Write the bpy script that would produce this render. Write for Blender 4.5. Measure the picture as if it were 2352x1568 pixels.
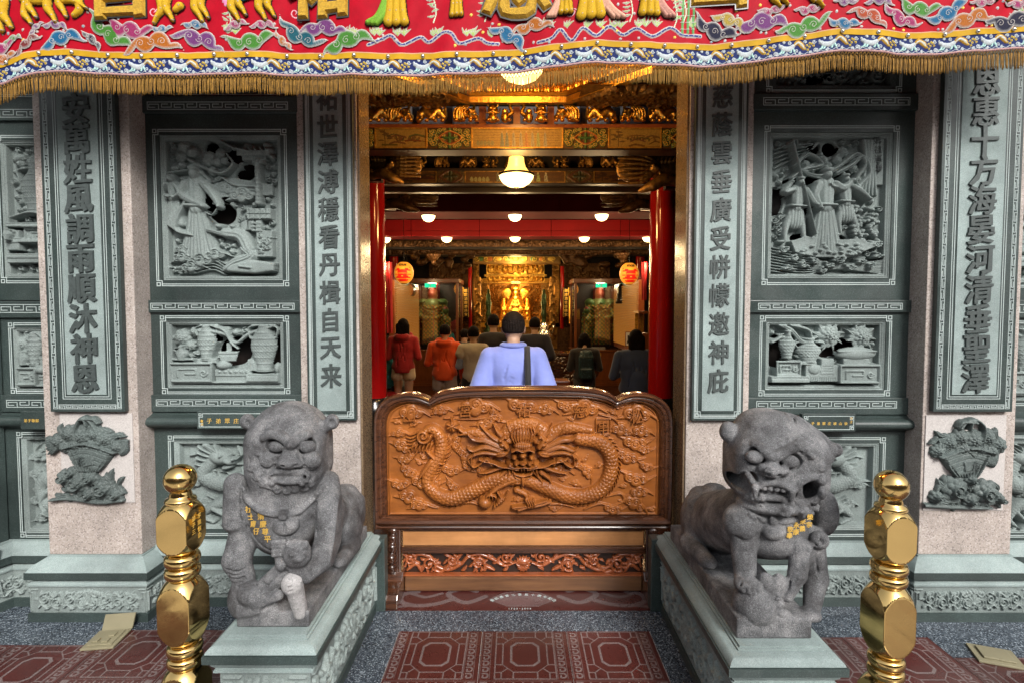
import bpy, bmesh, math, random
import numpy as np
from mathutils import Vector
rad = math.radians
random.seed(7); RNG = np.random.default_rng(7)
for _o in list(bpy.data.objects): bpy.data.objects.remove(_o)
SC = bpy.context.scene
COL = SC.collection
# ------------------------------------------------------------------ camera, sky, sun, exposure
FOC, PX, PY, PITCH, CAMH = 1222.0, 1185.0, 757.0, rad(2.5), 1.76
cd = bpy.data.cameras.new("camera"); cam = bpy.data.objects.new("camera", cd); COL.objects.link(cam)
cam.location = (0, 0, CAMH); cam.rotation_euler = (math.pi / 2 - PITCH, 0, 0)
cd.sensor_width = 36; cd.lens = FOC / 2352 * 36; cd.shift_x = -9 / 2352; cd.shift_y = -27 / 2352
cd.clip_start = 0.05; cd.clip_end = 2000
SC.camera = cam
world = bpy.data.worlds.new("World"); SC.world = world; world.use_nodes = True
wn = world.node_tree; wn.nodes.clear()
sky = wn.nodes.new("ShaderNodeTexSky"); sky.sky_type = 'NISHITA'; sky.sun_disc = False
SUN_EL, SUN_AZ = rad(37), rad(158)       # azimuth measured from +Y (into the temple): the sun stands behind the camera
sky.sun_elevation = SUN_EL; sky.sun_rotation = SUN_AZ; sky.air_density = 1.0; sky.dust_density = 4.0; sky.ozone_density = 1.0
hsv = wn.nodes.new("ShaderNodeHueSaturation"); hsv.inputs['Saturation'].default_value = 0.22
bg = wn.nodes.new("ShaderNodeBackground"); bg.inputs['Strength'].default_value = 0.13
wo = wn.nodes.new("ShaderNodeOutputWorld")
wn.links.new(sky.outputs[0], hsv.inputs['Color']); wn.links.new(hsv.outputs[0], bg.inputs[0]); wn.links.new(bg.outputs[0], wo.inputs[0])
sl = bpy.data.lights.new("sun", 'SUN'); sl.energy = 1.9; sl.angle = rad(14); sl.color = (1, 0.96, 0.9)
sun = bpy.data.objects.new("sun", sl); COL.objects.link(sun)
_d = Vector((math.sin(SUN_AZ) * math.cos(SUN_EL), math.cos(SUN_AZ) * math.cos(SUN_EL), math.sin(SUN_EL)))
sun.rotation_euler = _d.to_track_quat('Z', 'Y').to_euler(); sun.location = (0, -5, 8)
SC.view_settings.view_transform = 'Standard'; SC.view_settings.look = 'None'
SC.view_settings.exposure = 0.9; SC.view_settings.gamma = 1; SC.view_settings.use_curve_mapping = False
SC.render.engine = 'CYCLES'
SC.cycles.use_denoising = True
try: SC.cycles.denoiser = 'OPENIMAGEDENOISE'
except Exception: pass
SC.cycles.max_bounces = 7; SC.cycles.diffuse_bounces = 3; SC.cycles.glossy_bounces = 3
SC.cycles.transmission_bounces = 4; SC.cycles.transparent_max_bounces = 6
SC.cycles.sample_clamp_indirect = 4; SC.cycles.caustics_reflective = False; SC.cycles.caustics_refractive = False

# ------------------------------------------------------------------ measuring from the photograph (2352 x 1568 units)
def W(vx, vy, D):
    b = (PY - vy) / FOC
    yc = math.cos(PITCH) + b * math.sin(PITCH); zc = -math.sin(PITCH) + b * math.cos(PITCH)
    t = D / yc
    return Vector(((vx - PX) / FOC * t, D, CAMH + zc * t))
def XX(vx, D, vy=704): return W(vx, vy, D).x
def ZZ(vy, D): return W(PX, vy, D).z
def sc(D): return D / FOC

# ------------------------------------------------------------------ materials
MATS = {}
def newmat(name):
    m = bpy.data.materials.new(name); m.use_nodes = True; nt = m.node_tree
    MATS[name] = m
    return m, nt, nt.nodes['Principled BSDF']
def node(nt, t, **kw):
    n = nt.nodes.new(t)
    for k, v in kw.items():
        if k in n.inputs.keys() if isinstance(k, str) else False: n.inputs[k].default_value = v
        else: setattr(n, k, v)
    return n
def coords(nt, scale=(1, 1, 1)):
    tc = nt.nodes.new('ShaderNodeTexCoord'); mp = nt.nodes.new('ShaderNodeMapping')
    mp.inputs['Scale'].default_value = scale
    nt.links.new(tc.outputs['Object'], mp.inputs[0]); return mp.outputs[0]
def ramp(nt, fac, stops, const=False):
    r = nt.nodes.new('ShaderNodeValToRGB'); e = r.color_ramp.elements
    if const: r.color_ramp.interpolation = 'CONSTANT'
    while len(e) < len(stops): e.new(0.5)
    for i, (p, c) in enumerate(stops): e[i].position = p; e[i].color = (*c, 1)
    nt.links.new(fac, r.inputs[0]); return r.outputs[0]
def mixc(nt, fac, a, b, mode='MIX'):
    m = nt.nodes.new('ShaderNodeMix'); m.data_type = 'RGBA'; m.blend_type = mode
    for s, v in ((0, fac), (6, a), (7, b)):
        if isinstance(v, (int, float)): m.inputs[s].default_value = v
        elif isinstance(v, tuple): m.inputs[s].default_value = (*v, 1)
        else: nt.links.new(v, m.inputs[s])
    return m.outputs[2]
def noise(nt, vec, scale, detail=4, rough=.55):
    n = nt.nodes.new('ShaderNodeTexNoise'); n.inputs['Scale'].default_value = scale
    n.inputs['Detail'].default_value = detail; n.inputs['Roughness'].default_value = rough
    nt.links.new(vec, n.inputs['Vector']); return n.outputs['Fac']
def voro(nt, vec, scale, out='Distance', feat='F1'):
    n = nt.nodes.new('ShaderNodeTexVoronoi'); n.feature = feat; n.inputs['Scale'].default_value = scale
    nt.links.new(vec, n.inputs['Vector']); return n.outputs[out]
def bump(nt, p, h, strength, dist=.01):
    b = nt.nodes.new('ShaderNodeBump'); b.inputs['Strength'].default_value = strength; b.inputs['Distance'].default_value = dist
    nt.links.new(h, b.inputs['Height']); nt.links.new(b.outputs[0], p.inputs['Normal'])
def plain(name, col, rough=.6, metal=0, spec=None, coat=0, var=.15, vs=6, bmp=0, bs=60, sheen=0):
    m, nt, p = newmat(name); v = coords(nt)
    lo = tuple(c * (1 - var) for c in col); hi = tuple(min(1, c * (1 + var)) for c in col)
    nt.links.new(ramp(nt, noise(nt, v, vs), [(.3, lo), (.7, hi)]), p.inputs['Base Color'])
    p.inputs['Roughness'].default_value = rough; p.inputs['Metallic'].default_value = metal
    if spec is not None: p.inputs['Specular IOR Level'].default_value = spec
    p.inputs['Coat Weight'].default_value = coat; p.inputs['Coat Roughness'].default_value = .12
    if sheen: p.inputs['Sheen Weight'].default_value = sheen
    if bmp: bump(nt, p, noise(nt, v, bs, 5), bmp)
    return m
def granite(name, base, dark, light, scale=150, rough=.6, bmp=.12, stain=.2, spread=.5):
    m, nt, p = newmat(name); v = coords(nt)
    a = voro(nt, v, scale, 'Color'); sep = nt.nodes.new('ShaderNodeSeparateColor'); nt.links.new(a, sep.inputs[0])
    c = ramp(nt, sep.outputs[0], [(0, dark), (.10, dark), (.22, base), (.75, base), (.93, light), (1, light)])
    c = mixc(nt, spread, base, c)
    c2 = ramp(nt, noise(nt, v, scale * 1.9, 3), [(.35, (.72, .72, .72)), (.65, (1.2, 1.2, 1.2))])
    c = mixc(nt, .7, c, c2, 'MULTIPLY')
    s = ramp(nt, noise(nt, v, 2.3, 5), [(.3, (1 - stain,) * 3), (.65, (1, 1, 1))])
    c = mixc(nt, 1, c, s, 'MULTIPLY')
    nt.links.new(c, p.inputs['Base Color']); p.inputs['Roughness'].default_value = rough
    if bmp: bump(nt, p, noise(nt, v, scale * 1.2, 3), bmp, .004)
    return m
def lion_mat(name, base):
    m, nt, p = newmat(name); v = coords(nt); q = lambda f: tuple(c * f for c in base)
    c = ramp(nt, noise(nt, v, 240, 4, .7), [(.32, q(.45)), (.46, q(.9)), (.58, q(1.2)), (.72, q(2.6))])
    c = mixc(nt, 1, c, ramp(nt, noise(nt, v, 8, 8, .68), [(.33, (.42, .40, .40)), (.50, (1, 1, 1)), (.66, (1.9, 1.85, 1.8))]), 'MULTIPLY')
    nt.links.new(c, p.inputs['Base Color']); p.inputs['Roughness'].default_value = .6
    a = nt.nodes.new('ShaderNodeMath'); a.operation = 'ADD'; nt.links.new(noise(nt, v, 190, 5, .7), a.inputs[0]); nt.links.new(noise(nt, v, 55, 5, .7), a.inputs[1])
    bump(nt, p, a.outputs[0], .9, .007); return m
granite('polished_green_stone', (.036, .053, .050), (.02, .03, .03), (.10, .13, .125), 330, .38, .05, .25)
granite('carved_green_stone', (.22, .265, .256), (.10, .125, .12), (.31, .36, .35), 300, .8, .25, .3)
granite('dark_carved_stone', (.085, .108, .104), (.06, .08, .08), (.22, .26, .25), 300, .62, .2, .3)
granite('field_stone', (.25, .315, .308), (.17, .21, .21), (.38, .43, .42), 350, .85, .35, .22)
granite('etched_line_stone', (.42, .49, .48), (.3, .36, .35), (.55, .6, .6), 300, .9, 0, .2)
granite('pink_granite', (.41, .355, .320), (.13, .10, .095), (.62, .56, .54), 150, .62, .06, .18)
granite('polished_jamb_granite', (.19, .135, .085), (.09, .055, .03), (.3, .22, .13), 160, .16, 0, .3)
lion_mat('lion_stone', (.128, .130, .136))
granite('repair_mortar', (.32, .31, .31), (.2, .2, .2), (.45, .44, .44), 120, .85, .3, .25)
granite('blue_granite', (.055, .068, .086), (.012, .016, .022), (.25, .29, .33), 190, .2, 0, .15, 1)
granite('joint_mortar', (.5, .48, .47), (.4, .4, .4), (.6, .6, .6), 100, .8, 0, .3)
plain('brass', (.66, .45, .17), .06, 1, var=.06, bmp=.02, bs=9)
_p = MATS['brass'].node_tree; _v = coords(_p); _r = ramp(_p, noise(_p, _v, 14, 6, .7), [(.35, (.035,) * 3), (.62, (.16,) * 3)]); _p.links.new(_r, _p.nodes['Principled BSDF'].inputs['Roughness'])
plain('gold_leaf', (.85, .45, .085), .32, 1, var=.35, vs=30, bmp=.3, bs=60)
plain('gold_paint', (.58, .30, .045), .42, .55, var=.4, vs=40, bmp=.3, bs=80)
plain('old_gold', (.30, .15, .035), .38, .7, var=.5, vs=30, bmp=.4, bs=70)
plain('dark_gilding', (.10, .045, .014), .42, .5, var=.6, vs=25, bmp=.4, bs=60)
plain('red_lacquer', (.36, .006, .006), .13, coat=.6, var=.12, vs=2)
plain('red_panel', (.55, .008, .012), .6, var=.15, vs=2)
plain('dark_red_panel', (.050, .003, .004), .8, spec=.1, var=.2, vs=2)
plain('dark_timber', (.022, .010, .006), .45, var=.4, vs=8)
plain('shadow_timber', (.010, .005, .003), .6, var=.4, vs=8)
plain('red_cloth', (.42, .008, .012), .7, var=.2, vs=8)
plain('skin', (.50, .30, .20), .5, var=.08)
plain('black_hair', (.006, .004, .0035), .8, spec=.12, var=.3, vs=60, bmp=.5, bs=140)
plain('plaster_white', (.75, .74, .72), .7)
plain('beige_plastic', (.21, .19, .12), .45, var=.12)
plain('black_lacquer', (.012, .01, .01), .2)
plain('gold_lettering', (.75, .48, .10), .45, .4, var=.2)
plain('silver_metal', (.72, .70, .62), .22, 1, var=.15, bmp=.5, bs=30)
plain('green_glaze', (.05, .09, .035), .3, .6, var=.6, vs=20, bmp=.3)
plain('char_stone', (.042, .054, .053), .55, var=.25, vs=90, bmp=.2, bs=200)
def wood(name, a, b, rough=.3, coat=.5, axis=0, sc_=14, stretch=.08):
    m, nt, p = newmat(name)
    s = [sc_] * 3; s[axis] = sc_ * stretch
    v = coords(nt, tuple(s))
    n = noise(nt, v, 3, 6, .65)
    c = ramp(nt, n, [(.28, a), (.5, tuple((x + y) / 2 for x, y in zip(a, b))), (.72, b)])
    w = ramp(nt, noise(nt, coords(nt), 1.7, 4), [(.3, (.7, .68, .66)), (.7, (1.12, 1.1, 1.1))])
    c = mixc(nt, 1, c, w, 'MULTIPLY')
    nt.links.new(c, p.inputs['Base Color']); p.inputs['Roughness'].default_value = rough
    p.inputs['Coat Weight'].default_value = coat; p.inputs['Coat Roughness'].default_value = .15
    bump(nt, p, n, .15, .002); return m
wood('ebony_wood', (.022, .009, .006), (.12, .045, .020), .26, .7)
wood('ebony_upright', (.018, .008, .006), (.075, .030, .016), .26, .7, 2)
wood('brown_wood', (.085, .035, .015), (.20, .095, .040), .4, .3, 0, 10)
wood('carved_wood', (.19, .055, .010), (.37, .125, .024), .42, .18, 0, 5, .3)
wood('light_wood', (.40, .17, .055), (.60, .29, .11), .4, .3, 0, 5, .12)
wood('red_carved_wood', (.25, .06, .02), (.38, .11, .035), .3, .5, 0, 8, .5)
wood('cabinet_wood', (.16, .045, .012), (.26, .08, .02), .3, .4, 2, 6, .2)
def emit(name, col, st, base=None):
    m, nt, p = newmat(name); p.inputs['Base Color'].default_value = (*(base or col), 1)
    p.inputs['Emission Color'].default_value = (*col, 1); p.inputs['Emission Strength'].default_value = st; p.inputs['Roughness'].default_value = .4
    return m
emit('lamp_glass', (1, .66, .24), 2.6); emit('lamp_glass_shade', (1, .60, .12), 1.0); emit('dome_glass', (1, .74, .36), 2.6)
emit('small_bulb', (1, .6, .15), 4); emit('exit_green', (.0, .55, .28), .8)
m, nt, p = newmat('clear_glass'); p.inputs['Transmission Weight'].default_value = 0; nt.nodes.remove(p)
_g = nt.nodes.new('ShaderNodeBsdfGlossy'); _g.inputs['Roughness'].default_value = .01
_t = nt.nodes.new('ShaderNodeBsdfTransparent'); _x = nt.nodes.new('ShaderNodeMixShader'); _x.inputs[0].default_value = .22
nt.links.new(_t.outputs[0], _x.inputs[1]); nt.links.new(_g.outputs[0], _x.inputs[2]); nt.links.new(_x.outputs[0], nt.nodes['Material Output'].inputs[0])
def weather(name, amt=.3, scale=1.6, rnd=.14):
    nt = MATS[name].node_tree; p = nt.nodes['Principled BSDF']; l = p.inputs['Base Color'].links[0].from_socket
    g = nt.nodes.new('ShaderNodeNewGeometry'); n = noise(nt, g.outputs['Position'], scale, 7, .62); c = mixc(nt, 1, l, ramp(nt, n, [(.34, (1 - amt,) * 3), (.56, (1, 1, 1)), (.7, (1 + amt * .4,) * 3)]), 'MULTIPLY')
    oi = nt.nodes.new('ShaderNodeObjectInfo'); c = mixc(nt, 1, c, ramp(nt, oi.outputs['Random'], [(0, (1 - rnd,) * 3), (1, (1 + rnd,) * 3)]), 'MULTIPLY'); nt.links.new(c, p.inputs['Base Color'])
    r = ramp(nt, noise(nt, g.outputs['Position'], scale * 3, 6, .7), [(.35, (p.inputs['Roughness'].default_value * .75,) * 3), (.65, (min(1, p.inputs['Roughness'].default_value * 1.5),) * 3)]); nt.links.new(r, p.inputs['Roughness'])
def vcmat(name, rough=.7, metal=0, nsc=200, ns=.25, bmp=.2, emis=0, coat=0, sheen=0, wv=0):
    m, nt, p = newmat(name); a = nt.nodes.new('ShaderNodeAttribute'); a.attribute_name = 'Col'; v = coords(nt)
    c = mixc(nt, 1, a.outputs['Color'], ramp(nt, noise(nt, v, nsc, 3), [(.3, (1 - ns,) * 3), (.7, (1 + ns * .5,) * 3)]), 'MULTIPLY')
    nt.links.new(c, p.inputs['Base Color']); p.inputs['Roughness'].default_value = rough; p.inputs['Metallic'].default_value = metal
    p.inputs['Coat Weight'].default_value = coat; p.inputs['Sheen Weight'].default_value = sheen
    if emis:
        nt.links.new(a.outputs['Color'], p.inputs['Emission Color']); p.inputs['Emission Strength'].default_value = emis
    if bmp: bump(nt, p, noise(nt, v, nsc * 1.5, 3), bmp, .003)
    return m
vcmat('silk', .6, 0, 14, .18, .25); vcmat('embroidery', .55, 0, 260, .3, .6); vcmat('etched_tile', .28, 0, 170, .45, 0, coat=.2)
vcmat('painted_wood', .45, .15, 120, .3, .2); vcmat('cloth_paint', .8, 0, 120, .2, .2); vcmat('lantern_paper', .6, 0, 50, .1, 0, emis=.34)
for _n, _s in (('silk', .10), ('embroidery', .12), ('carved_wood', .28), ('lion_stone', .25)): MATS[_n].node_tree.nodes['Principled BSDF'].inputs['Specular IOR Level'].default_value = _s
vcmat('fringe_yarn', .75, 0, 90, .35, .3)

for _n in ('polished_green_stone', 'carved_green_stone', 'dark_carved_stone', 'field_stone'): weather(_n, .32, 2.2, .10)
for _n in ('blue_granite', 'etched_tile'): weather(_n, .35, 2.0, .14)
for _n in ('carved_wood', 'light_wood', 'lion_stone', 'pink_granite'): weather(_n, .22, 5, 0)

# ------------------------------------------------------------------ objects
def wloc(o):
    v = Vector((0, 0, 0))
    while o is not None: v += o.location; o = o.parent
    return v
def tag(o, label=None, cat=None, group=None, kind=None):
    if label: o['label'] = label
    if cat: o['category'] = cat
    if group: o['group'] = group
    if kind or cat: o['kind'] = kind or 'thing'
    return o
def empty(name, loc, label=None, cat=None, group=None, kind=None):
    o = bpy.data.objects.new(name, None); o.location = loc; o.empty_display_size = .1; COL.objects.link(o)
    return tag(o, label, cat, group, kind)
def fastmesh(name, V, Fq, cols=None, smooth=False):
    V = np.asarray(V, dtype=np.float32).reshape(-1, 3); me = bpy.data.meshes.new(name)
    if isinstance(Fq, np.ndarray) and Fq.ndim == 2:
        k = Fq.shape[1]; n = len(Fq); li = Fq.astype(np.int32).ravel(); st = np.arange(0, n * k, k, dtype=np.int32)
    else:
        n = len(Fq); ln = np.array([len(f) for f in Fq], dtype=np.int32)
        li = np.fromiter((i for f in Fq for i in f), dtype=np.int32, count=int(ln.sum())); st = np.concatenate([[0], np.cumsum(ln)[:-1]]).astype(np.int32)
    me.vertices.add(len(V)); me.vertices.foreach_set('co', V.ravel())
    me.loops.add(len(li)); me.loops.foreach_set('vertex_index', li)
    me.polygons.add(n); me.polygons.foreach_set('loop_start', st)
    me.update(calc_edges=True)
    if cols is not None:
        c = np.ones((len(V), 4), dtype=np.float32); c[:, :3] = cols
        a = me.color_attributes.new('Col', 'FLOAT_COLOR', 'POINT'); a.data.foreach_set('color', c.ravel())
    if smooth: me.shade_smooth()
    else: me.shade_flat()
    return me
def link(name, me, mat, parent=None, loc=None):
    o = bpy.data.objects.new(name, me)
    if parent is not None: o.parent = parent
    if loc is not None: o.location = loc
    COL.objects.link(o)
    if mat is not None and not me.materials: me.materials.append(MATS[mat])
    return o
def add(name, V, Fq, mat, parent=None, cols=None, smooth=False, origin=None):
    """mesh given in world coordinates, linked under parent"""
    V = np.asarray(V, dtype=np.float64).reshape(-1, 3)
    loc = None
    if origin is None:
        if parent is not None: base = np.array(wloc(parent))
        else:
            base = np.array([(V[:, 0].min() + V[:, 0].max()) / 2, (V[:, 1].min() + V[:, 1].max()) / 2, V[:, 2].min()]); loc = Vector(base)
    else:
        base = np.array(origin); loc = Vector(origin) - (wloc(parent) if parent else Vector((0, 0, 0)))
    return link(name, fastmesh(name, V - base, Fq, cols, smooth), mat, parent, loc)
def dup(o, parent=None, loc=None, mesh=True):
    c = o.copy(); c.parent = parent; COL.objects.link(c)
    if loc is not None: c.location = loc
    for ch in list(o.children): dup(ch, c)
    return c
class MB:
    def __init__(s): s.V = []; s.F = []
    def raw(s, V, F):
        b = len(s.V); s.V += [tuple(v) for v in V]; s.F += [tuple(i + b for i in f) for f in F]; return s
    def box(s, x0, x1, y0, y1, z0, z1):
        if x0 > x1: x0, x1 = x1, x0
        if y0 > y1: y0, y1 = y1, y0
        if z0 > z1: z0, z1 = z1, z0
        return s.raw([(x0, y0, z0), (x1, y0, z0), (x1, y1, z0), (x0, y1, z0), (x0, y0, z1), (x1, y0, z1), (x1, y1, z1), (x0, y1, z1)],
              [(0, 3, 2, 1), (4, 5, 6, 7), (0, 1, 5, 4), (1, 2, 6, 5), (2, 3, 7, 6), (3, 0, 4, 7)])
    def cyl(s, c, r, z0, z1, n=24, r2=None):
        r2 = r if r2 is None else r2
        V = [(c[0] + r * math.cos(2 * math.pi * i / n), c[1] + r * math.sin(2 * math.pi * i / n), z0) for i in range(n)]
        V += [(c[0] + r2 * math.cos(2 * math.pi * i / n), c[1] + r2 * math.sin(2 * math.pi * i / n), z1) for i in range(n)]
        return s.raw(V, [(i, (i + 1) % n, n + (i + 1) % n, n + i) for i in range(n)] + [tuple(range(n - 1, -1, -1)), tuple(range(n, 2 * n))])
    def lathe(s, c, prof, n=32):
        V = [(c[0] + r * math.cos(2 * math.pi * i / n), c[1] + r * math.sin(2 * math.pi * i / n), z) for r, z in prof for i in range(n)]
        F = [(k * n + i, k * n + (i + 1) % n, (k + 1) * n + (i + 1) % n, (k + 1) * n + i) for k in range(len(prof) - 1) for i in range(n)]
        return s.raw(V, F)
    def tube(s, pts, r, n=6):
        pts = [Vector(p) for p in pts]; V = []; rr = r if isinstance(r, (list, tuple)) else [r] * len(pts)
        for i, p in enumerate(pts):
            d = (pts[min(i + 1, len(pts) - 1)] - pts[max(i - 1, 0)]).normalized()
            u = d.cross(Vector((0, 0, 1)) if abs(d.z) < .9 else Vector((1, 0, 0))).normalized(); w = d.cross(u)
            V += [p + (u * math.cos(a) + w * math.sin(a)) * rr[i] for a in [2 * math.pi * k / n for k in range(n)]]
        F = [(k * n + i, k * n + (i + 1) % n, (k + 1) * n + (i + 1) % n, (k + 1) * n + i) for k in range(len(pts) - 1) for i in range(n)]
        F += [tuple(range(n - 1, -1, -1)), tuple(range((len(pts) - 1) * n, len(pts) * n))]
        return s.raw(V, F)
    def sweep(s, path, prof, closed=False):
        """profile (offset outwards, z) swept along a plan path; outwards is to the right of travel"""
        P = [Vector((a, b)) for a, b in path]; n = len(P); V = []
        for i in range(n):
            e = []
            if closed or i > 0: e.append((P[i] - P[i - 1]).normalized())
            if closed or i < n - 1: e.append((P[(i + 1) % n] - P[i]).normalized())
            ns = [Vector((d.y, -d.x)) for d in e]; m = sum(ns, Vector((0, 0))); m /= max(.2, m.dot(ns[0]))
            V += [(P[i].x + m.x * o, P[i].y + m.y * o, z) for o, z in prof]
        k = len(prof)
        F = [(i * k + j, ((i + 1) % n) * k + j, ((i + 1) % n) * k + j + 1, i * k + j + 1) for i in range(n if closed else n - 1) for j in range(k - 1)]
        return s.raw(V, F)
    def build(s, name, mat, parent=None, bevel=0, smooth=False, origin=None, angle=None):
        o = add(name, s.V, s.F, mat, parent, smooth=False, origin=origin)
        if bevel or angle:
            bm = bmesh.new(); bm.from_mesh(o.data)
            bmesh.ops.recalc_face_normals(bm, faces=bm.faces)
            if bevel:
                es = [e for e in bm.edges if len(e.link_faces) == 2 and e.calc_face_angle(0) > .5]
                bmesh.ops.bevel(bm, geom=es, offset=bevel, segments=2, profile=.6, affect='EDGES', clamp_overlap=True)
            bm.to_mesh(o.data); bm.free()
        if smooth: o.data.shade_smooth()
        if angle: o.data.shade_smooth(); o.data.set_sharp_from_angle(angle=rad(angle))
        return o

# ------------------------------------------------------------------ carved height fields
def cr(pts, n=6):
    """Catmull-Rom through points"""
    P = np.array(pts, float)
    if len(P) < 3: return P
    Q = np.vstack([2 * P[0] - P[1], P, 2 * P[-1] - P[-2]]); out = []
    for i in range(len(P) - 1):
        p0, p1, p2, p3 = Q[i:i + 4]
        for t in np.linspace(0, 1, n, endpoint=False):
            out.append(.5 * (2 * p1 + (p2 - p0) * t + (2 * p0 - 5 * p1 + 4 * p2 - p3) * t * t + (3 * p1 - p0 - 3 * p2 + p3) * t ** 3))
    out.append(P[-1]); return np.array(out)
class Canvas:
    def __init__(s, x0, y0, x1, y1, step, col=None, z=0., masked=False):
        s.b = (x0, y0, x1, y1); s.nx = max(2, int(round((x1 - x0) / step)) + 1); s.ny = max(2, int(round((y1 - y0) / step)) + 1)
        s.x = np.linspace(x0, x1, s.nx); s.y = np.linspace(y0, y1, s.ny); s.Z = np.full((s.ny, s.nx), z, float)
        s.C = None if col is None else np.tile(np.array(col, float), (s.ny, s.nx, 1)); s.M = np.zeros((s.ny, s.nx), bool) if masked else None
    def win(s, xa, ya, xb, yb):
        i0, i1 = np.searchsorted(s.x, (xa, xb)); j0, j1 = np.searchsorted(s.y, (ya, yb))
        return slice(j0, j1), slice(i0, i1)
    def put(s, w, inside, z, col=None, mode='max'):
        Z = s.Z[w]
        if Z.size == 0: return
        if mode == 'max':
            ok = inside & (z >= Z)
            Z[ok] = z[ok]
        elif mode == 'add': ok = inside; Z[ok] += z[ok]
        elif mode == 'set': ok = inside; Z[ok] = z[ok]
        else: ok = inside
        if col is not None and s.C is not None: s.C[w][ok] = col if isinstance(col, tuple) else col[ok]
        if s.M is not None: s.M[w] |= ok
    def dome(s, cx, cy, rx, ry, h, rot=0, base=0, p=.5, col=None, mode='max', edge=None):
        r = max(rx, ry); w = s.win(cx - r, cy - r, cx + r, cy + r)
        X = s.x[w[1]][None, :] - cx; Y = s.y[w[0]][:, None] - cy; c, q = math.cos(rot), math.sin(rot)
        d = ((X * c + Y * q) / rx) ** 2 + ((-X * q + Y * c) / ry) ** 2
        z = base + h * np.clip(1 - d, 0, 1) ** p
        s.put(w, d < 1, z, col, mode)
        if edge is not None: s.put(w, (d < 1) & (d > edge[1]), z, edge[0], 'col')
    def _dist(s, P, r):
        rm = float(np.max(r)); w = s.win(P[:, 0].min() - rm, P[:, 1].min() - rm, P[:, 0].max() + rm, P[:, 1].max() + rm)
        X = s.x[w[1]][None, :]; Y = s.y[w[0]][:, None]; best = np.full((Y.shape[0], X.shape[1]), 9.); U = np.zeros_like(best); Vv = np.zeros_like(best)
        L = np.concatenate([[0], np.cumsum(np.hypot(*np.diff(P, axis=0).T))])
        for i in range(len(P) - 1):
            a, b = P[i], P[i + 1]; d = b - a; l2 = d @ d + 1e-9; rr = max(r[i], r[i + 1])
            sub = s.win(min(a[0], b[0]) - rr, min(a[1], b[1]) - rr, max(a[0], b[0]) + rr, max(a[1], b[1]) + rr)
            ss = (slice(sub[0].start - w[0].start, sub[0].stop - w[0].start), slice(sub[1].start - w[1].start, sub[1].stop - w[1].start))
            x = s.x[sub[1]][None, :]; y = s.y[sub[0]][:, None]
            t = np.clip(((x - a[0]) * d[0] + (y - a[1]) * d[1]) / l2, 0, 1)
            dx = x - a[0] - t * d[0]; dy = y - a[1] - t * d[1]
            dn = np.hypot(dx, dy) / np.maximum(r[i] + (r[i + 1] - r[i]) * t, 1e-6)
            B = best[ss]; ok = dn < B; B[ok] = dn[ok]; U[ss][ok] = (L[i] + t * math.sqrt(l2))[ok]
            sg = (dx * d[1] - dy * d[0]) / math.sqrt(l2); Vv[ss][ok] = sg[ok]
        return w, best, U, Vv, L[-1]
    def line(s, pts, r, h, base=0, col=None, p=.5, mode='max', smooth=True, scales=None, fold=None, h2=None):
        P = cr(pts) if smooth else np.array(pts, float)
        rr = np.interp(np.linspace(0, 1, len(P)), np.linspace(0, 1, len(r)), r) if isinstance(r, (list, tuple)) else np.full(len(P), float(r))
        w, d, U, V, L = s._dist(P, rr)
        if d.size == 0: return
        hh = h if h2 is None else h + (h2 - h) * U / max(L, 1e-6)
        z = base + hh * np.clip(1 - d * d, 0, 1) ** p
        if scales:
            a, am = scales; row = np.floor(U / a); vv = V / a + .5 * (row % 2); fu = U / a - row; fv = vv - np.floor(vv) - .5
            q = fu - 1.6 * fv * fv; z = z + am * np.where(q > 0, q, q + 1)
        if fold:
            a, am = fold; z = z + am * np.sin(V / a * 6.283)
        s.put(w, d < 1, z, col, mode)
    def groove(s, pts, r, depth, smooth=True, col=None):
        P = cr(pts) if smooth else np.array(pts, float); w, d, U, V, L = s._dist(P, np.full(len(P), float(r)))
        if d.size == 0: return
        s.put(w, d < 1, -depth * (1 - d * d), col, 'add')
    def rect(s, x0, y0, x1, y1, z, col=None, mode='max', tilt=(0, 0)):
        w = s.win(x0, y0, x1, y1); X = s.x[w[1]][None, :]; Y = s.y[w[0]][:, None]
        zz = z + tilt[0] * (X - x0) + tilt[1] * (Y - y0)
        zz = zz + 0 * X + 0 * Y; s.put(w, np.ones(zz.shape, bool), zz, col, mode)
    def poly(s, pts, z, col=None, mode='max', edge=0.):
        P = np.array(pts, float); w = s.win(P[:, 0].min(), P[:, 1].min(), P[:, 0].max(), P[:, 1].max())
        X = s.x[w[1]][None, :]; Y = s.y[w[0]][:, None]; ins = np.zeros((Y.shape[0], X.shape[1]), bool); dm = np.full(ins.shape, 1e9)
        for i in range(len(P)):
            (xa, ya), (xb, yb) = P[i], P[(i + 1) % len(P)]
            c = ((ya > Y) != (yb > Y)) & (X < (xb - xa) * (Y - ya) / ((yb - ya) or 1e-9) + xa); ins ^= c
            if edge:
                d = np.array([xb - xa, yb - ya]); t = np.clip(((X - xa) * d[0] + (Y - ya) * d[1]) / (d @ d + 1e-9), 0, 1)
                dm = np.minimum(dm, np.hypot(X - xa - t * d[0], Y - ya - t * d[1]))
        zz = np.full(ins.shape, float(z)) if not edge else z * np.clip(dm / edge, 0, 1) ** .5
        s.put(w, ins, zz, col, mode)
    def spiral(s, cx, cy, r, turns, wd, h, base=0, a0=0, dirn=1, col=None, mode='max'):
        t = np.linspace(0, 1, int(14 * turns) + 4); a = a0 + dirn * turns * 6.283 * t; q = r * (1 - .88 * t)
        s.line(np.stack([cx + q * np.cos(a), cy + q * np.sin(a)], 1), wd, h, base, col, smooth=False, mode=mode)
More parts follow.
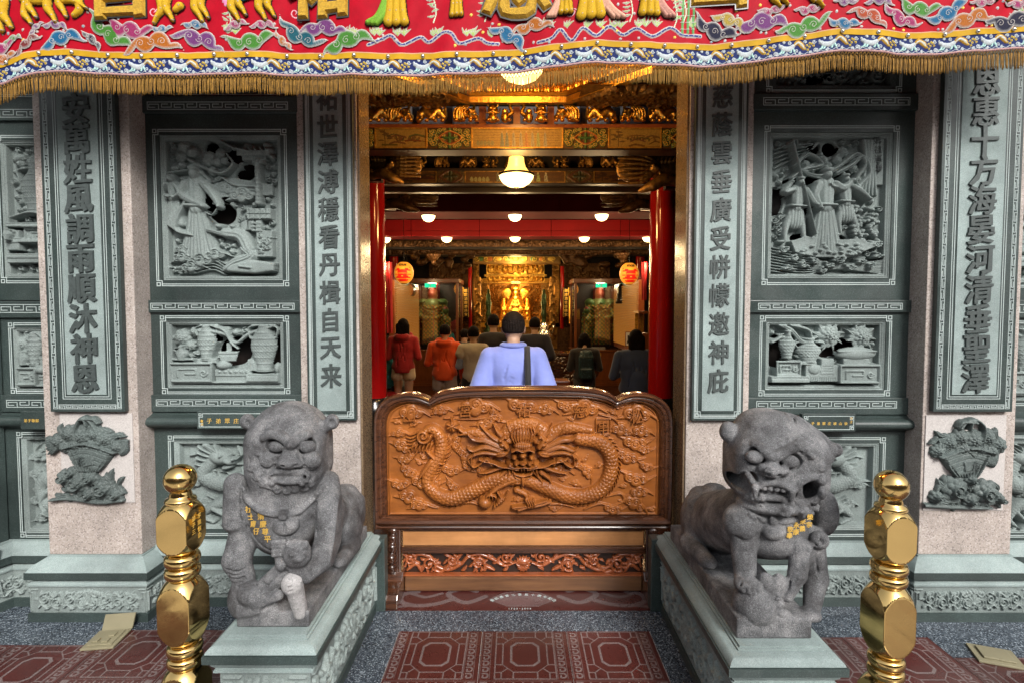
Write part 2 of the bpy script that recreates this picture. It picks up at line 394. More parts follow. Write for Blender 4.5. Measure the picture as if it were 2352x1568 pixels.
    def flower(s, cx, cy, r, h, base=0, n=7, col=None, rings=3, a0=0):
        for k in range(rings):
            q = r * (1 - k * .27)
            for i in range(n):
                a = a0 + 6.283 * i / n + k * .45
                s.dome(cx + .58 * q * math.cos(a), cy + .58 * q * math.sin(a), q * .44, q * .36, h * (.42 + .22 * k), a, base, .4, col)
        s.dome(cx, cy, r * .22, r * .22, h, 0, base, .5, col)
    def leaf(s, x, y, a, l, wd, h, base=0, col=None, rib=True):
        e = (x + l * math.cos(a), y + l * math.sin(a)); mid = ((x + e[0]) / 2 + wd * .25 * math.sin(a), (y + e[1]) / 2 - wd * .25 * math.cos(a))
        s.line([(x, y), mid, e], [wd * .35, wd * .55, wd * .05], h, base, col)
        if rib: s.groove([(x, y), mid, e], max(wd * .12, .5), h * .35)
    def cloud(s, cx, cy, L, h, base=0, rot=0, tails=True, col=None, lw=None, flip=1):
        """scrolled cloud with tails"""
        c, q = math.cos(rot), math.sin(rot); T = lambda x, y: (cx + L * (x * c - y * q * 1), cy + L * (x * q + y * c))
        if tails:
            s.line([T(-.5, flip * .16), T(-.32, flip * .1), T(-.1, 0)], [L * .01, L * .06, L * .1], h * .6, base, col)
            s.line([T(.1, 0), T(.3, -flip * .03), T(.55, flip * .12)], [L * .1, L * .06, L * .01], h * .6, base, col)
        for x, y, r in ((-.2, 0, .15), (0, -.08 * flip, .18), (.18, .02, .14), (-.02, .08, .14)):
            X, Y = T(x, y); s.dome(X, Y, r * L, r * L, h, 0, base, .28, col)
        lw = lw or max(.9, L * .028)
        for x, y, r, d in ((-.2, 0, .10, 1), (.0, -.06 * flip, .12, -1), (.18, .02, .09, 1)):
            X, Y = T(x, y); t = np.linspace(0, 1, 22); a = rot + d * 9 * t; rr = r * L * (1 - .85 * t)
            s.groove(np.stack([X + rr * np.cos(a), Y + rr * np.sin(a)], 1), lw, h * .4, False)
    def smooth(s, n=1):
        for _ in range(n):
            Z = np.pad(s.Z, 1, 'edge'); s.Z = (Z[1:-1, 1:-1] * 4 + Z[:-2, 1:-1] + Z[2:, 1:-1] + Z[1:-1, :-2] + Z[1:-1, 2:]) / 8
    def mesh(s, fn):
        """fn maps arrays (x, y, z) in canvas units to world x, y, z"""
        X, Y = np.meshgrid(s.x, s.y); V = np.stack(fn(X, Y, s.Z), -1).reshape(-1, 3)
        i = np.arange(s.ny * s.nx).reshape(s.ny, s.nx)
        F = np.stack([i[1:, :-1], i[1:, 1:], i[:-1, 1:], i[:-1, :-1]], -1).reshape(-1, 4); C = None if s.C is None else s.C.reshape(-1, 3)
        if s.M is not None:
            m = s.M.reshape(-1); F = F[m[F].all(1)]; used = np.unique(F); idx = np.full(len(V), -1); idx[used] = np.arange(len(used))
            F = idx[F]; V = V[used]; C = None if C is None else C[used]
        return V, F, C
    def build(s, name, mat, parent, fn, smooth=True):
        V, F, C = s.mesh(fn)
        return add(name, V, F, mat, parent, C, smooth)
def wallmap(b, rect, y0, k):
    """canvas bounds b -> world rectangle (X0, X1, Z0, Z1) on a wall facing the camera at depth y0; k metres per height unit"""
    x0, y0c, x1, y1 = b; X0, X1, Z0, Z1 = rect
    return lambda x, y, z: (X0 + (x - x0) / (x1 - x0) * (X1 - X0), y0 - z * k, Z1 - (y - y0c) / (y1 - y0c) * (Z1 - Z0))
def photomap(D, vy=704):
    """canvas in photograph units -> vertical plane at depth D"""
    k = sc(D); x0 = 0; o = W(PX, vy, D)
    return lambda x, y, z: ((x - PX) * k, D - z * k, o.z - (y - vy) * k)

# ------------------------------------------------------------------ solid carving: signed distances on a grid, then surface nets
class Vol:
    def __init__(s, lo, hi, h):
        s.lo = np.array(lo, float); s.h = h; n = np.ceil((np.array(hi) - s.lo) / h).astype(int) + 1; s.n = n
        s.F = np.full(n, .08, np.float32); s.ax = [s.lo[i] + h * np.arange(n[i]) for i in range(3)]
    def sub(s, lo, hi):
        i0 = np.clip(np.floor((np.array(lo) - s.lo) / s.h).astype(int), 0, s.n); i1 = np.clip(np.ceil((np.array(hi) - s.lo) / s.h).astype(int) + 1, 0, s.n)
        sl_ = tuple(slice(a, b) for a, b in zip(i0, i1))
        return sl_, s.ax[0][sl_[0]][:, None, None], s.ax[1][sl_[1]][None, :, None], s.ax[2][sl_[2]][None, None, :]
    def op(s, sl_, d, k, neg):
        A = s.F[sl_]
        if A.size == 0: return
        if neg: d = -d; A = -A if False else A; h = np.clip(.5 - .5 * (d - A) / k, 0, 1) if k else 0; r = np.maximum(A, d) if not k else (d + (A - d) * h + k * h * (1 - h)); 
        else:
            h = np.clip(.5 + .5 * (A - d) / k, 0, 1) if k else 0
            r = np.minimum(A, d) if not k else (A + (d - A) * h - k * h * (1 - h))
        s.F[sl_] = r
    def ell(s, c, r, k=.02, neg=False, rot=None):
        c = np.array(c, float); r = np.array([r] * 3 if np.isscalar(r) else r, float); m = r.max() + k + .03
        sl_, x, y, z = s.sub(c - m, c + m); x = x - c[0]; y = y - c[1]; z = z - c[2]
        if rot:
            for ax, a in rot:
                ca, sa = math.cos(a), math.sin(a)
                if ax == 'x': y, z = y * ca + z * sa, -y * sa + z * ca
                elif ax == 'y': x, z = x * ca - z * sa, x * sa + z * ca
                else: x, y = x * ca + y * sa, -x * sa + y * ca
        k0 = np.sqrt((x / r[0]) ** 2 + (y / r[1]) ** 2 + (z / r[2]) ** 2); k1 = np.sqrt((x / r[0] ** 2) ** 2 + (y / r[1] ** 2) ** 2 + (z / r[2] ** 2) ** 2)
        s.op(sl_, (k0 * (k0 - 1) / np.maximum(k1, 1e-6)).astype(np.float32), k, neg); return s
    def cap(s, a, b, ra, rb=None, k=.02, neg=False, flat=None):
        rb = ra if rb is None else rb; a = np.array(a, float); b = np.array(b, float); m = max(ra, rb) + k + .03
        sl_, x, y, z = s.sub(np.minimum(a, b) - m, np.maximum(a, b) + m); d = b - a; l2 = d @ d + 1e-9
        t = np.clip(((x - a[0]) * d[0] + (y - a[1]) * d[1] + (z - a[2]) * d[2]) / l2, 0, 1); f = flat or 1
        q = np.sqrt((x - a[0] - t * d[0]) ** 2 + ((y - a[1] - t * d[1]) / f) ** 2 + (z - a[2] - t * d[2]) ** 2) - (ra + (rb - ra) * t)
        s.op(sl_, q.astype(np.float32), k, neg); return s
    def path(s, pts, r, k=.01, neg=False, n=4):
        P = cr(pts, n); rr = np.interp(np.linspace(0, 1, len(P)), np.linspace(0, 1, len(r)), r) if isinstance(r, (list, tuple)) else [r] * len(P)
        for i in range(len(P) - 1): s.cap(P[i], P[i + 1], rr[i], rr[i + 1], k, neg)
        return s
    def box(s, c, b, rd=.01, k=.01, neg=False):
        c = np.array(c, float); b = np.array(b, float) - rd; m = b + rd + k + .03
        sl_, x, y, z = s.sub(c - m, c + m); qx = np.abs(x - c[0]) - b[0]; qy = np.abs(y - c[1]) - b[1]; qz = np.abs(z - c[2]) - b[2]
        d = np.sqrt(np.maximum(qx, 0) ** 2 + np.maximum(qy, 0) ** 2 + np.maximum(qz, 0) ** 2) + np.minimum(np.maximum(qx, np.maximum(qy, qz)), 0) - rd
        s.op(sl_, d.astype(np.float32), k, neg); return s
    def surf(s, y_from, pt_xz):
        """first solid point along +Y for (x, z): used to lay detail on the carved surface"""
        i = int(round((pt_xz[0] - s.lo[0]) / s.h)); j = int(round((pt_xz[1] - s.lo[2]) / s.h)); j0 = int(max(0, (y_from - s.lo[1]) / s.h))
        if not (0 <= i < s.n[0] and 0 <= j < s.n[2]): return None
        col = s.F[i, j0:, j]; hit = np.nonzero(col < 0)[0]
        if not len(hit): return None
        return s.lo[1] + (j0 + hit[0]) * s.h
    def mesh(s):
        F = s.F.copy(); F[0] = F[-1] = 1; F[:, 0] = F[:, -1] = 1; F[:, :, 0] = F[:, :, -1] = 1
        S = F < 0; cor = [(a, b, c) for a in (0, 1) for b in (0, 1) for c in (0, 1)]; n = np.array(F.shape) - 1
        g = lambda A, a, b, c: A[a:a + n[0], b:b + n[1], c:c + n[2]]
        cnt = sum(g(S, *c).astype(np.int8) for c in cor); act = np.argwhere((cnt > 0) & (cnt < 8))
        idx = np.full(n, -1, np.int32); idx[tuple(act.T)] = np.arange(len(act))
        vals = [F[act[:, 0] + a, act[:, 1] + b, act[:, 2] + c] for a, b, c in cor]; P = np.zeros((len(act), 3)); N = np.zeros(len(act))
        for i in range(8):
            for j in range(i + 1, 8):
                ci, cj = np.array(cor[i]), np.array(cor[j])
                if np.abs(ci - cj).sum() != 1: continue
                fi, fj = vals[i], vals[j]; m = (fi < 0) != (fj < 0); t = np.where(m, fi / np.where(m, fi - fj, 1), 0)[:, None]
                P += np.where(m[:, None], ci + (cj - ci) * t, 0); N += m
        V = s.lo + (act + P / N[:, None]) * s.h; Fs = []
        for ax in range(3):
            u, v = [(1, 2), (2, 0), (0, 1)][ax]; a = [slice(1, n[i]) for i in range(3)]; a[ax] = slice(0, n[ax]); b = list(a); b[ax] = slice(1, n[ax] + 1)
            A = S[tuple(a)]; B = S[tuple(b)]; e = np.argwhere(A != B); 
            if not len(e): continue
            sgn = A[tuple(e.T)]; q = e.copy(); q[:, u] += 1; q[:, v] += 1
            def at(du, dv):
                r = q.copy(); r[:, u] -= du; r[:, v] -= dv; return idx[tuple(r.T)]
            f = np.stack([at(0, 0), at(1, 0), at(1, 1), at(0, 1)], 1); f[~sgn] = f[~sgn][:, ::-1]; Fs.append(f)
        return V, np.vstack(Fs)
    def build(s, name, mat, parent, colfn=None, origin=None):
        V, Fq = s.mesh(); o = add(name, V, Fq, mat, parent, colfn(V) if colfn else None, True, origin=origin); return o

# ------------------------------------------------------------------ lettering
GL = {}
def glyph(ch, wx=.018, wy=.006):
    key = (ch, wx, wy)
    if key in GL: return GL[key]
    c = bpy.data.curves.new('glyph', 'FONT'); c.body = ch; c.align_x = 'CENTER'; c.align_y = 'CENTER'; c.resolution_u = 2
    o = bpy.data.objects.new('glyph', c); COL.objects.link(o); bpy.context.view_layer.update()
    dg = bpy.context.evaluated_depsgraph_get(); me = bpy.data.meshes.new_from_object(o.evaluated_get(dg))
    bm = bmesh.new(); bm.from_mesh(me); bmesh.ops.remove_doubles(bm, verts=bm.verts, dist=1e-5); bm.verts.ensure_lookup_table()
    P = np.array([v.co[:2] for v in bm.verts]); Fc = [[v.index for v in f.verts] for f in bm.faces]; N = np.zeros_like(P); B = []
    for f in bm.faces:
        for l in f.loops:
            if len(l.edge.link_faces) == 1:
                a, b = l.vert.index, l.link_loop_next.vert.index; d = P[b] - P[a]; nn = np.array([d[1], -d[0]]); q = np.linalg.norm(nn) + 1e-9
                if f.normal.z < 0: nn = -nn
                N[a] += nn / q; N[b] += nn / q; B.append((a, b))
    bm.free(); bpy.data.objects.remove(o); bpy.data.curves.remove(c); bpy.data.meshes.remove(me)
    N /= (np.linalg.norm(N, axis=1)[:, None] + 1e-9)
    mn, mx = P.min(0), P.max(0); P = P - (mn + mx) / 2
    k = min(1, 70 / max(1, len(P))) ** .5
    P = P + N * np.array([wx, wy]) * max(k, .35)
    P[:, 1] += .055 * P[:, 0] + .012 * np.sin(P[:, 0] * 9 + P[:, 1] * 4); P[:, 0] += .010 * np.sin(P[:, 1] * 8 + 1)
    GL[key] = (P, Fc, N, B); return GL[key]
def char(ch, c, size, depth, mat, parent, u=(1, 0, 0), v=(0, 0, 1), n=(0, -1, 0), name='character', bev=.012, wx=.018, wy=.006, xs=1., dome=0, cols=None):
    """one raised character: c centre on the surface, u/v in-plane axes, n out of the surface"""
    P, Fc, N, B = glyph(ch, wx, wy); u, v, n, c = map(np.array, (u, v, n, c)); jit = RNG.uniform(-.00018, .00018, len(P))
    Q = P - N * bev; A = c + np.outer(P[:, 0] * size * xs, u) + np.outer(P[:, 1] * size, v)
    Fr = c + np.outer(Q[:, 0] * size * xs, u) + np.outer(Q[:, 1] * size, v) + np.outer(depth + jit, n)
    m = len(P); F = [[i + m for i in f] for f in Fc] + [[a, b, b + m, a + m] for a, b in B]
    return add(name, np.vstack([A, Fr]), F, mat, parent)
def copy_text(s, c, size, step, depth, mat, parent, axis='v', **kw):
    """a short run of small characters joined into one inscription"""
    V = []; F = []
    u = np.array(kw.get('u', (1, 0, 0))); v = np.array(kw.get('v', (0, 0, 1))); n = np.array(kw.get('n', (0, -1, 0))); c = np.array(c, float)
    for i, ch in enumerate(s):
        if ch == ' ': continue
        P, Fc, N, B = glyph(ch, kw.get('wx', .006), kw.get('wy', .003)); p = c + (u if axis == 'u' else -v) * step * i
        m = sum(len(q) for q in V); A = p + np.outer(P[:, 0] * size, u) + np.outer(P[:, 1] * size, v)
        V.append(np.vstack([A, A + np.outer(depth + RNG.uniform(-1e-4, 1e-4, len(P)), n)])); k = len(P)
        F += [[j + m + k for j in f] for f in Fc] + [[a + m, b + m, b + m + k, a + m + k] for a, b in B]
    return add(kw.get('name', 'inscription'), np.vstack(V), F, mat, parent)
# =================================================================== THE STONE FRONT
AX = .045                                     # axis of the doorway
DW, DC, DB, DI = 3.10, 2.97, 2.935, 3.08      # panel wall, outer columns, their boards, inner columns
def lines(mb, segs, y, w, t=.0012):
    """axis-aligned raised strips on a plane facing the camera"""
    for (x0, z0, x1, z1) in segs:
        h = abs(z1 - z0) < 1e-6; e = t if h else t * .6
        mb.box(min(x0, x1) - w / 2, max(x0, x1) + w / 2, y - e, y + .001, min(z0, z1) - w / 2, max(z0, z1) + w / 2)
def meander(mb, x0, x1, z0, z1, y, w, n, vertical=False):
    """greek key band between two rails"""
    S = [(x0, z0, x1, z0), (x0, z1, x1, z1), (x0, z0, x0, z1), (x1, z0, x1, z1)]
    if vertical:
        L = (z1 - z0) / n; q = (x1 - x0)
        for i in range(n):
            a = z0 + i * L; f = 1 if i % 2 else -1; xa, xb = (x0, x1) if f > 0 else (x1, x0)
            S += [(xa + f * q * .3, a + L * .12, xa + f * q * .3, a + L * .88), (xa + f * q * .3, a + L * .12, xa + f * q * .75, a + L * .12), (xa + f * q * .75, a + L * .12, xa + f * q * .75, a + L * .6), (xa + f * q * .3, a + L * .88, xb, a + L * .88)]
    else:
        L = (x1 - x0) / n; q = z1 - z0
        for i in range(n):
            a = x0 + i * L; f = 1 if i % 2 else -1; za, zb = (z0, z1) if f > 0 else (z1, z0)
            S += [(a + L * .12, za + f * q * .3, a + L * .88, za + f * q * .3), (a + L * .12, za + f * q * .3, a + L * .12, za + f * q * .72), (a + L * .12, za + f * q * .72, a + L * .6, za + f * q * .72), (a + L * .88, za + f * q * .3, a + L * .88, zb)]
    lines(mb, S, y, w)
def knot_frame(mb, x0, x1, z0, z1, y, w, k=None, inner=True):
    k = k or 5.5 * w
    S = [(x0 + k, z0, x1 - k, z0), (x0 + k, z1, x1 - k, z1), (x0, z0 + k, x0, z1 - k), (x1, z0 + k, x1, z1 - k)]
    for cx, fx in ((x0, 1), (x1, -1)):
        for cz, fz in ((z0, 1), (z1, -1)):
            a, b = cx + fx * k * .62, cz + fz * k * .62
            S += [(cx, cz, a, cz), (cx, cz, cx, b), (a, cz, a, b), (cx, b, a, b), (cx + fx * k, cz, cx + fx * k, cz + fz * k), (cx, cz + fz * k, cx + fx * k, cz + fz * k)]
    if inner:
        g = 2.3 * w
        S += [(x0 + k, z0 + g, x1 - k, z0 + g), (x0 + k, z1 - g, x1 - k, z1 - g), (x0 + g, z0 + k, x0 + g, z1 - k), (x1 - g, z0 + k, x1 - g, z1 - k)]
    lines(mb, S, y, w)

# ---- figures and ornaments drawn as relief (photograph units, heights too)
def person_relief(c, x, y, h, b=4, lean=0, arm=None, skirt=.16, fold=5, hat=True, legs=False, face=1):
    """standing robed figure: x,y top of head, h height"""
    b -= 1; Q = 1.55; u = h / 7.; L = lambda k: x + lean * k * h
    if legs:
        for s in (-1, 1):
            c.line([(L(.5) + s * u * .3, y + h * .52), (L(.7) + s * u * (.75 if s > 0 else .95), y + h * .74), (L(1) + s * u * 1.05, y + h * .97)], [u * .5, u * .42, u * .26], 8 * Q, b)
            c.dome(L(1) + s * u * 1.3, y + h * .985, u * .48, u * .2, 8 * Q, 0, b)
        c.line([(L(.45), y + h * .45), (L(.6), y + h * .64)], [u * .8, u * 1.15], 9 * Q, b, p=.4, fold=(u * .3, .9))
    else:
        for s in (-1, -.35, .3, 1):
            c.line([(L(.42) + s * u * .3, y + h * .42), (L(.7) + s * u * .55, y + h * .7), (L(1) + s * u * skirt * 6, y + h)], [u * .42, u * .5, u * .6], (9 - abs(s) * 2) * Q, b, fold=(u * .26, .8))
    c.line([(L(.2), y + h * .2), (L(.45), y + h * .47)], [u * .85, u * .62], 11 * Q, b, p=.4, fold=(u * .4, .5))
    c.line([(L(.4) - u * .7, y + h * .44), (L(.4) + u * .7, y + h * .45)], [u * .2, u * .2], 13 * Q, b)
    for s, (dx, dy, ex, ey) in zip((-1, 1), arm or ((-1.2, 2.6, -.3, 3.2), (1.2, 2.6, .5, 3.3))):
        c.line([(L(.2) + s * u * .7, y + h * .2), (L(.2) + dx * u, y + dy * u), (L(.2) + ex * u, y + ey * u)], [u * .42, u * .42, u * .3], 14 * Q, b, fold=(u * .3, .6))
        c.dome(L(.2) + ex * u, y + ey * u, u * .28, u * .28, 16 * Q, 0, b)
    c.line([(L(.12), y + h * .13), (L(.18), y + h * .19)], [u * .25, u * .3], 11 * Q, b)
    c.dome(L(.06), y + u * .62, u * .42, u * .55, 16 * Q, 0, b, .45)
    for s in (-1, 1): c.dome(L(.06) + s * u * .17 + face, y + u * .55, u * .1, u * .05, -1.3, 0, 0, .5, mode='add')
    c.dome(L(.06) + face, y + u * .7, u * .08, u * .14, 1.2, 0, 0, .5, mode='add'); c.dome(L(.06) + face, y + u * .92, u * .14, u * .04, -1.2, 0, 0, .5, mode='add')
    if hat:
        c.dome(L(.03), y + u * .22, u * .46, u * .3, 17 * Q, 0, b, .4); c.dome(L(.02), y - u * .08, u * .24, u * .26, 15, 0, b)
def scroll_field(c, x0, y0, x1, y1, n, h, b=0, r=9, seed=1):
    g = random.Random(seed)
    for i in range(n):
        x, y = g.uniform(x0 + r, x1 - r), g.uniform(y0 + r, y1 - r); q = r * g.uniform(.6, 1.1)
        c.spiral(x, y, q, 1.4, q * .17, h, b, g.uniform(0, 6), g.choice((-1, 1)))
        a = g.uniform(0, 6); c.leaf(x + q * math.cos(a), y + q * math.sin(a), a + .5, q * 1.2, q * .5, h, b)
def waves(c, x0, y0, x1, y1, h, b, n=5):
    for i in range(n):
        yy = y0 + (y1 - y0) * i / n; k = int((x1 - x0) / 16)
        c.line([(x0 + (x1 - x0) * j / k, yy + 4 * math.sin(j * 1.3 + i * 2)) for j in range(k + 1)], 2.6, h, b)
        c.line([(x0 + (x1 - x0) * j / k, yy + 5 + 4 * math.sin(j * 1.3 + i * 2)) for j in range(k + 1)], 1.6, h * .6, b)
def vase(c, x, yb, h, wd, b, ped=True, pat=1):
    pr = [(.0, .62), (.08, .6), (.2, .7), (.45, 1), (.62, .95), (.74, .55), (.84, .34), (.93, .40), (1, .55)]
    yy = np.linspace(0, 1, 40); ww = np.interp(yy, [p[0] for p in pr], [p[1] for p in pr]) * wd / 2
    w = c.win(x - wd, yb - h, x + wd, yb); X = c.x[w[1]][None, :]; Y = c.y[w[0]][:, None]; t = (yb - Y) / h
    hw = np.interp(t, yy, ww); d = np.abs(X - x) / hw; z = b + 15 * np.sqrt(np.clip(1 - d * d, 0, 1)) + .9 * (np.abs((t * 9) % 1 - .5) < .12)
    if pat: z = z + .9 * ((np.sin(X * .9) * np.sin(Y * .9)) > .25) * (np.abs(t - .38) < .16)
    c.put(w, d < 1, z)
    for s in (-1, 1): c.line([(x + s * wd * .22, yb - h * .86), (x + s * wd * .52, yb - h * .8), (x + s * wd * .46, yb - h * .62)], wd * .05, 10, b)
def shelf(c, x0, y0, x1, y1, z):
    c.rect(x0, y0, x1, y1, z)
    for q in (3, 5): c.groove([(x0 + 4, y0 + q), (x1 - 4, y0 + q)], .8, 2, False)
def fretbox(c, x0, y0, x1, y1, z):
    c.rect(x0, y0, x1, y1, z); c.rect(x0 + 4, y0 + 5, x1 - 4, y1 - 4, z - 5, mode='set')
    w, h = x1 - x0, y1 - y0
    c.line([(x0 + w * .18, y1 - h * .25), (x0 + w * .18, y0 + h * .35), (x0 + w * .6, y0 + h * .35), (x0 + w * .6, y0 + h * .6), (x0 + w * .35, y0 + h * .6)], 1.8, 3, z - 5, smooth=False)
    c.spiral(x0 + w * .78, y0 + h * .55, h * .2, 1.3, 1.5, 3, z - 5)
def drape_panel(c):
    pass
def frame_mould(c, x0, y0, x1, y1, wd=11):
    """stepped picture-frame moulding that falls from the slab face to the carved ground"""
    for (a0, b0, a1, b1) in ((x0, y0, x1, y0 + wd), (x0, y1 - wd, x1, y1), (x0, y0, x0 + wd, y1), (x1 - wd, y0, x1, y1)):
        c.rect(a0, b0, a1, b1, -3.0, mode='set')
    for k, z in ((.12, -.6), (.34, -3.4), (.5, -2.0), (.72, -6), (.84, -4.6)):
        q = wd * k; r = wd * .06 + .7
        c.line([(x0 + q, y0 + q), (x1 - q, y0 + q), (x1 - q, y1 - q), (x0 + q, y1 - q), (x0 + q, y0 + q)], r, z + 6, -6, smooth=False, mode='set', p=.3)

def dragon_relief(c, body, r, h, b, head, hs=1., sc_=(5, 1.1), flip=1):
    c.line(body, r, h, b, scales=sc_, p=.45)
    P = cr(body, 5); n = len(P)
    for i in range(2, n - 2, 2):
        d = P[i + 1] - P[i]; d = d / (np.linalg.norm(d) + 1e-6); nn = np.array([d[1], -d[0]]) * flip; rr = np.interp(i / n, np.linspace(0, 1, len(r)), r) if isinstance(r, list) else r
        q = P[i] + nn * rr * .9; c.line([q, q + nn * rr * .6 - d * rr * .35], [rr * .28, .3], h * .5, b, smooth=False)
    x, y = head; s = 10 * hs
    c.dome(x, y, s * 1.5, s * 1.1, h * 1.5, .2 * flip, b); c.dome(x + flip * s * 1.3, y + s * .5, s * .95, s * .55, h * 1.5, .3 * flip, b)
    c.dome(x + flip * s * 1.0, y + s * 1.35, s * .9, s * .35, h * 1.2, -.2 * flip, b); c.dome(x + flip * s * .5, y - s * .35, s * .35, s * .3, h * 1.9, 0, b)
    c.dome(x + flip * s * 2.1, y + s * .1, s * .35, s * .3, h * 1.8, 0, b)
    for k in range(5): c.line([(x - flip * s * .8, y + (k - 2) * s * .4), (x - flip * s * 2, y + (k - 2.4) * s * .7), (x - flip * s * (2.9 + .2 * k), y + (k - 3) * s * .8)], [s * .25, s * .2, .4], h, b)
    for k in (-1, 1): c.line([(x, y - s * .7), (x - flip * s * (1 + k * .5), y - s * 1.6), (x - flip * s * (1.8 + k * .6), y - s * 1.9)], [s * .2, s * .14, .5], h * 1.2, b)
    c.line([(x + flip * s * 2, y + s * .5), (x + flip * s * 3, y - s * .4), (x + flip * s * 2.2, y - s * 1.6)], [s * .12, s * .12, .5], h, b)

def relief_panel(kind, bx):
    x0, y0, x1, y1 = bx; c = Canvas(x0, y0, x1, y1, 1.05, z=-18); a0, b0, a1, b1 = x0 + 11, y0 + 11, x1 - 11, y1 - 11; w, h = a1 - a0, b1 - b0
    g = random.Random(hash(kind) % 7 + 3 if False else len(kind) * 7 + 3); T = lambda u, v: (a0 + u * w, b0 + v * h)
    H = []
    def hole(u, v, ru, rv): H.append((*T(u, v), ru * w, rv * h))
    if kind == 'goddess':
        for (u, v, ru, rv) in ((.38, .05, .06, .05), (.60, .10, .08, .06), (.68, .24, .08, .04), (.42, .40, .12, .09), (.47, .53, .11, .08), (.72, .2, .05, .04)): hole(u, v, ru, rv)
        # pavilion, tree, wall
        c.line([T(.48, -.01), T(.60, .05), T(.78, .09)], [2, 4, 5], 14, -14); c.rect(*T(.64, .07), *T(.94, .115), -2); c.rect(*T(.68, .115), *T(.9, .145), -6)
        for k in range(7): c.line([T(.60 + k * .05, .055), T(.62 + k * .05, .075)], 2.6, 15, -14)
        c.line([T(.83, .15), T(.83, .46)], 8, 16, -14, p=.4, scales=(9, 2)); c.rect(*T(.78, .145), *T(.89, .175), 0)
        for (u, v, r) in ((.90, .03, 9), (.93, .07, 9), (.88, .09, 8), (.95, .12, 8)): c.flower(*T(u, v), r, 16, -14, 8)
        for (u, v, r) in ((.15, .04, 15), (.22, .08, 14), (.12, .11, 13), (.38, .11, 14), (.48, .09, 13), (.44, .15, 12), (.36, .15, 13), (.52, .14, 11), (.13, .18, 11), (.22, .19, 11), (.06, .2, 10), (.4, .22, 11), (.30, .24, 10)): c.flower(*T(u, v), r, 14, -13, 9, a0=u * 9)
        c.line([T(.2, .14), T(.34, .2), T(.5, .24), T(.6, .17), T(.55, .1)], [4, 4, 4, 3], 12, -13); c.line([T(0, .24), T(.25, .22), T(.4, .3)], 3.5, 11, -13)
        c.poly([T(.38, .32), T(.6, .27), T(.95, .32), T(.95, .4), T(.45, .42)], -8); c.cloud(*T(.68, .40), 80, 7, -8); c.cloud(*T(.55, .35), 60, 5, -9)
        c.line([T(.50, .27), T(.62, .33), T(.85, .34)], [1.5, 3, 4], 12, -12); c.rect(*T(.64, .34), *T(.84, .37), -5)
        for k in range(5): c.poly([T(.52 + k * .07, .56 + .02 * (4 - k)), T(.58 + k * .07, .54 + .02 * (4 - k)), T(.58 + k * .07, .66), T(.52 + k * .07, .66)], -6 + k)
        c.rect(*T(.73, .50), *T(.95, .58), 2); [c.groove([T(.75 + k * .05, .51), T(.75 + k * .05, .575)], 1, 4, False) for k in range(4)]; c.groove([T(.74, .545), T(.94, .545)], 1, 4, False)
        for k in range(3): c.rect(*T(.76, .60 + k * .027), *T(.86, .617 + k * .027), -1)
        c.rect(*T(.8, .66), *T(.95, .86), -4); scroll_field(c, *T(.8, .66), *T(.95, .86), 9, 5, -4, 7, 3)
        person_relief(c, *T(.055, .26), 110, -12, hat=True)
        person_relief(c, *T(.26, .19), 205, -13, arm=((-.9, 2.3, .7, 3.2), (1.5, 2.4, 1.9, 3.2)), lean=.015)
        for k in range(6): c.line([T(.2, .38 + k * .006), T(.12 - k * .004, .50 + k * .016), T(-.01 + k * .02, .60 + k * .013), T(.08 + k * .03, .64 + k * .012)], [4, 4.5, 5, 3], 13 + k * .6, -13)
        c.line([T(.36, .53), T(.42, .55), T(.47, .5), T(.5, .46), T(.43, .47)], 2.2, 17, -12)
        # kneeling figure
        c.line([T(.37, .66), T(.47, .68), T(.55, .7)], [6, 7, 7], 15, -12, fold=(5, 1)); c.line([T(.52, .68), T(.66, .70), T(.73, .8)], [12, 17, 15], 16, -12, p=.4, fold=(9, .6))
        c.dome(*T(.48, .635), 9, 8, 22, 0, -12); c.dome(*T(.60, .635), 8, 7, 18, 0, -12); c.line([T(.7, .8), T(.75, .85), T(.6, .9), T(.52, .95)], [14, 15, 12, 8], 15, -12, fold=(6, 1)); c.line([T(.66, .93), T(.76, .94)], 4, 20, -12)
        c.poly([T(.5, .93), T(.75, .88), T(.98, .9), T(.97, .965), T(.8, .985), T(.55, .97)], 3, edge=5)
        for (u, v, L) in ((.12, .86, 60), (.28, .885, 76), (.42, .84, 64), (.2, .93, 66), (.12, .80, 46)): c.cloud(*T(u, v), L, 13, -13, -.1)
        for k in range(5): c.line([T(.2 + k * .01, .98 - k * .022), T(.38, .95 - k * .022), T(.5, .99 - k * .02)], 1.6, 6, -14)
        for k in range(22): c.dome(*T(g.uniform(0, .2), g.uniform(.93, .98)), 4, 3, 8, g.uniform(0, 3), -14)
        for i, ch in enumerate(range(6)): c.spiral(*T(.03, .06 + i * .035), 4, 1.2, 1, 4, -13)
    elif kind == 'voyage':
        for (u, v, ru, rv) in ((.38, .06, .06, .05), (.53, .07, .06, .05), (.20, .33, .08, .06), (.35, .28, .05, .05), (.05, .46, .07, .1), (.64, .27, .06, .04), (.30, .5, .06, .07), (.62, .74, .07, .035), (.26, .73, .06, .03)): hole(u, v, ru, rv)
        for k in range(5): c.line([T(.02, .08 + k * .035), T(.14, .05 + k * .03), T(.3, .04 + k * .02), T(.42, .03)], 1.8, 6, -14); c.spiral(*T(.05 + .07 * k, .03 + .02 * (k % 2)), 7, 1.4, 1.5, 6, -14)
        for (u, v, r) in ((.3, .19, 12), (.4, .2, 13), (.35, .24, 11), (.46, .16, 11), (.62, .1, 15), (.70, .15, 14), (.58, .16, 12), (.72, .22, 13), (.76, .30, 11), (.3, .26, 9), (.5, .2, 11)): c.flower(*T(u, v), r, 12, -13, 8, a0=u * 9)
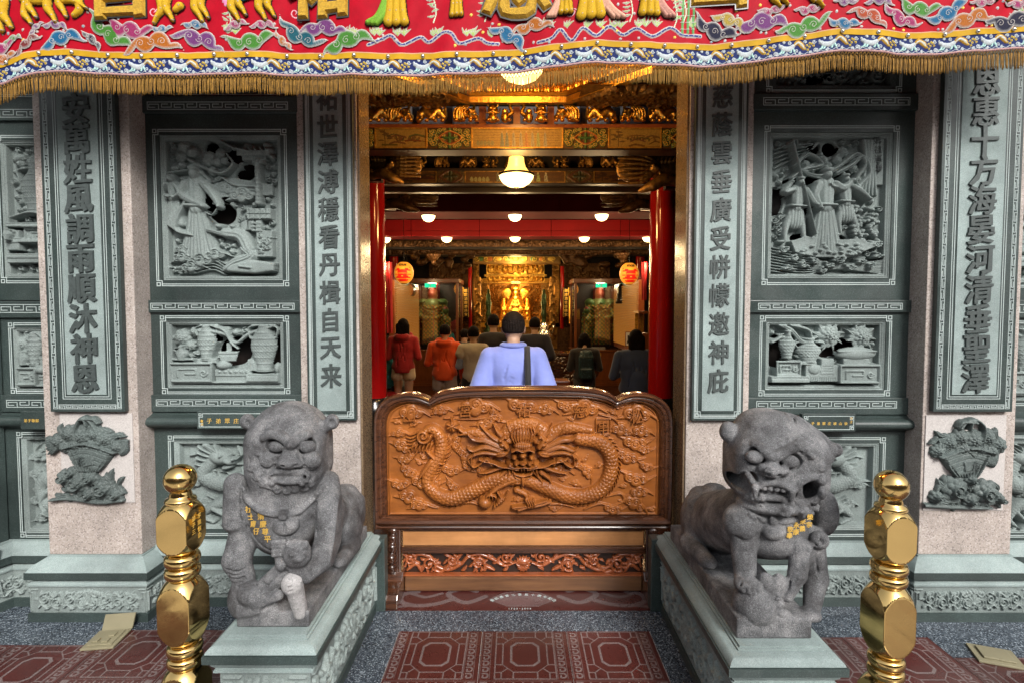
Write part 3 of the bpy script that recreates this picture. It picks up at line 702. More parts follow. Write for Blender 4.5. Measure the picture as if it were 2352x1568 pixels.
        for k in range(5): c.line([T(.80 + .03 * k, .02), T(.82 + .02 * k, .2), T(.78 + .035 * k, .42)], [6, 5, 4], 10, -13)
        c.rect(*T(.86, 0), *T(.99, .34), -9)
        for P in ([T(.18, .2), T(.3, .12), T(.42, .2), T(.25, .24), T(.4, .28), T(.55, .22), T(.72, .12), T(.8, .2), T(.72, .32), T(.82, .42)], [T(.55, .26), T(.68, .2), T(.78, .14), T(.84, .26), T(.74, .36)], [T(.15, .3), T(.24, .24), T(.34, .2)]):
            c.line(P, 4, 14, -10, fold=(4, .8)); c.line([(a + 2, b + 5) for a, b in P], 1.5, 12, -10)
        person_relief(c, *T(.23, .29), 150, -12, lean=-.05, arm=((-1.6, 1.6, -.9, .6), (1.3, 2.5, 1.7, 3)), legs=True)
        person_relief(c, *T(.46, .225), 190, -10, arm=((-1.0, 2.3, -.6, 3.4), (1.3, 1.7, 2.0, 1.1)), skirt=.15, lean=.03)
        person_relief(c, *T(.62, .27), 140, -12, arm=((-1.3, 1.5, -2.0, 1.2), (1.7, 2.0, 2.6, 2.9)), legs=True, lean=.13)
        c.line([T(.14, .03), T(.36, .71)], 2.3, 24, -12, smooth=False); c.line([T(.12, .06), T(.17, .03), T(.18, .09)], 2, 22, -10)
        for i in range(60): c.dome(*T(g.uniform(.72, .95), .5 + .3 * g.random()), 6, 6, 12, 0, -12)
        c.poly([T(.16, .76), T(.3, .72), T(.5, .75), T(.8, .74), T(.92, .8), T(.7, .88), T(.4, .88), T(.2, .84)], -1, edge=9)
        for i in range(26): c.dome(*T(g.uniform(.2, .85), g.uniform(.78, .86)), 8, 5, 13, g.uniform(-.4, .4), -8)
        for k in range(9): c.line([T(.0, .8 + k * .022), T(.3, .86 + k * .018), T(.6, .93 + k * .004), T(1, .9 + k * .012)], 1.9, 7 - k * .3, -13)
        for (u, v) in ((.1, .82), (.2, .88), (.28, .93), (.38, .9), (.5, .93), (.6, .9), (.7, .95), (.8, .9), (.88, .94), (.94, .86), (.15, .95), (.45, .97), (.93, .78)):
            for k in range(6): c.dome(*T(u + g.uniform(-.05, .05), v + g.uniform(-.02, .02)), 5, 4, 13, 0, -11); 
            c.spiral(*T(u, v), 8, 1.5, 1.8, 13, -11)
        c.spiral(*T(.03, .6), 9, 1.4, 2, 7, -13); scroll_field(c, *T(0, .5), *T(.14, .78), 9, 6, -14, 8, 5)
    elif kind == 'vases':
        for (u, v, ru, rv) in ((.38, .2, .05, .12), (.55, .45, .15, .25), (.78, .25, .05, .1), (.97, .45, .06, .3), (.66, .3, .1, .1)): hole(u, v, ru, rv)
        c.line([T(.35, .1), T(.5, .16), T(.6, .3), T(.72, .15), T(.93, .03)], [6, 6, 5, 6, 4], 13, -13); c.line([T(.4, .02), T(.5, .1), T(.56, .3), T(.62, .4)], [5, 6, 4, 2], 14, -12)
        for (u, v, r) in ((.5, .08, 9), (.58, .13, 9), (.45, .15, 8), (.08, .22, 21), (.2, .12, 13), (.16, .35, 12), (.26, .1, 11)): c.flower(*T(u, v), r, 14, -13, 8, a0=u)
        for k in range(8): c.leaf(*T(.05 + .03 * k, .5 + .05 * (k % 3)), g.uniform(0, 6), 16, 6, 8, -13)
        c.rect(*T(.0, .56), *T(.2, .6), -2); vase(c, *T(.09, .6), 34, 34, -12); vase(c, *T(.32, .6), 92, 46, -11)
        c.rect(*T(.24, .56), *T(.42, .65), 1); c.rect(*T(.5, .3), *T(.55, .46), -4); c.poly([T(.43, .44), T(.63, .44), T(.60, .62), T(.46, .62)], 1); c.groove([T(.44, .5), T(.62, .5)], 1, 2, False)
        c.dome(*T(.48, .68), 18, 12, 18, 0, -10); c.rect(*T(.40, .74), *T(.74, .87), 0); [c.dome(*T(.45 + .05 * k, .79), 4, 3, 2.5, 0, 0) for k in range(6)]; [c.groove([T(.41 + .022 * k, .88), T(.41 + .022 * k, .93)], 1, 2, False) for k in range(14)]
        c.rect(*T(.40, .87), *T(.74, .95), -2); fretbox(c, *T(-.01, .63), *T(.385, .96), 5)
        vase(c, *T(.85, .8), 125, 62, -10); [c.rect(*T(.70 + .03 * k, .58 + .04 * k), *T(.76 + .03 * k, .78), -1 + k) for k in range(4)]
        c.dome(*T(.98, .73), 9, 14, 12, 0, -8); shelf(c, *T(.7, .82), *T(1.01, .95), 6); c.rect(*T(0, .95), *T(1.0, .99), 2)
    elif kind == 'peonies':
        for (u, v, ru, rv) in ((.08, .45, .06, .3), (.24, .26, .05, .12), (.55, .4, .08, .15), (.6, .12, .08, .12), (.7, .35, .08, .12), (.45, .35, .05, .1)): hole(u, v, ru, rv)
        c.line([T(.02, .28), T(.12, .2), T(.18, .35)], 5, 12, -12); c.line([T(.1, 0), T(.2, .1), T(.3, .28), T(.42, .2)], [6, 7, 6, 4], 14, -13, fold=(5, 1)); c.line([T(.2, 0), T(.35, .08), T(.38, .2)], [5, 5, 4], 12, -13)
        for (u, v, r) in ((.54, .17, 29), (.84, .2, 27), (.33, .5, 18)): 
            for k in range(9): c.leaf(*T(u, v), k * .7 + u, r * 1.45, 10, 9, -13)
            c.flower(*T(u, v), r, 17, -12, 8, rings=4)
        vase(c, *T(.16, .56), 66, 40, -11); vase(c, *T(.36, .62), 56, 62, -11); c.dome(*T(.78, .47), 50, 16, 17, 0, -11, .35); c.rect(*T(.6, .41), *T(.96, .44), 5); c.rect(*T(.66, .56), *T(.9, .64), 1); c.rect(*T(.28, .6), *T(.42, .66), 2)
        fretbox(c, *T(.05, .58), *T(.28, .84), 3); [c.groove([T(.08 + .03 * k, .66), T(.08 + .03 * k, .77)], .9, 2.5, False) for k in range(6)]
        c.rect(*T(.32, .66), *T(.62, .94), 0); c.dome(*T(.4, .72), 14, 12, 4, 0, 0); c.rect(*T(.46, .55), *T(.58, .8), 1); [c.groove([T(.33 + .02 * k, .87), T(.33 + .02 * k, .93)], 1, 2, False) for k in range(14)]
        [c.groove([T(.47, .68 + .03 * k), T(.57, .68 + .03 * k)], .8, 2, False) for k in range(4)]
        fretbox(c, *T(.62, .64), *T(.99, .96), 6); shelf(c, *T(-.02, .84), *T(.35, .95), 6)
    elif kind.startswith('dragon'):
        fl = 1 if kind == 'dragon_l' else -1; U = (lambda u, v: T(u, v)) if fl > 0 else (lambda u, v: T(1 - u, v))
        for k in range(7): c.line([U(g.uniform(0, .3), .15 + k * .1), U(.3, .1 + k * .12), U(.55, .14 + k * .12), U(.8, .08 + k * .13)], 2, 5, -14)
        for (u, v) in ((.72, .1), (.85, .2), (.9, .4), (.1, .5), (.2, .75), (.8, .9), (.55, .6), (.9, .7)): c.cloud(*U(u, v), 50, 7, -14)
        dragon_relief(c, [U(.3, .2), U(.2, .38), U(.36, .5), U(.62, .44), U(.74, .56), U(.6, .72), U(.36, .74), U(.2, .88), U(.3, .97)], [15, 17, 19, 19, 18, 17, 14, 9, 5], 14, -13, U(.36, .16), 1.7, (6, 1.4), fl)
        for (u, v) in ((.55, .58), (.3, .8)):
            c.line([U(u, v), U(u + .14, v + .12), U(u + .06, v + .22)], [8, 7, 5], 16, -12); [c.line([U(u + .06, v + .22), U(u + .0 + .04 * k, v + .29)], [2.6, .6], 18, -12) for k in range(4)]
    elif kind == 'urn':
        for (u, v, ru, rv) in ((.85, .1, .12, .05), (.7, .62, .2, .06)): hole(u, v, ru, rv)
        for k in range(9): c.flower(*T(g.uniform(.1, .9), g.uniform(.01, .14)), 13, 14, -13, 7)
        vase(c, *T(.55, .52), 120, 88, -12); c.line([T(.1, .56), T(.5, .52), T(.9, .56)], 5, 16, -12)
        for k in range(3): shelf(c, *T(-.05, .6 + k * .12), *T(1, .64 + k * .12), 4); 
        c.rect(*T(-.05, .66), *T(.25, .82), 2); vase(c, *T(.1, .74), 26, 24, 0); vase(c, *T(.75, .72), 30, 30, -10); fretbox(c, *T(.3, .64), *T(.95, .74), -2); c.rect(*T(-.02, .86), *T(.7, .92), 2)
    elif kind == 'tops':
        scroll_field(c, a0, b0, a1, b1, 16, 9, -14, 16, 4); [hole(g.uniform(.2, .8), g.uniform(.2, .9), .06, .15) for _ in range(4)]
    if not kind.startswith('dragon'):
        for _ in range(int(w * h / 90)):        # leaves and scrolls crowd the bare ground
            x, y = g.uniform(a0 + 8, a1 - 8), g.uniform(b0 + 8, b1 - 8); q = c.win(x - 6, y - 6, x + 6, y + 6)
            if c.Z[q].max() < -11 and not any(((x - e[0]) / e[2]) ** 2 + ((y - e[1]) / e[3]) ** 2 < 1.5 for e in H): (c.flower(x, y, g.uniform(6, 9), 9, -15, 6, a0=x) if g.random() < .5 else c.spiral(x, y, 7, 1.3, 1.8, 7, -15, x, g.choice((-1, 1))))
    frame_mould(c, x0, y0, x1, y1, 11); c.smooth(1); X_, Y_ = np.meshgrid(c.x, c.y); cut = np.zeros(c.Z.shape, bool)
    for (cx, cy, rx, ry) in H: d = ((X_ - cx) / rx) ** 2 + ((Y_ - cy) / ry) ** 2; m = (d < 1.25) & (c.Z < -9.0); c.Z[m] -= 16 * np.clip(1.35 - d[m], 0, 1); cut |= (d < .95) & (c.Z < -12.)
    if H: c.M = ~cut
    return c

LABELS = {}
def carved_wall(name, label, D, X0, X1, blocks, base=True, ybot=3.5):
    """a stack of stone courses; blocks = list of (kind, z0, z1, ...)"""
    root = empty(name, ((X0 + X1) / 2, D, 0), label, 'wall')
    return root
def wall_side(root, D, X0, X1, vx0, vx1, spec):
    """spec: dict of photograph heights; X0..X1 wall extent; vx0..vx1 the same extent in the photograph"""
    k = (X1 - X0) / (vx1 - vx0); fx = lambda v: X0 + (v - vx0) * k
    for it in spec:
        t = it[0]; z1, z0 = ZZ(it[1], D), ZZ(it[2], D)
        if t == 'block':                      # polished slab with an opening that holds a relief
            kind, (rx0, ry0, rx1, ry1), (fx0, fy0, fx1, fy1) = it[3:6]
            a, b, p, q = fx(rx0), fx(rx1), ZZ(ry1, D), ZZ(ry0, D); m = MB()
            m.box(X0, X1, D, D + .3, q, z1); m.box(X0, X1, D, D + .3, z0, p); m.box(X0, a, D, D + .3, p, q); m.box(b, X1, D, D + .3, p, q)
            blk = m.build('stone_block', 'polished_green_stone', root); MB().box(a, b, D + .20, D + .3, p, q).build('hole_shade_sheet', 'shadow_timber', root)  # near-black sheet added behind the relief, gives the pierced holes their shade
            l = MB(); knot_frame(l, fx(fx0), fx(fx1), ZZ(fy1, D), ZZ(fy0, D), D, .0045, .030); l.build('incised_frame', 'etched_line_stone', blk)
            c = relief_panel(kind, (rx0, ry0, rx1, ry1)); c.build('carved_relief', 'dark_carved_stone' if kind in ('tops',) else 'carved_green_stone', root, wallmap(c.b, (a, b, p, q), D, sc(D) * 1.25))
        elif t == 'ledge':                    # thin course with a key-pattern band
            o = it[3]; m = MB().box(X0 - o * .6, X1 + o * .6, D - o, D + .3, z0, z1); blk = m.build('ledge_course', 'polished_green_stone', root, .004)
            zz = ZZ(it[4], D - o), ZZ(it[5], D - o); l = MB(); meander(l, fx(it[6]), fx(it[7]), zz[1], zz[0], D - o, .0036, it[8]); l.build('key_pattern', 'etched_line_stone', blk)
        elif t == 'torus':
            pr = []; o = it[3]; zc = (z0 + z1) / 2; h = (z1 - z0) / 2
            pr = [(-.05, z1), (.0, z1), (.012, z1 - .008)] + [(o * .35 + o * .65 * math.sin(a), zc + h * .62 * math.cos(a)) for a in np.linspace(.2, 2.6, 12)] + [(.012, z0 + .01), (0, z0), (-.05, z0)]
            m = MB().sweep([(X0, D + .2), (X0, D), (X1, D), (X1, D + .2)], pr); m.build('roll_moulding', 'polished_green_stone', root, smooth=False, angle=35)
        elif t == 'base':
            sweep_base(root, [(X0 - .02, D), (X1 + .02, D)], z1, it[3], it[4])
def sweep_base(root, path, ztop, kind, band, deep=.05, wrap=0):
    """stepped plinth: cavetto, fillets, carved band, foot; ztop falls to the floor"""
    z = lambda f: ztop * f; o = deep
    up = [(-.05, z(1)), (.006, z(1)), (.006, z(.97)), (o * .35, z(.935)), (o * .75, z(.88)), (o, z(.80)), (o + .004, z(.80)), (o + .004, z(.69)), (o * .55, z(.675)), (o * .55, z(.655)), (o * .7, z(.65)), (o * .95, z(.60)), (o * .95, z(.575)), (o * .8, z(.57)), (o * .8, z(.565))]
    m = MB().sweep(path, up[:6]); m.build('cavetto_moulding', 'field_stone', root, angle=30)
    m = MB().sweep(path, up[5:9]); m.build('plinth_course', 'polished_green_stone', root, angle=30)
    m = MB().sweep(path, up[8:]); m.build('fillet_moulding', 'field_stone', root, angle=30)
    m = MB().sweep(path, [(o * .8, z(.566)), (o * .8, z(.14))]); m.build('band_ground', 'carved_green_stone', root)
    m = MB().sweep(path, [(o * .8, z(.14)), (o * .95, z(.135)), (o * .95, 0), (-.05, 0)]); m.build('foot_course', 'polished_green_stone', root, angle=30)
    # carved foliage laid on each run of the band
    zt, zb = z(.55), z(.15); P = [Vector(p) for p in path]
    offs = []
    for i in range(len(P) - 1):
        d = (P[i + 1] - P[i]).normalized(); nrm = Vector((d.y, -d.x)); a = P[i] + nrm * (o * .8 + .001); b = P[i + 1] + nrm * (o * .8 + .001)
        if i > 0: a -= d * o * .8
        if i < len(P) - 2: b += d * o * .8
        L = (b - a).length
        if L < .06: continue
        hgt = zt - zb; u = 100 * L / hgt; c = Canvas(0, 0, u, 100, 1.4 if L > .3 else 2, z=-2)
        band_ornament(c, u, i + int(L * 10))
        base = a
        c.build('carved_band', 'carved_green_stone', root, lambda x, y, zz: (base.x + d.x * x / 100 * hgt + nrm.x * zz * hgt / 100, base.y + d.y * x / 100 * hgt + nrm.y * zz * hgt / 100, zt - y / 100 * hgt))
def band_ornament(c, u, seed=0):
    """symmetrical scrolling leaves between hooked key frames, 100 units tall"""
    for s in (0, 1):
        X = lambda x: x if s == 0 else u - x
        c.line([(X(5), 95), (X(5), 20), (X(16), 20), (X(16), 45), (X(30), 45)], 2.6, 8, 0, smooth=False)
        c.line([(X(30), 8), (X(5), 8)], 2.2, 7, 0, smooth=False)
        n = max(1, int((u / 2 - 36) / 42)); st = (u / 2 - 30) / n
        for k in range(n):
            cx = 34 + st * (k + .5); f = 1 if k % 2 else -1
            c.spiral(X(cx), 52 + f * 8, 22, 1.7, 3.6, 11, 0, 1.5 * f, f if s == 0 else -f)
            c.line([(X(cx - st * .5), 52 - f * 28), (X(cx - st * .2), 52 - f * 16), (X(cx + st * .3), 52 - f * 30), (X(cx + st * .5), 50 + f * 30)], [4, 5, 5, 3], 10, 0)
            for j in range(7):
                a = j * .9 + seed; c.leaf(X(cx + 20 * math.cos(a)), 52 + 24 * math.sin(a), (a if s == 0 else math.pi - a), 17, 10, 9, 0)
    m = u / 2
    for k in range(-3, 4): c.leaf(m, 62, -math.pi / 2 + k * .42, 38, 13, 12, 0); c.leaf(m, 60, math.pi / 2 + k * .5, 30, 11, 10, 0)
    c.dome(m, 62, 9, 9, 16); [c.dome(m + 13 * k, 14 + abs(k) * 3, 8, 8, 10) for k in range(-3, 4)]

# ---- left and right panel walls
WL = (-2.150, -1.252); WR = (1.358, 2.292)
root = empty('carved_panel_wall', ((WL[0] + WL[1]) / 2, DW, 0), 'green stone wall left of the doorway, large relief of a lady before a kneeling man', 'wall')
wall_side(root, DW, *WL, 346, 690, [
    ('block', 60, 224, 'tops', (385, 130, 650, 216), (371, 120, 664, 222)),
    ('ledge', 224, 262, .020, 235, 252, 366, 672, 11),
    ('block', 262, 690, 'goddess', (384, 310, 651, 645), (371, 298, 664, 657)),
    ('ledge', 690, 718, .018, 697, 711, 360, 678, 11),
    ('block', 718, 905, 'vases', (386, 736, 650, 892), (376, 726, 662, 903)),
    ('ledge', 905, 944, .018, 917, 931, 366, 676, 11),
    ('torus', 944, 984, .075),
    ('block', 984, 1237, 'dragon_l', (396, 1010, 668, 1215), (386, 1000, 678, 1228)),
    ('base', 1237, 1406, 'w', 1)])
WALL_L = root
root = empty('carved_panel_wall', ((WR[0] + WR[1]) / 2, DW, 0), 'green stone wall right of the doorway, large relief of two warriors flanking a lady', 'wall')
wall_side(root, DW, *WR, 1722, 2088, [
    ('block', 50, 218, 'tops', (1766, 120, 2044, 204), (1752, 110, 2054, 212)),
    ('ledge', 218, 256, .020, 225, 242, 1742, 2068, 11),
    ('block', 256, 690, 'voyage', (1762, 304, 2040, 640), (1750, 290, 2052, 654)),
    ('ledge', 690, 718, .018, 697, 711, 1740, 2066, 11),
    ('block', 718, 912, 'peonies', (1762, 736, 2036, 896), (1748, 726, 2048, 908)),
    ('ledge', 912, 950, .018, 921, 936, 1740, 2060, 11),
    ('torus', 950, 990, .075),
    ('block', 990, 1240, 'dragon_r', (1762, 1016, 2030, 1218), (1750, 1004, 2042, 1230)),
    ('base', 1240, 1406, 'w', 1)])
WALL_R = root
c0 = W(2020, 305, DW); 
for i, ch in enumerate('媽祖巡海'):
    p = W(2018 + i * 1.0, 322 + i * 21, DW); char(ch, (p.x + .0, DW + .022, p.z), .046, .014, 'char_stone', WALL_R, wx=.01)
# dedication plates on the roll mouldings
def plate(root, vx0, vx1, vy0, vy1, D, text, small):
    a, b = W(vx0, vy1, D), W(vx1, vy0, D); m = MB().box(a.x, b.x, D, D + .03, a.z, b.z); pl = m.build('dedication_plate', 'polished_green_stone', root, .002)
    l = MB(); knot_frame(l, a.x + .012, b.x - .012, a.z + .012, b.z - .012, D, .0035, .02, False); l.build('incised_frame', 'etched_line_stone', pl)
    w = b.x - a.x; n = len(text); st = (w - .085) / n
    copy_text(text, (a.x + .045 + st / 2, D, (a.z + b.z) / 2 - .004), st * .62, st, .0008, 'gold_lettering', pl, 'u')
    copy_text(small[0], (a.x + .028, D, a.z + .045), .017, .019, .0012, 'gold_lettering', pl, 'v'); copy_text(small[1], (b.x - .026, D, b.z - .025), .017, .019, .0012, 'gold_lettering', pl, 'v')
plate(WALL_L, 453, 630, 944, 984, DW - .085, '子弟眾庄坡山後', ('敬献', '信士'))
plate(WALL_R, 1842, 1966, 950, 990, DW - .085, '子弟眾庄坡山後', ('敬献', '信士'))

# ---- far-left and far-right walls, seen as slivers past the outer columns
root = empty('carved_panel_wall', (-3.1, DW, 0), 'green stone wall at the far left edge, relief of an urn on shelves', 'wall')
XL = (-3.20, -2.60)
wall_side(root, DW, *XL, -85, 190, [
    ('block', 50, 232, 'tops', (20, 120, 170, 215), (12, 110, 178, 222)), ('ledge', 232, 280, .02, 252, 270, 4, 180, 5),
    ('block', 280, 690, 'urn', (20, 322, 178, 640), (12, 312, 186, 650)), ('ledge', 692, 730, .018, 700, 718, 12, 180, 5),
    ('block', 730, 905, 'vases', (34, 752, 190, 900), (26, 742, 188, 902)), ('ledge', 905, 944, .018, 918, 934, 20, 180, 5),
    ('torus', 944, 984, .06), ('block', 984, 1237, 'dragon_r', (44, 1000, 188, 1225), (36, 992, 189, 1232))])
pl = MB().box(XX(40, 3.0), XX(97, 3.0), 2.99, 3.02, ZZ(984, 3), ZZ(944, 3)).build('dedication_plate', 'polished_green_stone', root, .002)
copy_text('弟子敬献', (XX(52, 3), 2.99, ZZ(964, 3)), .02, .022, .0012, 'gold_lettering', pl, 'u')
sweep_base(root, [(-3.25, 2.45), (-2.98, DW), (-2.55, DW)], ZZ(1237, DW), 'w', 1)
root = empty('carved_panel_wall', (3.1, DW, 0), 'grey-green carved stone wall glimpsed beyond the far right column', 'wall')
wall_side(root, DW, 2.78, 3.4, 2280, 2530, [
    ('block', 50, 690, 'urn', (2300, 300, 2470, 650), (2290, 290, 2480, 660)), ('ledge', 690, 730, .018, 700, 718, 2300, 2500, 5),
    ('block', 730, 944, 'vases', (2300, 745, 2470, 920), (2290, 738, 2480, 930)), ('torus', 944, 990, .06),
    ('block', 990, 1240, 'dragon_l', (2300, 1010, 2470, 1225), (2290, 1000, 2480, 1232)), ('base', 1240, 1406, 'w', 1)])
# angled wing of the far-left porch (dark drum-shaped stone just in frame)
root = empty('stone_wing_wall', (-3.05, 2.7, 0), 'dark stone wing wall at the extreme left edge carrying a round drum stone', 'wall')
m = MB().raw([(-3.25, 2.35, .25), (-3.0, DW - .01, .25), (-3.0, DW - .01, 3.2), (-3.25, 2.35, 3.2), (-3.5, 2.35, .25), (-3.3, DW - .01, .25), (-3.3, DW - .01, 3.2), (-3.5, 2.35, 3.2)], [(0, 1, 2, 3), (4, 7, 6, 5), (0, 4, 5, 1), (3, 2, 6, 7), (0, 3, 7, 4)])
m.build('wall_slab', 'polished_green_stone', root)
v = Vol((-3.3, 2.3, .1), (-2.85, 3.1, 1.2), .012); v.ell((-3.10, 2.72, .82), (.06, .24, .24)); v.box((-3.08, 2.75, .46), (.08, .2, .06), .02); v.ell((-3.04, 2.72, .82), (.03, .15, .15)); v.box((-3.05, 2.76, .34), (.09, .24, .04), .01)
v.build('drum_stone', 'dark_carved_stone', root)

# ---- columns with couplet boards
def board(col, X0, X1, z0, z1, D, text, zt, size, xs, key=True, fx=.0):
    t = .03; bd = MB().box(X0, X1, D, D + t, z0, z1).build('couplet_board', 'polished_green_stone', col, .003)
    w = X1 - X0; ex = .085 if key else .045
    fa, fb, fz = X0 + ex, X1 - ex, z0 + (ex if not key else .085)
    MB().box(fa + .012, fb - .012, D - .0035, D + .001, fz + .012, z1 - .02).build('carved_field', 'field_stone', bd)
    l = MB(); lw = .0035
    if key:
        g = .018; q = .034
        meander(l, X0 + g, X0 + q + .006, z0 + g, z1 - .02, D, .003, 36, True); meander(l, X1 - q - .006, X1 - g, z0 + g, z1 - .02, D, .003, 36, True)
        meander(l, X0 + q + .014, X1 - q - .014, z0 + g, z0 + q + .006, D, .003, 9)
    S = []
    for k in ((0, .012) if key else (-.018, -.008, 0)):
        S += [(fa - .012 + k, fz - .012 + k, fa - .012 + k, z1 - .02), (fb + .012 - k, fz - .012 + k, fb + .012 - k, z1 - .02), (fa - .012 + k, fz - .012 + k, fb + .012 - k, fz - .012 + k)]
    lines(l, S, D, lw)
    if not key: knot_frame(l, X0 + .02, X1 - .02, z0 + .022, z1 + .3, D, .0035, .03, False)
    l.build('incised_border', 'etched_line_stone', bd)
    xc = (fa + fb) / 2 + fx
    for i, ch in enumerate(text):
        char(ch, (xc, D - .0035, ZZ(zt[0] + (zt[1] - zt[0]) * i / (len(text) - 1), D)), size, .011 if key else .007, 'char_stone', bd, xs=xs, wx=.056 if key else .040, wy=.030)
    return bd
def outer_column(label, X0, X1, bx, text, zt, flip):
    col = empty('stone_column', ((X0 + X1) / 2, DC, 0), label, 'column', 'outer stone columns')
    zb = ZZ(1272, DC)
    MB().box(X0, X1, DC, DC + .42, zb, 3.4).build('granite_shaft', 'pink_granite', col, .006)
    sweep_base(col, [(X0, DC + .4), (X0, DC), (X1, DC), (X1, DC + .4)], zb, 'c', 1, .075)
    board(col, bx[0], bx[1], ZZ(945, DB), 3.38, DB, text, zt, .172, .90)
    return col
cl = outer_column('pink granite column left of the lady relief, its board reading down to 沐神恩', -2.655, -2.127, (XX(107, DB), XX(279, DB)), '國泰民安萬姓風調雨順沐神恩'[3:], (252, 868), 1)
cr_ = outer_column('pink granite column at the right edge, its board reading down to 垂聖澤', 2.289, 2.812, (XX(2152, DB), XX(2335, DB)), '恩惠十方海晏河清垂聖澤', (188, 868), -1)
def inner_column(label, X0, X1, bx, text, zt):
    col = empty('door_column', ((X0 + X1) / 2, DI, 0), label, 'column', 'columns flanking the doorway')
    MB().box(X0, X1, DI, DI + .218, 0, 3.4).build('granite_shaft', 'pink_granite', col, .004)
    j = X1 if X1 < 0 else X0; s = 1 if X1 < 0 else -1
    MB().box(j, j + s * .012, DI + .012, DI + .222, 0, 3.4).build('polished_jamb', 'polished_jamb_granite', col, .002)
    board(col, bx[0], bx[1], ZZ(965, DI - .03), 3.38, DI - .03, text, zt, .142, .86, False)
    return col
cdl = inner_column('pink granite door column left of the doorway, board reading down to 自天来', WL[1] + .002, -.91, (XX(703, 3.05), XX(815, 3.05)), '祐世澤溥穩看丹楫自天来', (228, 862))
cdr = inner_column('pink granite door column right of the doorway, board reading down to 邀神庇', .993, WR[0] - .002, (XX(1592, 3.05), XX(1711, 3.05)), '慈蔭雲垂廣受帡幪邀神庇', (222, 874))

# ---- flower baskets on the outer columns
def basket(col, vx0, vy0, vx1, vy1, px, flip, mark):
    D = DC - .004; zz = lambda v: ZZ(v, DC)
    MB().box(XX(px[0], DC), XX(px[1], DC), DC - .006, DC + .01, zz(px[3]), zz(px[2])).build('pale_backing', 'plaster_granite', col, .001)
    c = Canvas(vx0, vy0, vx1, vy1, .9, masked=True); w, h = vx1 - vx0, vy1 - vy0
    T = (lambda u, v: (vx0 + u * w, vy0 + v * h)) if flip > 0 else (lambda u, v: (vx1 - u * w, vy0 + v * h)); g = random.Random(4)
    c.line([T(.36, .34), T(.37, .16), T(.46, .04), T(.56, .08), T(.64, .2), T(.66, .32)] if flip > 0 else [T(.36, .3), T(.34, .12), T(.44, .03), T(.56, .05), T(.62, .12)], 4.5, 14, 4, fold=(3, 1)); c.dome(*T(.48, .05), 11, 7, 18, 0, 3); c.line([T(.44, .06), T(.6, .05), T(.66, .1)], [4, 5, 2], 17, 3); c.line([T(.5, .06), T(.52, .13)], [4, 1.5], 17, 3)
    for k in range(9): c.leaf(*T(.16, .3), 2.2 + k * .16, 40 + 5 * (k % 2), 10, 11, 3) if flip > 0 else c.leaf(*T(.86, .3), .9 - k * .16, 38, 10, 11, 3)
    for k in range(10): c.leaf(*T(.86, .33), 1.3 - k * .17, 30, 9, 9, 3) if flip > 0 else c.leaf(*T(.16, .34), 1.7 + k * .1, 44, 8, 9, 3)
    B = [T(.24, .38), T(.5, .32), T(.84, .42), T(.74, .54), T(.62, .64), T(.44, .60), T(.34, .52)]
    c.poly(B, 15, edge=9)
    for k in range(9): c.line([T(.27 + .06 * k, .40 + .004 * k), T(.33 + .05 * k, .52), T(.4 + .03 * k, .62)], 2.0, 3.2, 12)
    for k in range(4): c.groove([T(.26 + k * .02, .42 + k * .045), T(.5, .38 + k * .05), T(.8 - k * .03, .46 + k * .045)], 1.1, 2.4)
    c.line([T(.23, .37), T(.5, .325), T(.85, .42)], 3.4, 19, 2); a, b = T(.52, .5); c.poly([(a - 13, b - 9), (a + 12, b - 14), (a + 15, b + 9), (a - 9, b + 14)], 18)
    for k in range(34): c.leaf(*T(.14 + .74 * g.random(), .18 + .2 * g.random()), g.uniform(0, 6), 22, 11, 10, 3)
    for (u, v, r) in ((.14, .30, 20), (.28, .22, 22), (.44, .25, 27), (.60, .22, 22), (.73, .27, 22), (.86, .36, 17), (.36, .34, 17), (.56, .33, 17), (.22, .36, 16)): c.flower(*T(u, v), r, 19, 3, 8, a0=u * 7, rings=4)
    for k in range(30): c.leaf(*T(.14 + .72 * g.random(), .68 + .24 * g.random()), g.uniform(0, 6), 22, 11, 9, 3)
    for (u, v, r) in (((.36, .76, 30), (.68, .82, 28), (.52, .70, 20), (.20, .70, 20), (.84, .88, 16), (.30, .64, 15), (.5, .88, 18)) if flip > 0 else ((.28, .80, 33), (.64, .76, 34), (.12, .86, 15), (.86, .84, 16), (.46, .88, 18), (.46, .66, 17))): c.flower(*T(u, v), r, 22, 3, 7, rings=4, a0=v * 9); [c.spiral(*T(u, v), r * .5, 1.6, 1.5, 24, 3)]
    c.line([T(.0, .95), T(.25, .93), T(.6, .97), T(.9, .95)] if flip > 0 else [T(.2, .96), T(.6, .95), T(1, .93)], [3, 5, 6, 5], 10, 3); c.smooth(1)
    c.Z[~c.M] = 0; # sink the outline into the column
    Mx = c.M.copy(); q = np.pad(c.M, 1); Mx |= q[2:, 1:-1] | q[:-2, 1:-1] | q[1:-1, 2:] | q[1:-1, :-2]; c.M = Mx
    o = c.build('flower_basket_carving', 'dark_carved_stone', col, wallmap(c.b, (XX(vx0, D), XX(vx1, D), ZZ(vy1, D), ZZ(vy0, D)), D, sc(D)))
    p = W(*T(.52, .5), D); char(mark, (p.x, D - 18 * sc(D), p.z), .05, .004, 'char_stone', o, wx=.02)
granite('plaster_granite', (.47, .44, .425), (.33, .3, .29), (.6, .57, .55), 200, .75, .05, .15, .4)
basket(cl, 103, 948, 290, 1156, (129, 297, 948, 1152), 1, '花')
basket(cr_, 2132, 955, 2328, 1172, (2134, 2320, 952, 1170), -1, '角')
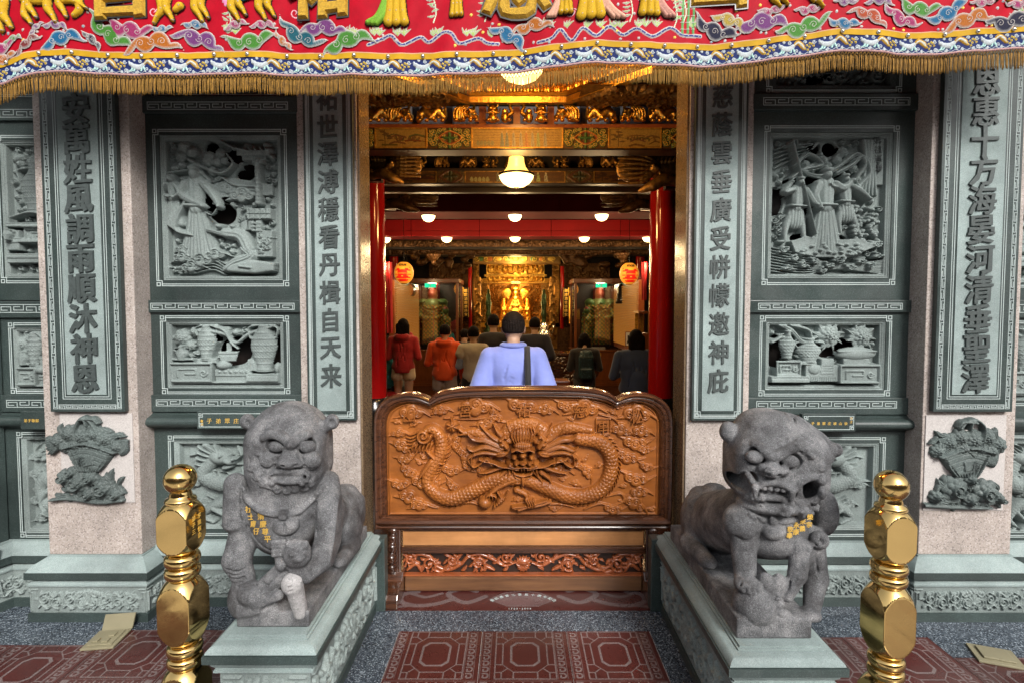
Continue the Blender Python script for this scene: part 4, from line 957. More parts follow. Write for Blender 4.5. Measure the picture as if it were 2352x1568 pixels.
# =================================================================== FLOOR
ground = MB().box(-40, 40, -40, 30, -.35, -.162).build('ground', 'pink_granite'); tag(ground, kind='structure')
plain('asphalt', (.035, .034, .033), .8)
street = MB().box(-40, 40, -39, -1.2, -.16, -.14).build('street', 'asphalt'); tag(street, kind='structure')
floor = MB().box(-6, 6, -1.0, 3.5, -.3, -.006).build('floor', 'joint_mortar'); tag(floor, kind='structure')
def slab(pts, mat, name='paving_slab', parent=None, z=0):
    pts = list(pts); n = len(pts); V = [(x, y, z) for x, y in pts] + [(x, y, -.02) for x, y in pts]
    F = [tuple(range(n))] + [(i, i + n, (i + 1) % n + n, (i + 1) % n) for i in range(n)]
    return add(name, V, F, mat, parent or floor)
g_ = .002
xi0, xi1, xo0, xo1, yi, yo = -.634, .726, -.815, .905, 2.818, 3.010
slab([(xi0, yi + g_), (xi1, yi + g_), (xo1 - g_, yo), (xo0 + g_, yo)], 'blue_granite')
for k in range(4):
    a, b = yi - .9 * k - (g_ if k else 0), yi - .9 * (k + 1)
    slab([(xo0 + (0 if k else 0), yo if k == 0 else a), (xo0, b), (xi0 - g_, b), (xi0 - g_, a - (g_ if not k else 0))], 'blue_granite')
    slab([(xi1 + g_, a - (g_ if not k else 0)), (xi1 + g_, b), (xo1, b), (xo1, yo if k == 0 else a)], 'blue_granite')
def tilecanvas():
    s = 200.; col = (.070, .016, .014); ln = (.165, .125, .122); c = Canvas(0, 0, s, s, 1.0, col=col)
    L = lambda P, w=2.6: c.line(P, w / 2, .5, 0, ln, smooth=False, mode='set', p=.2)
    x0, x1, y0, y1 = 34, 166, 3, 165; cx, cy = 100, 84
    L([(x0, y0), (x1, y0), (x1, y1), (x0, y1), (x0, y0)])
    def octo(rx, ry, k, w): P = [(cx - rx + k, cy - ry), (cx + rx - k, cy - ry), (cx + rx, cy - ry + k), (cx + rx, cy + ry - k), (cx + rx - k, cy + ry), (cx - rx + k, cy + ry), (cx - rx, cy + ry - k), (cx - rx, cy - ry + k), (cx - rx + k, cy - ry)]; L(P, w); return P
    O = octo(50, 60, 24, 2.6); octo(31, 39, 13, 6)
    for i in (0, 1): L([O[i], (O[i][0], y0)])
    for i in (4, 5): L([O[i], (O[i][0], y1)])
    for i in (2, 3): L([O[i], (x1, O[i][1])])
    for i in (6, 7): L([O[i], (x0, O[i][1])])
    for sx, ex in ((-1, x0), (1, x1)):
        for sy, ey in ((-1, y0), (1, y1)):
            mx, my = cx + sx * (50 - 12), cy + sy * (60 - 12); qx, qy = ex - sx * 14, ey - sy * 20; L([(mx, my), (qx, qy)]); L([(qx, qy), (qx, ey)]); L([(qx, qy), (ex, qy)])
    for X in (12, 179):
        for k in range(8):
            y = 8 + k * 20; f = 1 if k % 2 else -1
            c.line([(X - 5, y), (X + 6, y + 2), (X + 6, y + 12), (X - 3, y + 13), (X - 3, y + 7)], 2.0, .5, 0, ln, mode='set', p=.2)
        for q in (-10, 11): L([(X + q, 3), (X + q, 165)], 1.4)
    for k in range(9):
        x = 14 + k * 20; c.line([(x, 176), (x + 2, 190), (x + 12, 190), (x + 12, 181)], 2.0, .5, 0, ln, mode='set', p=.2)
    for q in (171, 197): L([(3, q), (197, q)], 1.4)
    for X in (12, 188): c.rect(X - 8, 174, X + 8, 194, .3, ln, 'set')
    return c
T_ = .4533
tc_ = tilecanvas(); Vt, Ft, Ct = tc_.mesh(lambda x, y, z: (x / 200 * (T_ - .004) + .002, -(y / 200 * (T_ - .004)) - .002, -z * .0006))
tile_me = fastmesh('paving_tile', Vt, Ft, Ct, False); tile_me.materials.append(MATS['etched_tile'])
def tiles(x0, nx, y0, ny, clip=None):
    for i in range(nx):
        for j in range(ny):
            x, y = x0 + i * T_, y0 - j * T_
            o = bpy.data.objects.new('paving_tile', tile_me); o.parent = floor; o.location = Vector((x, y, 0)) - wloc(floor); COL.objects.link(o)
tiles(xi0, 3, yi, 3)
# side porches
tiles(-1.245 - 2 * T_, 2, 2.83, 4); tiles(-1.245 - 6 * T_ - .0, 4, 2.70, 4); tiles(1.29, 2, 2.765, 4); tiles(1.29 + 2 * T_, 4, 2.60, 4)
slab([(-1.245, 2.83 + .003), (-1.245, 3.2), (-2.149, 3.2), (-2.149, 2.834)], 'blue_granite'); slab([(-2.152, 2.703), (-2.152, 3.2), (-4.2, 3.2), (-4.2, 2.703)], 'blue_granite')
slab([(1.29, 2.768), (2.193, 2.768), (2.193, 3.2), (1.29, 3.2)], 'blue_granite'); slab([(2.196, 2.603), (4.2, 2.603), (4.2, 3.2), (2.196, 3.2)], 'blue_granite')
slab([(-1.243, 1.0), (-.817, 1.0), (-.817, 3.2), (-1.243, 3.2)], 'blue_granite'); slab([(.907, 1.0), (1.288, 1.0), (1.288, 3.2), (.907, 3.2)], 'blue_granite')
# threshold slab with the dated fan emblem
th = slab([(-.93, 3.013), (1.01, 3.013), (1.01, 3.75), (-.93, 3.75)], 'red_granite_', 'threshold_slab') if False else None
c = Canvas(0, 0, 640, 240, 1.35, col=(.075, .018, .016)); ln = (.150, .105, .105)
def LN(P, r, s=True): c.line(P, r, .5, 0, ln, smooth=s, mode='set', p=.2)
for f in (-1, 1):
    X = lambda x: 320 + f * x
    LN([(X(75), 190), (X(110), 212), (X(140), 196), (X(150), 176), (X(120), 160), (X(95), 170)], 6); LN([(X(140), 200), (X(175), 218), (X(215), 222), (X(245), 205), (X(240), 180), (X(215), 172)], 6)
    LN([(X(215), 222), (X(250), 226), (X(262), 214)], 4); LN([(X(165), 178), (X(195), 192), (X(225), 180)], 4); LN([(X(262), 200), (X(280), 206), (X(288), 190), (X(280), 176)], 7)
c.poly([(255, 200), (285, 178), (355, 178), (385, 200), (348, 222), (292, 222)], .4, (.135, .075, .075), 'set')
for k in range(10): c.spiral(272 + 11 * k, 195 + 4 * math.sin(k), 6, 1.3, 1.2, .3, .3, k, 1, ln, 'set')
LN([(253, 200), (284, 176), (320, 170), (356, 176), (387, 200), (350, 224), (290, 224), (253, 200)], 1.6, False)
th = c.build('threshold_slab', 'etched_tile', floor, lambda x, y, z: (-.92 + x / 640 * 1.92, 3.733 - y / 240 * .72, 0 * x - z * .0006), False)
copy_text('1753-2003', (-.04, 3.032, .0002), .022, .0155, .0012, 'etched_line_stone', th, 'u', u=(1, 0, 0), v=(0, 1, 0), n=(0, 0, 1))
for i, ch in enumerate('慶祝建宮二百五十週年紀念'):
    a = rad(150 - i * 120 / 11); copy_text(ch, (.044 + .215 * math.cos(a), 3.06 + .13 * math.sin(a) - .005, .0002), .026, .02, .0012, 'etched_line_stone', th, 'u', u=(math.sin(a), -math.cos(a), 0), v=(math.cos(a), math.sin(a), 0), n=(0, 0, 1), name='inscription')

# floor boxes
fb = empty('floor_socket', W(268, 1462, 2.78), 'open beige floor socket with raised lid beside the left column base', 'floor socket'); fb.location.z = 0
q = Vector((fb.location.x, fb.location.y, 0)); m = MB()
def quadbox(name, cx, cy, w, d, z0, z1, rot, mat, par, bev=.004):
    m = MB(); m.box(-w / 2, w / 2, -d / 2, d / 2, z0, z1); ca, sa = math.cos(rot), math.sin(rot); m.V = [(cx + x * ca - y * sa, cy + x * sa + y * ca, z) for x, y, z in m.V]; return m.build(name, mat, par, bev)
quadbox('frame', q.x - .02, 2.735, .16, .16, 0, .012, .12, 'beige_plastic', fb)
quadbox('socket_plate', q.x - .02, 2.735, .12, .12, .012, .018, .12, 'beige_plastic', fb)
for a, b in ((-.03, -.03), (.02, .02), (.02, -.03)): quadbox('socket', q.x - .02 + a, 2.735 + b, .03, .03, .018, .026, .12, 'beige_plastic', fb, .002)
MB().raw([(q.x - .10, 2.806, .010), (q.x + .05, 2.826, .010), (q.x + .055, 2.850, .085), (q.x - .095, 2.830, .085), (q.x - .10, 2.813, .008), (q.x + .05, 2.833, .008), (q.x + .055, 2.857, .083), (q.x - .095, 2.837, .083)], [(0, 1, 2, 3), (4, 7, 6, 5), (0, 4, 5, 1), (3, 2, 6, 7), (0, 3, 7, 4), (1, 5, 6, 2)]).build('raised_lid', 'beige_plastic', fb)
p = W(2278, 1490, 2.62); fb = empty('floor_socket', (p.x, 2.60, 0), 'closed square beige floor socket lid in front of the right column', 'floor socket')
quadbox('frame', p.x, 2.60, .19, .15, 0, .012, -.35, 'beige_plastic', fb); quadbox('lid', p.x, 2.60, .13, .10, .012, .022, -.35, 'beige_plastic', fb)

# =================================================================== LION PEDESTALS
def pedestal(label, X0, X1, Y0, inner, ztop=.452):
    root = empty('lion_pedestal', ((X0 + X1) / 2, (Y0 + 3.04) / 2, 0), label, 'pedestal', 'pedestals of the stone lions')
    path = [(X0, 3.045), (X0, Y0), (X1, Y0), (X1, 3.045)]; z = ztop
    m = MB().sweep(path, [(-.02, z), (.003, z), (.003, z - .008), (.012, z - .010), (.012, z - .016)] + [(.014 + .05 * math.sin(a), z - .016 - .036 * (1 - math.cos(a))) for a in np.linspace(0, 1.4, 7)]); m.box(X0 - .002, X1 + .002, Y0 - .002, 3.045, .2, z - .001)
    m.build('top_moulding', 'field_stone', root, angle=30)
    MB().sweep(path, [(.05, z - .048), (.070, z - .049), (.070, z - .080), (.05, z - .083)]).build('projecting_course', 'polished_green_stone', root, angle=30)
    MB().sweep(path, [(.052, z - .082), (.048, z - .10), (.036, z - .115), (.036, z - .122), (.042, z - .124), (.042, z - .132), (.02, z - .134)]).build('neck_moulding', 'field_stone', root, angle=30)
    MB().sweep(path, [(.024, z - .132), (.024, .05)]).build('band_ground', 'carved_green_stone', root)
    MB().sweep(path, [(.02, .052), (.034, .05), (.034, 0), (-.03, 0)]).build('foot_course', 'polished_green_stone', root, angle=30)
    zt, zb = z - .138, .058; h = zt - zb
    for side in ('front', 'inner'):
        L = (X1 - X0 + .04) if side == 'front' else (3.03 - Y0); u = 100 * L / h; c = Canvas(0, 0, u, 100, 1.8, z=-2); band_ornament(c, u, 3)
        if side == 'front': fn = lambda x, y, zz: (X0 - .02 + x / 100 * h, Y0 - .025 - zz * h / 100 * .8, zt - y / 100 * h)
        elif inner > 0: fn = lambda x, y, zz: (X1 + .025 + zz * h / 100 * .8, Y0 - .02 + x / 100 * h, zt - y / 100 * h)
        else: fn = lambda x, y, zz: (X0 - .025 - zz * h / 100 * .8, 3.02 - x / 100 * h, zt - y / 100 * h)
        c.build('carved_band', 'carved_green_stone', root, fn)
    xe = X1 + .055 if inner > 0 else X0 - .055
    MB().box(xe - .035, xe + .03, 3.0, 3.075, 0, .425).build('end_stone', 'polished_green_stone', root, .006)
    return root
pedestal('moulded grey-green pedestal carrying the closed-mouthed lion with a cub', -1.150, -.840, 2.075, 1)
pedestal('moulded grey-green pedestal carrying the open-mouthed lion with a ball', .868, 1.180, 2.005, -1)

# =================================================================== STONE LIONS
class Sculpt:
    def __init__(s, ox, oy, lo, hi, h, Dface):
        s.ox, s.oy, s.Df = ox, oy, Dface; s.v = Vol(lo, hi, h)
    def P(s, x, y, D): return W(s.ox + .36 * x, s.oy + .36 * y, D)
    def S(s, x, y, off=0, y0=2.0):
        D = s.Df
        for _ in range(3):
            p = s.P(x, y, D); q = s.v.surf(y0, (p.x, p.z))
            if q is None: return None
            D = q
        p = s.P(x, y, D); p.y += off; return p
    def ridge(s, pts, r, off=0, k=.004, neg=False, n=5):
        Q = cr(pts, n); R = np.interp(np.linspace(0, 1, len(Q)), np.linspace(0, 1, len(r)), r) if isinstance(r, (list, tuple)) else [r] * len(Q)
        L = [s.S(a, b, off) for a, b in Q]
        for i in range(len(L) - 1):
            if L[i] is not None and L[i + 1] is not None and (L[i] - L[i + 1]).length < .06: s.v.cap(L[i], L[i + 1], R[i], R[i + 1], k, neg)
    def trace(s, pts, off=0, n=5): return [s.S(a, b, off) for a, b in cr(pts, n)]
    def lay(s, L, r, k=.004):
        R = np.interp(np.linspace(0, 1, len(L)), np.linspace(0, 1, len(r)), r) if isinstance(r, (list, tuple)) else [r] * len(L)
        for i in range(len(L) - 1):
            if L[i] is not None and L[i + 1] is not None: s.v.cap(L[i], L[i + 1], R[i], R[i + 1], k)
    def curl(s, x, y, r, turns, w, d=1, a0=0):
        t = np.linspace(0, 1, int(turns * 9)); s.ridge([(x + r * (1 - .85 * q) * math.cos(a0 + d * turns * 6.28 * q), y + r * (1 - .85 * q) * math.sin(a0 + d * turns * 6.28 * q)) for q in t], w, -w * .35, .002, False, 1)
def crown(v, c, r, tilt):
    """combed mane grooves over the top of the head"""
    for j in range(11):
        a = -1.0 + .2 * j; L = []
        for f in np.linspace(.95, 1.9, 8): x = math.sin(a) * math.sin(f + .1); y = -math.cos(f) * math.cos(a * .4); q = Vector((x * r[0], y * r[1], r[2] * math.sqrt(max(0, 1 - x * x - y * y)))); q.z -= q.x * tilt * .8; L.append(c + q)
        v.path(L, .0052, .002, True, 2)
def lion_left():
    k = Sculpt(470.4, 893.8, (-1.34, 2.02, .44), (-.77, 3.02, 1.37), .005, 2.16); v = k.v; P = k.P; S = k.S
    E = lambda x, y, r, kk=.006, neg=False, off=0, rot=None: (lambda q: q is not None and v.ell(q + Vector((0, off, 0)), r, kk, neg, rot))(S(x, y))
    v.box((-.995, 2.55, .484), (.148, .43, .034), .006, .01)
    v.cap(P(560, 740, 2.38), P(760, 820, 2.70), .150, .14, .05); v.ell(P(880, 800, 2.80), (.115, .15, .15), .05); v.ell(P(930, 870, 2.74), (.055, .13, .12), .008)
    v.cap(P(935, 990, 2.72), P(895, 1060, 2.56), .05, .035, .02); v.ell(P(870, 1085, 2.52), (.038, .06, .03), .01)
    v.ell(P(522, 745, 2.33), (.158, .15, .185), .04); v.ell(P(505, 880, 2.31), (.122, .13, .105), .05)
    v.box(P(543, 400, 2.32), (.170, .145, .155), .10, .02); v.ell(P(545, 225, 2.33), (.140, .14, .105), .05); v.cap(P(540, 520, 2.33), P(530, 640, 2.34), .155, .158, .03)
    for x, xi in ((272, 330), (812, 760)): v.cap(P(xi, 235, 2.31), P(x, 215, 2.30), .03, .022, .012); v.ell(P(x, 203, 2.30), (.030, .030, .034), .010); v.ell(P(x + (4 if x < 500 else -4), 212, 2.272), (.014, .014, .018), .004, True)
    # limbs
    v.cap(P(195, 600, 2.27), P(203, 830, 2.245), .046, .055, .005); v.ell(P(205, 852, 2.245), (.054, .058, .028), .006)
    v.cap(P(262, 900, 2.27), P(205, 1085, 2.21), .066, .056, .012); v.cap(P(205, 1085, 2.21), P(250, 1200, 2.20), .056, .045, .012); v.ell(P(250, 1330, 2.19), (.064, .06, .088), .015)
    v.cap(P(785, 590, 2.31), P(800, 880, 2.28), .050, .064, .005); v.ell(P(800, 905, 2.275), (.062, .062, .034), .006)
    v.cap(P(790, 960, 2.26), P(745, 1080, 2.19), .060, .050, .014); v.cap(P(745, 1080, 2.19), P(650, 1180, 2.13), .050, .034, .010)
    v.box((-1.06, 2.19, .525), (.08, .065, .035), .015, .02)
    v.cap(P(500, 1160, 2.16), P(340, 1320, 2.14), .042, .048, .010); v.ell(P(305, 1300, 2.15), (.060, .05, .050), .008); v.cap(P(300, 1385, 2.12), P(470, 1310, 2.11), .018, .022, .006)
    v.ell(P(590, 1045, 2.115), (.056, .045, .060), .005); v.cap(P(480, 1000, 2.15), P(500, 1110, 2.13), .026, .03, .006); v.cap(P(600, 1150, 2.13), P(590, 1210, 2.13), .04, .034, .01)
    for x in (540, 640): v.ell(P(x, 990, 2.10), (.016, .014, .02), .004)
    v.cap(P(230, 1415, 2.13), P(335, 1405, 2.12), .026, .02, .008)
    for j in range(4): v.cap(P(438, 975 + j * 26, 2.115), P(505, 970 + j * 26, 2.11), .010, .010, .002)
    v.ell(P(890, 660, 2.83), (.065, .08, .045), .02); v.ell(P(965, 720, 2.84), (.045, .07, .045), .015)
    for j in range(6): k.ridge([(850 + j * 22, 640 + j * 5), (862 + j * 20, 695 + j * 9)], .006, 0, .003, True, 3)
    # face: sockets, eyes, brow shelf, nose, cheeks, lips
    k.lay(k.trace([(372, 312), (420, 282), (495, 300), (552, 350)], -.006), [.012, .018, .021, .020], .006); k.lay(k.trace([(552, 350), (612, 304), (680, 286), (745, 312)], -.006), [.020, .021, .018, .012], .006)
    for x, y, rx in ((463, 361, .042), (656, 364, .038)):
        E(x, y, (rx + .008, .030, .036), .004, True, .004)
        q = P(x, y, 2.185); v.ell(q, (rx * .86, .026, .025), .001)
    v.cap(P(545, 378, 2.175), P(540, 445, 2.165), .026, .040, .008); v.ell(P(539, 466, 2.150), (.046, .034, .023), .006); v.ell(P(478, 470, 2.165), (.022, .024, .018), .004); v.ell(P(602, 470, 2.165), (.022, .024, .018), .004)
    for x in (502, 578): v.ell(P(x, 486, 2.128), (.011, .014, .006), .003, True)
    for x, rx in ((402, .044), (678, .042)): v.ell(P(x, 448, 2.195), (rx, .034, .040), .004)
    for sg, xc in ((-1, 402), (1, 678)): k.ridge([(xc + sg * 62, 400), (xc + sg * 58, 470), (xc, 505), (xc - sg * 48, 478), (xc - sg * 55, 440)], .006, 0, .002, True)
    v.ell(P(543, 548, 2.185), (.085, .035, .040), .010)
    k.ridge([(425, 552), (440, 526), (545, 518), (645, 526), (662, 552)], .010, -.002, .003); k.ridge([(440, 580), (545, 590), (648, 580)], .010, -.002, .003)
    k.ridge([(430, 555), (545, 556), (656, 555)], .0075, -.002, .002, True); k.ridge([(280, 440), (300, 520), (340, 575)], .006, 0, .002, True)
    for j, (x, y) in enumerate([(305, 500), (336, 545), (375, 585), (420, 612), (470, 630), (525, 638), (580, 630), (632, 612), (680, 582), (722, 545), (757, 500)]): k.curl(x, y, 25, 1.2, .0095, 1 if j % 2 else -1, j)
    crown(v, P(545, 225, 2.33), (.146, .146, .111), 0)
    for x, y in ((400, 248), (440, 236), (690, 250), (730, 246), (325, 345), (768, 350), (340, 400), (752, 405)): k.curl(x, y, 20, 1.1, .0055, 1, x)
    k.ridge([(238, 620), (280, 705), (350, 765), (430, 790), (505, 795), (600, 775), (680, 705), (735, 645), (765, 590)], .0125, -.004, .003)
    q = S(508, 790); v.box(q + Vector((0, -.010, 0)), (.016, .016, .019), .004, .002); E(510, 866, (.056, .040, .046), .003, False, .008); k.ridge([(510, 862), (510, 912)], .006, 0, .002, True); k.ridge([(455, 862), (565, 862)], .005, 0, .002, True)
    k.ridge([(232, 640), (232, 760), (262, 850), (330, 960), (420, 1030)], .006, 0, .002, True); k.ridge([(715, 720), (706, 830), (718, 930)], .006, 0, .002, True)
    for j in range(4): k.ridge([(140, 1146 + j * 24), (200, 1162 + j * 24), (270, 1138 + j * 24)], .005, 0, .002, True, 3)
    for j in range(4): k.ridge([(200 + j * 3, 1220 + j * 15), (320, 1200 + j * 22), (400, 1250 + j * 12)], .005, 0, .002, True, 3)
    for j in range(8): x = 345 + j * 22; y = 1310 - j * 20; k.ridge([(x, y), (x + 18, y - 32)], .0045, 0, .002, True, 2)
    E(590, 1082, (.022, .016, .014), .003, False, .002)
    for x in (556, 630): E(x, 1048, (.013, .011, .011), .001); k.curl(x, 1048, 26, 1, .004)
    k.ridge([(552, 1008), (592, 1030), (630, 1008)], .006, 0, .002)
    for j in range(4): k.ridge([(628 + j * 16, 1190 + j * 6), (614 + j * 16, 1245)], .0055, 0, .002, True, 2)
    for j in range(3): k.ridge([(880 + j * 16, 1048), (866 + j * 16, 1095)], .005, 0, .002, True, 2)
    root = empty('stone_lion', (-.995, 2.55, .452), 'grey stone guardian lion with closed mouth pressing a cub under its paw', 'stone lion', 'stone guardian lions')
    v.build('lion_body', 'lion_stone', root)
    r = Vol((-1.06, 2.02, .44), (-.86, 2.2, .8), .004); r.cap(P(562, 1225, 2.10), P(612, 1420, 2.135), .037, .028, .01); r.ell(P(558, 1240, 2.095), (.044, .036, .042), .01)
    for j in range(6): r.path([P(530 + 9 * j, 1262 + j * 26, 2.065), P(575 + 9 * j, 1250 + j * 26, 2.055), P(610 + 9 * j, 1235 + j * 26, 2.07)], .004, .003, True)
    r.build('mended_cub_leg', 'repair_mortar', root)['label'] = 'pale mortar-mended leg of the cub'
    for txt, x, y, dx, dy in (('清慶尊平', 362, 805, 14, 48), ('社士廟仔', 283, 760, 17, 46)):
        for j, ch in enumerate(txt):
            q = S(x + dx * j, y + dy * j)
            if q is not None: copy_text(ch, (q.x, q.y - .005, q.z), .030, .03, .002, 'gold_lettering', root, 'u', wx=.015, wy=.012)
def lion_right():
    k = Sculpt(1552.3, 922.0, (.76, 1.95, .44), (1.42, 3.02, 1.38), .0052, 2.08); v = k.v; P = k.P; S = k.S
    E = lambda x, y, r, kk=.006, neg=False, off=0, rot=None: (lambda q: q is not None and v.ell(q + Vector((0, off, 0)), r, kk, neg, rot))(S(x, y))
    v.box((1.02, 2.50, .492), (.148, .455, .042), .006, .01)
    v.cap(P(480, 760, 2.32), P(260, 760, 2.66), .150, .145, .05); v.ell(P(165, 760, 2.76), (.105, .14, .165), .05); v.ell(P(112, 780, 2.70), (.048, .12, .14), .008)
    v.cap(P(95, 900, 2.66), P(180, 990, 2.50), .055, .038, .012); v.ell(P(205, 1015, 2.45), (.038, .055, .03), .01)
    v.ell(P(600, 740, 2.27), (.160, .145, .15), .04); v.ell(P(640, 860, 2.26), (.13, .12, .07), .05)
    v.box(P(630, 390, 2.25), (.196, .148, .150), .095, .02); v.ell(P(590, 190, 2.28), (.140, .14, .10), .05, rot=[('y', .2)]); v.cap(P(740, 200, 2.28), P(890, 265, 2.27), .075, .055, .05)
    v.cap(P(380, 215, 2.30), P(345, 195, 2.29), .035, .03, .015); v.ell(P(336, 190, 2.28), (.038, .038, .045), .010); v.cap(P(930, 300, 2.25), P(1015, 305, 2.23), .046, .030, .015); v.ell(P(955, 350, 2.235), (.034, .034, .034), .012); v.ell(P(1040, 288, 2.205), (.010, .016, .013), .003, True)
    v.ell(P(945, 700, 2.25), (.052, .07, .100), .006); v.ell(P(425, 765, 2.20), (.080, .078, .080), .008)
    v.cap(P(430, 860, 2.19), P(442, 1110, 2.155), .055, .043, .012); v.ell(P(462, 1165, 2.11), (.056, .060, .034), .008)
    v.ell(P(500, 1285, 2.105), .084, .002)
    v.cap(P(880, 860, 2.20), P(800, 960, 2.18), .045, .052, .02); v.cap(P(870, 900, 2.19), P(892, 1120, 2.20), .05, .048, .012); v.cap(P(892, 1120, 2.20), P(865, 1330, 2.12), .048, .032, .012); v.ell(P(860, 1352, 2.09), (.038, .046, .024), .008)
    v.ell(P(915, 880, 2.14), (.038, .032, .038), .005); v.cap(P(800, 930, 2.14), P(775, 1100, 2.11), .042, .036, .008); v.cap(P(775, 1100, 2.11), P(715, 1245, 2.08), .036, .020, .008)
    v.ell(P(662, 1290, 2.07), (.021, .018, .021), .004); v.ell(P(590, 1160, 2.09), (.032, .024, .050), .005, rot=[('y', -.5)]); v.ell(P(665, 1345, 2.07), (.050, .02, .021), .005, rot=[('y', .2)]); v.ell(P(655, 1190, 2.11), (.038, .03, .062), .015)
    v.ell(P(180, 590, 2.78), (.07, .08, .04), .02); v.ell(P(250, 560, 2.74), (.06, .07, .03), .015)
    for j in range(6): k.ridge([(120 + j * 25, 575 - j * 4), (110 + j * 25, 630)], .006, 0, .002, True, 3)
    for j in range(5): k.ridge([(70 + j * 8, 640 + j * 14), (112 + j * 5, 660 + j * 18)], .006, 0, .002, True, 3)
    k.ridge([(130, 620), (185, 640), (197, 760), (190, 880)], .007, 0, .002, True)
    for j in range(5): k.ridge([(100 + j * 26, 890 + j * 20), (80 + j * 28, 950 + j * 14)], .006, 0, .002, True, 3)
    # muzzle and mouth
    v.ell(P(622, 520, 2.13), (.085, .040, .055), .015); v.ell(P(640, 640, 2.20), (.165, .11, .040), .012)
    LU = k.trace([(372, 408), (420, 408), (478, 492), (515, 536), (560, 518), (620, 512), (690, 530), (745, 562), (795, 512), (870, 478), (922, 500)], -.004)
    LL = k.trace([(366, 500), (385, 590), (470, 608), (560, 606), (640, 612), (740, 628), (830, 634), (905, 604), (930, 540)], -.005)
    for (x, y, a, rx, rz) in ((450, 512, .40, .030, .052), (850, 560, -.62, .038, .058)): v.ell(P(x, y, 2.14), (rx, .20, rz), .003, True, rot=[('y', a)])
    k.ridge([(505, 566), (560, 570), (630, 576), (740, 590)], .020, .004, .004, True)
    k.lay(LU, .0125, .003); k.lay(LL, .0125, .003)
    for x, y in ((508, 545), (742, 568)): q = P(x, y, 2.085); v.cap(q, q + Vector((0, .004, -.040)), .016, .008, .003)
    for j in range(4): v.ell(P(562 + j * 40, 552 + j * 4, 2.100), (.012, .012, .010), .002)
    for j in range(5): v.ell(P(545 + j * 42, 596 + j * 5, 2.105), (.012, .012, .009), .002)
    # eyes, brow, nose
    k.lay(k.trace([(408, 268), (470, 258), (550, 304), (612, 344), (680, 326), (748, 284), (815, 284), (868, 350)], -.006), [.012, .017, .021, .022, .020, .019, .016, .010], .006)
    for x, y, rx in ((500, 350, .042), (727, 378, .044)):
        E(x, y, (rx + .008, .030, .037), .004, True, .004, [('y', .15)]); v.ell(P(x, y, 2.112), (rx * .86, .026, .026), .001, rot=[('y', .15)])
    for j, (x, y) in enumerate([(425, 232), (466, 222), (508, 240), (735, 250), (790, 252), (818, 312), (848, 340), (765, 256)]): k.curl(x, y, 22, 1.15, .006, 1, j)
    v.cap(P(608, 378, 2.11), P(612, 420, 2.10), .024, .036, .008); v.ell(P(618, 444, 2.082), (.042, .034, .024), .005); v.ell(P(558, 428, 2.100), (.024, .026, .023), .004); v.ell(P(684, 440, 2.100), (.024, .026, .023), .004)
    for x in (586, 652): v.ell(P(x, 466, 2.062), (.013, .016, .007), .003, True)
    k.curl(552, 420, 26, 1.1, .005); k.curl(690, 432, 26, 1.1, .005)
    crown(v, P(590, 190, 2.28), (.146, .146, .106), .25)
    k.ridge([(420, 205), (480, 225), (540, 245), (600, 232), (690, 205)], .007, 0, .003)
    for (x, y, r) in ((420, 640, 36), (536, 655, 50), (706, 672, 52), (812, 680, 44), (896, 655, 36), (928, 590, 26), (375, 570, 26), (352, 500, 24), (365, 380, 24), (395, 318, 20), (935, 500, 24), (930, 420, 22)): k.curl(x, y, r, 1.7, .0088, 1 if x < 640 else -1, x)
    k.ridge([(400, 672), (450, 706), (520, 738), (610, 758), (700, 758), (790, 734), (860, 706)], .0125, -.004, .003)
    E(620, 758, (.017, .018, .022), .002); E(622, 822, (.048, .040, .040), .003, False, .008)
    k.ridge([(372, 850), (430, 884), (495, 874), (532, 800), (520, 730)], .007, 0, .003, True)
    for j in range(4): k.ridge([(415 + j * 33, 1158 + j * 3), (412 + j * 34, 1210)], .006, 0, .002, True, 2)
    for j in range(3): k.ridge([(185 + j * 22, 1000), (180 + j * 22, 1038)], .0055, 0, .002, True, 2)
    k.ridge([(875, 885), (840, 1000), (790, 1120), (715, 1240)], .0065, -.001); k.ridge([(770, 1000), (745, 1120), (690, 1230)], .0055, 0, .002, True)
    k.curl(640, 1230, 30, 1.5, .0055); k.curl(680, 1345, 26, 1.5, .0055); k.ridge([(895, 1000), (902, 1120), (880, 1300)], .0055, 0, .002, True)
    for j in range(3): k.ridge([(890 + j * 20, 850 + j * 6), (898 + j * 18, 910)], .0055, 0, .002, True, 2)
    root = empty('stone_lion', (1.02, 2.50, .452), 'grey stone guardian lion with open mouth and fangs resting a paw on a ball', 'stone lion', 'stone guardian lions')
    v.build('lion_body', 'lion_stone', root)
    for txt, x, y, dx, dy in (('榮宗', 850, 730, -6, 48), ('來義', 805, 758, -4, 44), ('永康', 765, 782, -4, 42), ('敬奉', 725, 808, -6, 40)):
        for j, ch in enumerate(txt):
            q = S(x + dx * j, y + dy * j)
            if q is not None: copy_text(ch, (q.x, q.y - .006, q.z), .026, .03, .002, 'gold_lettering', root, 'u', wx=.015, wy=.012)
lion_left(); lion_right()

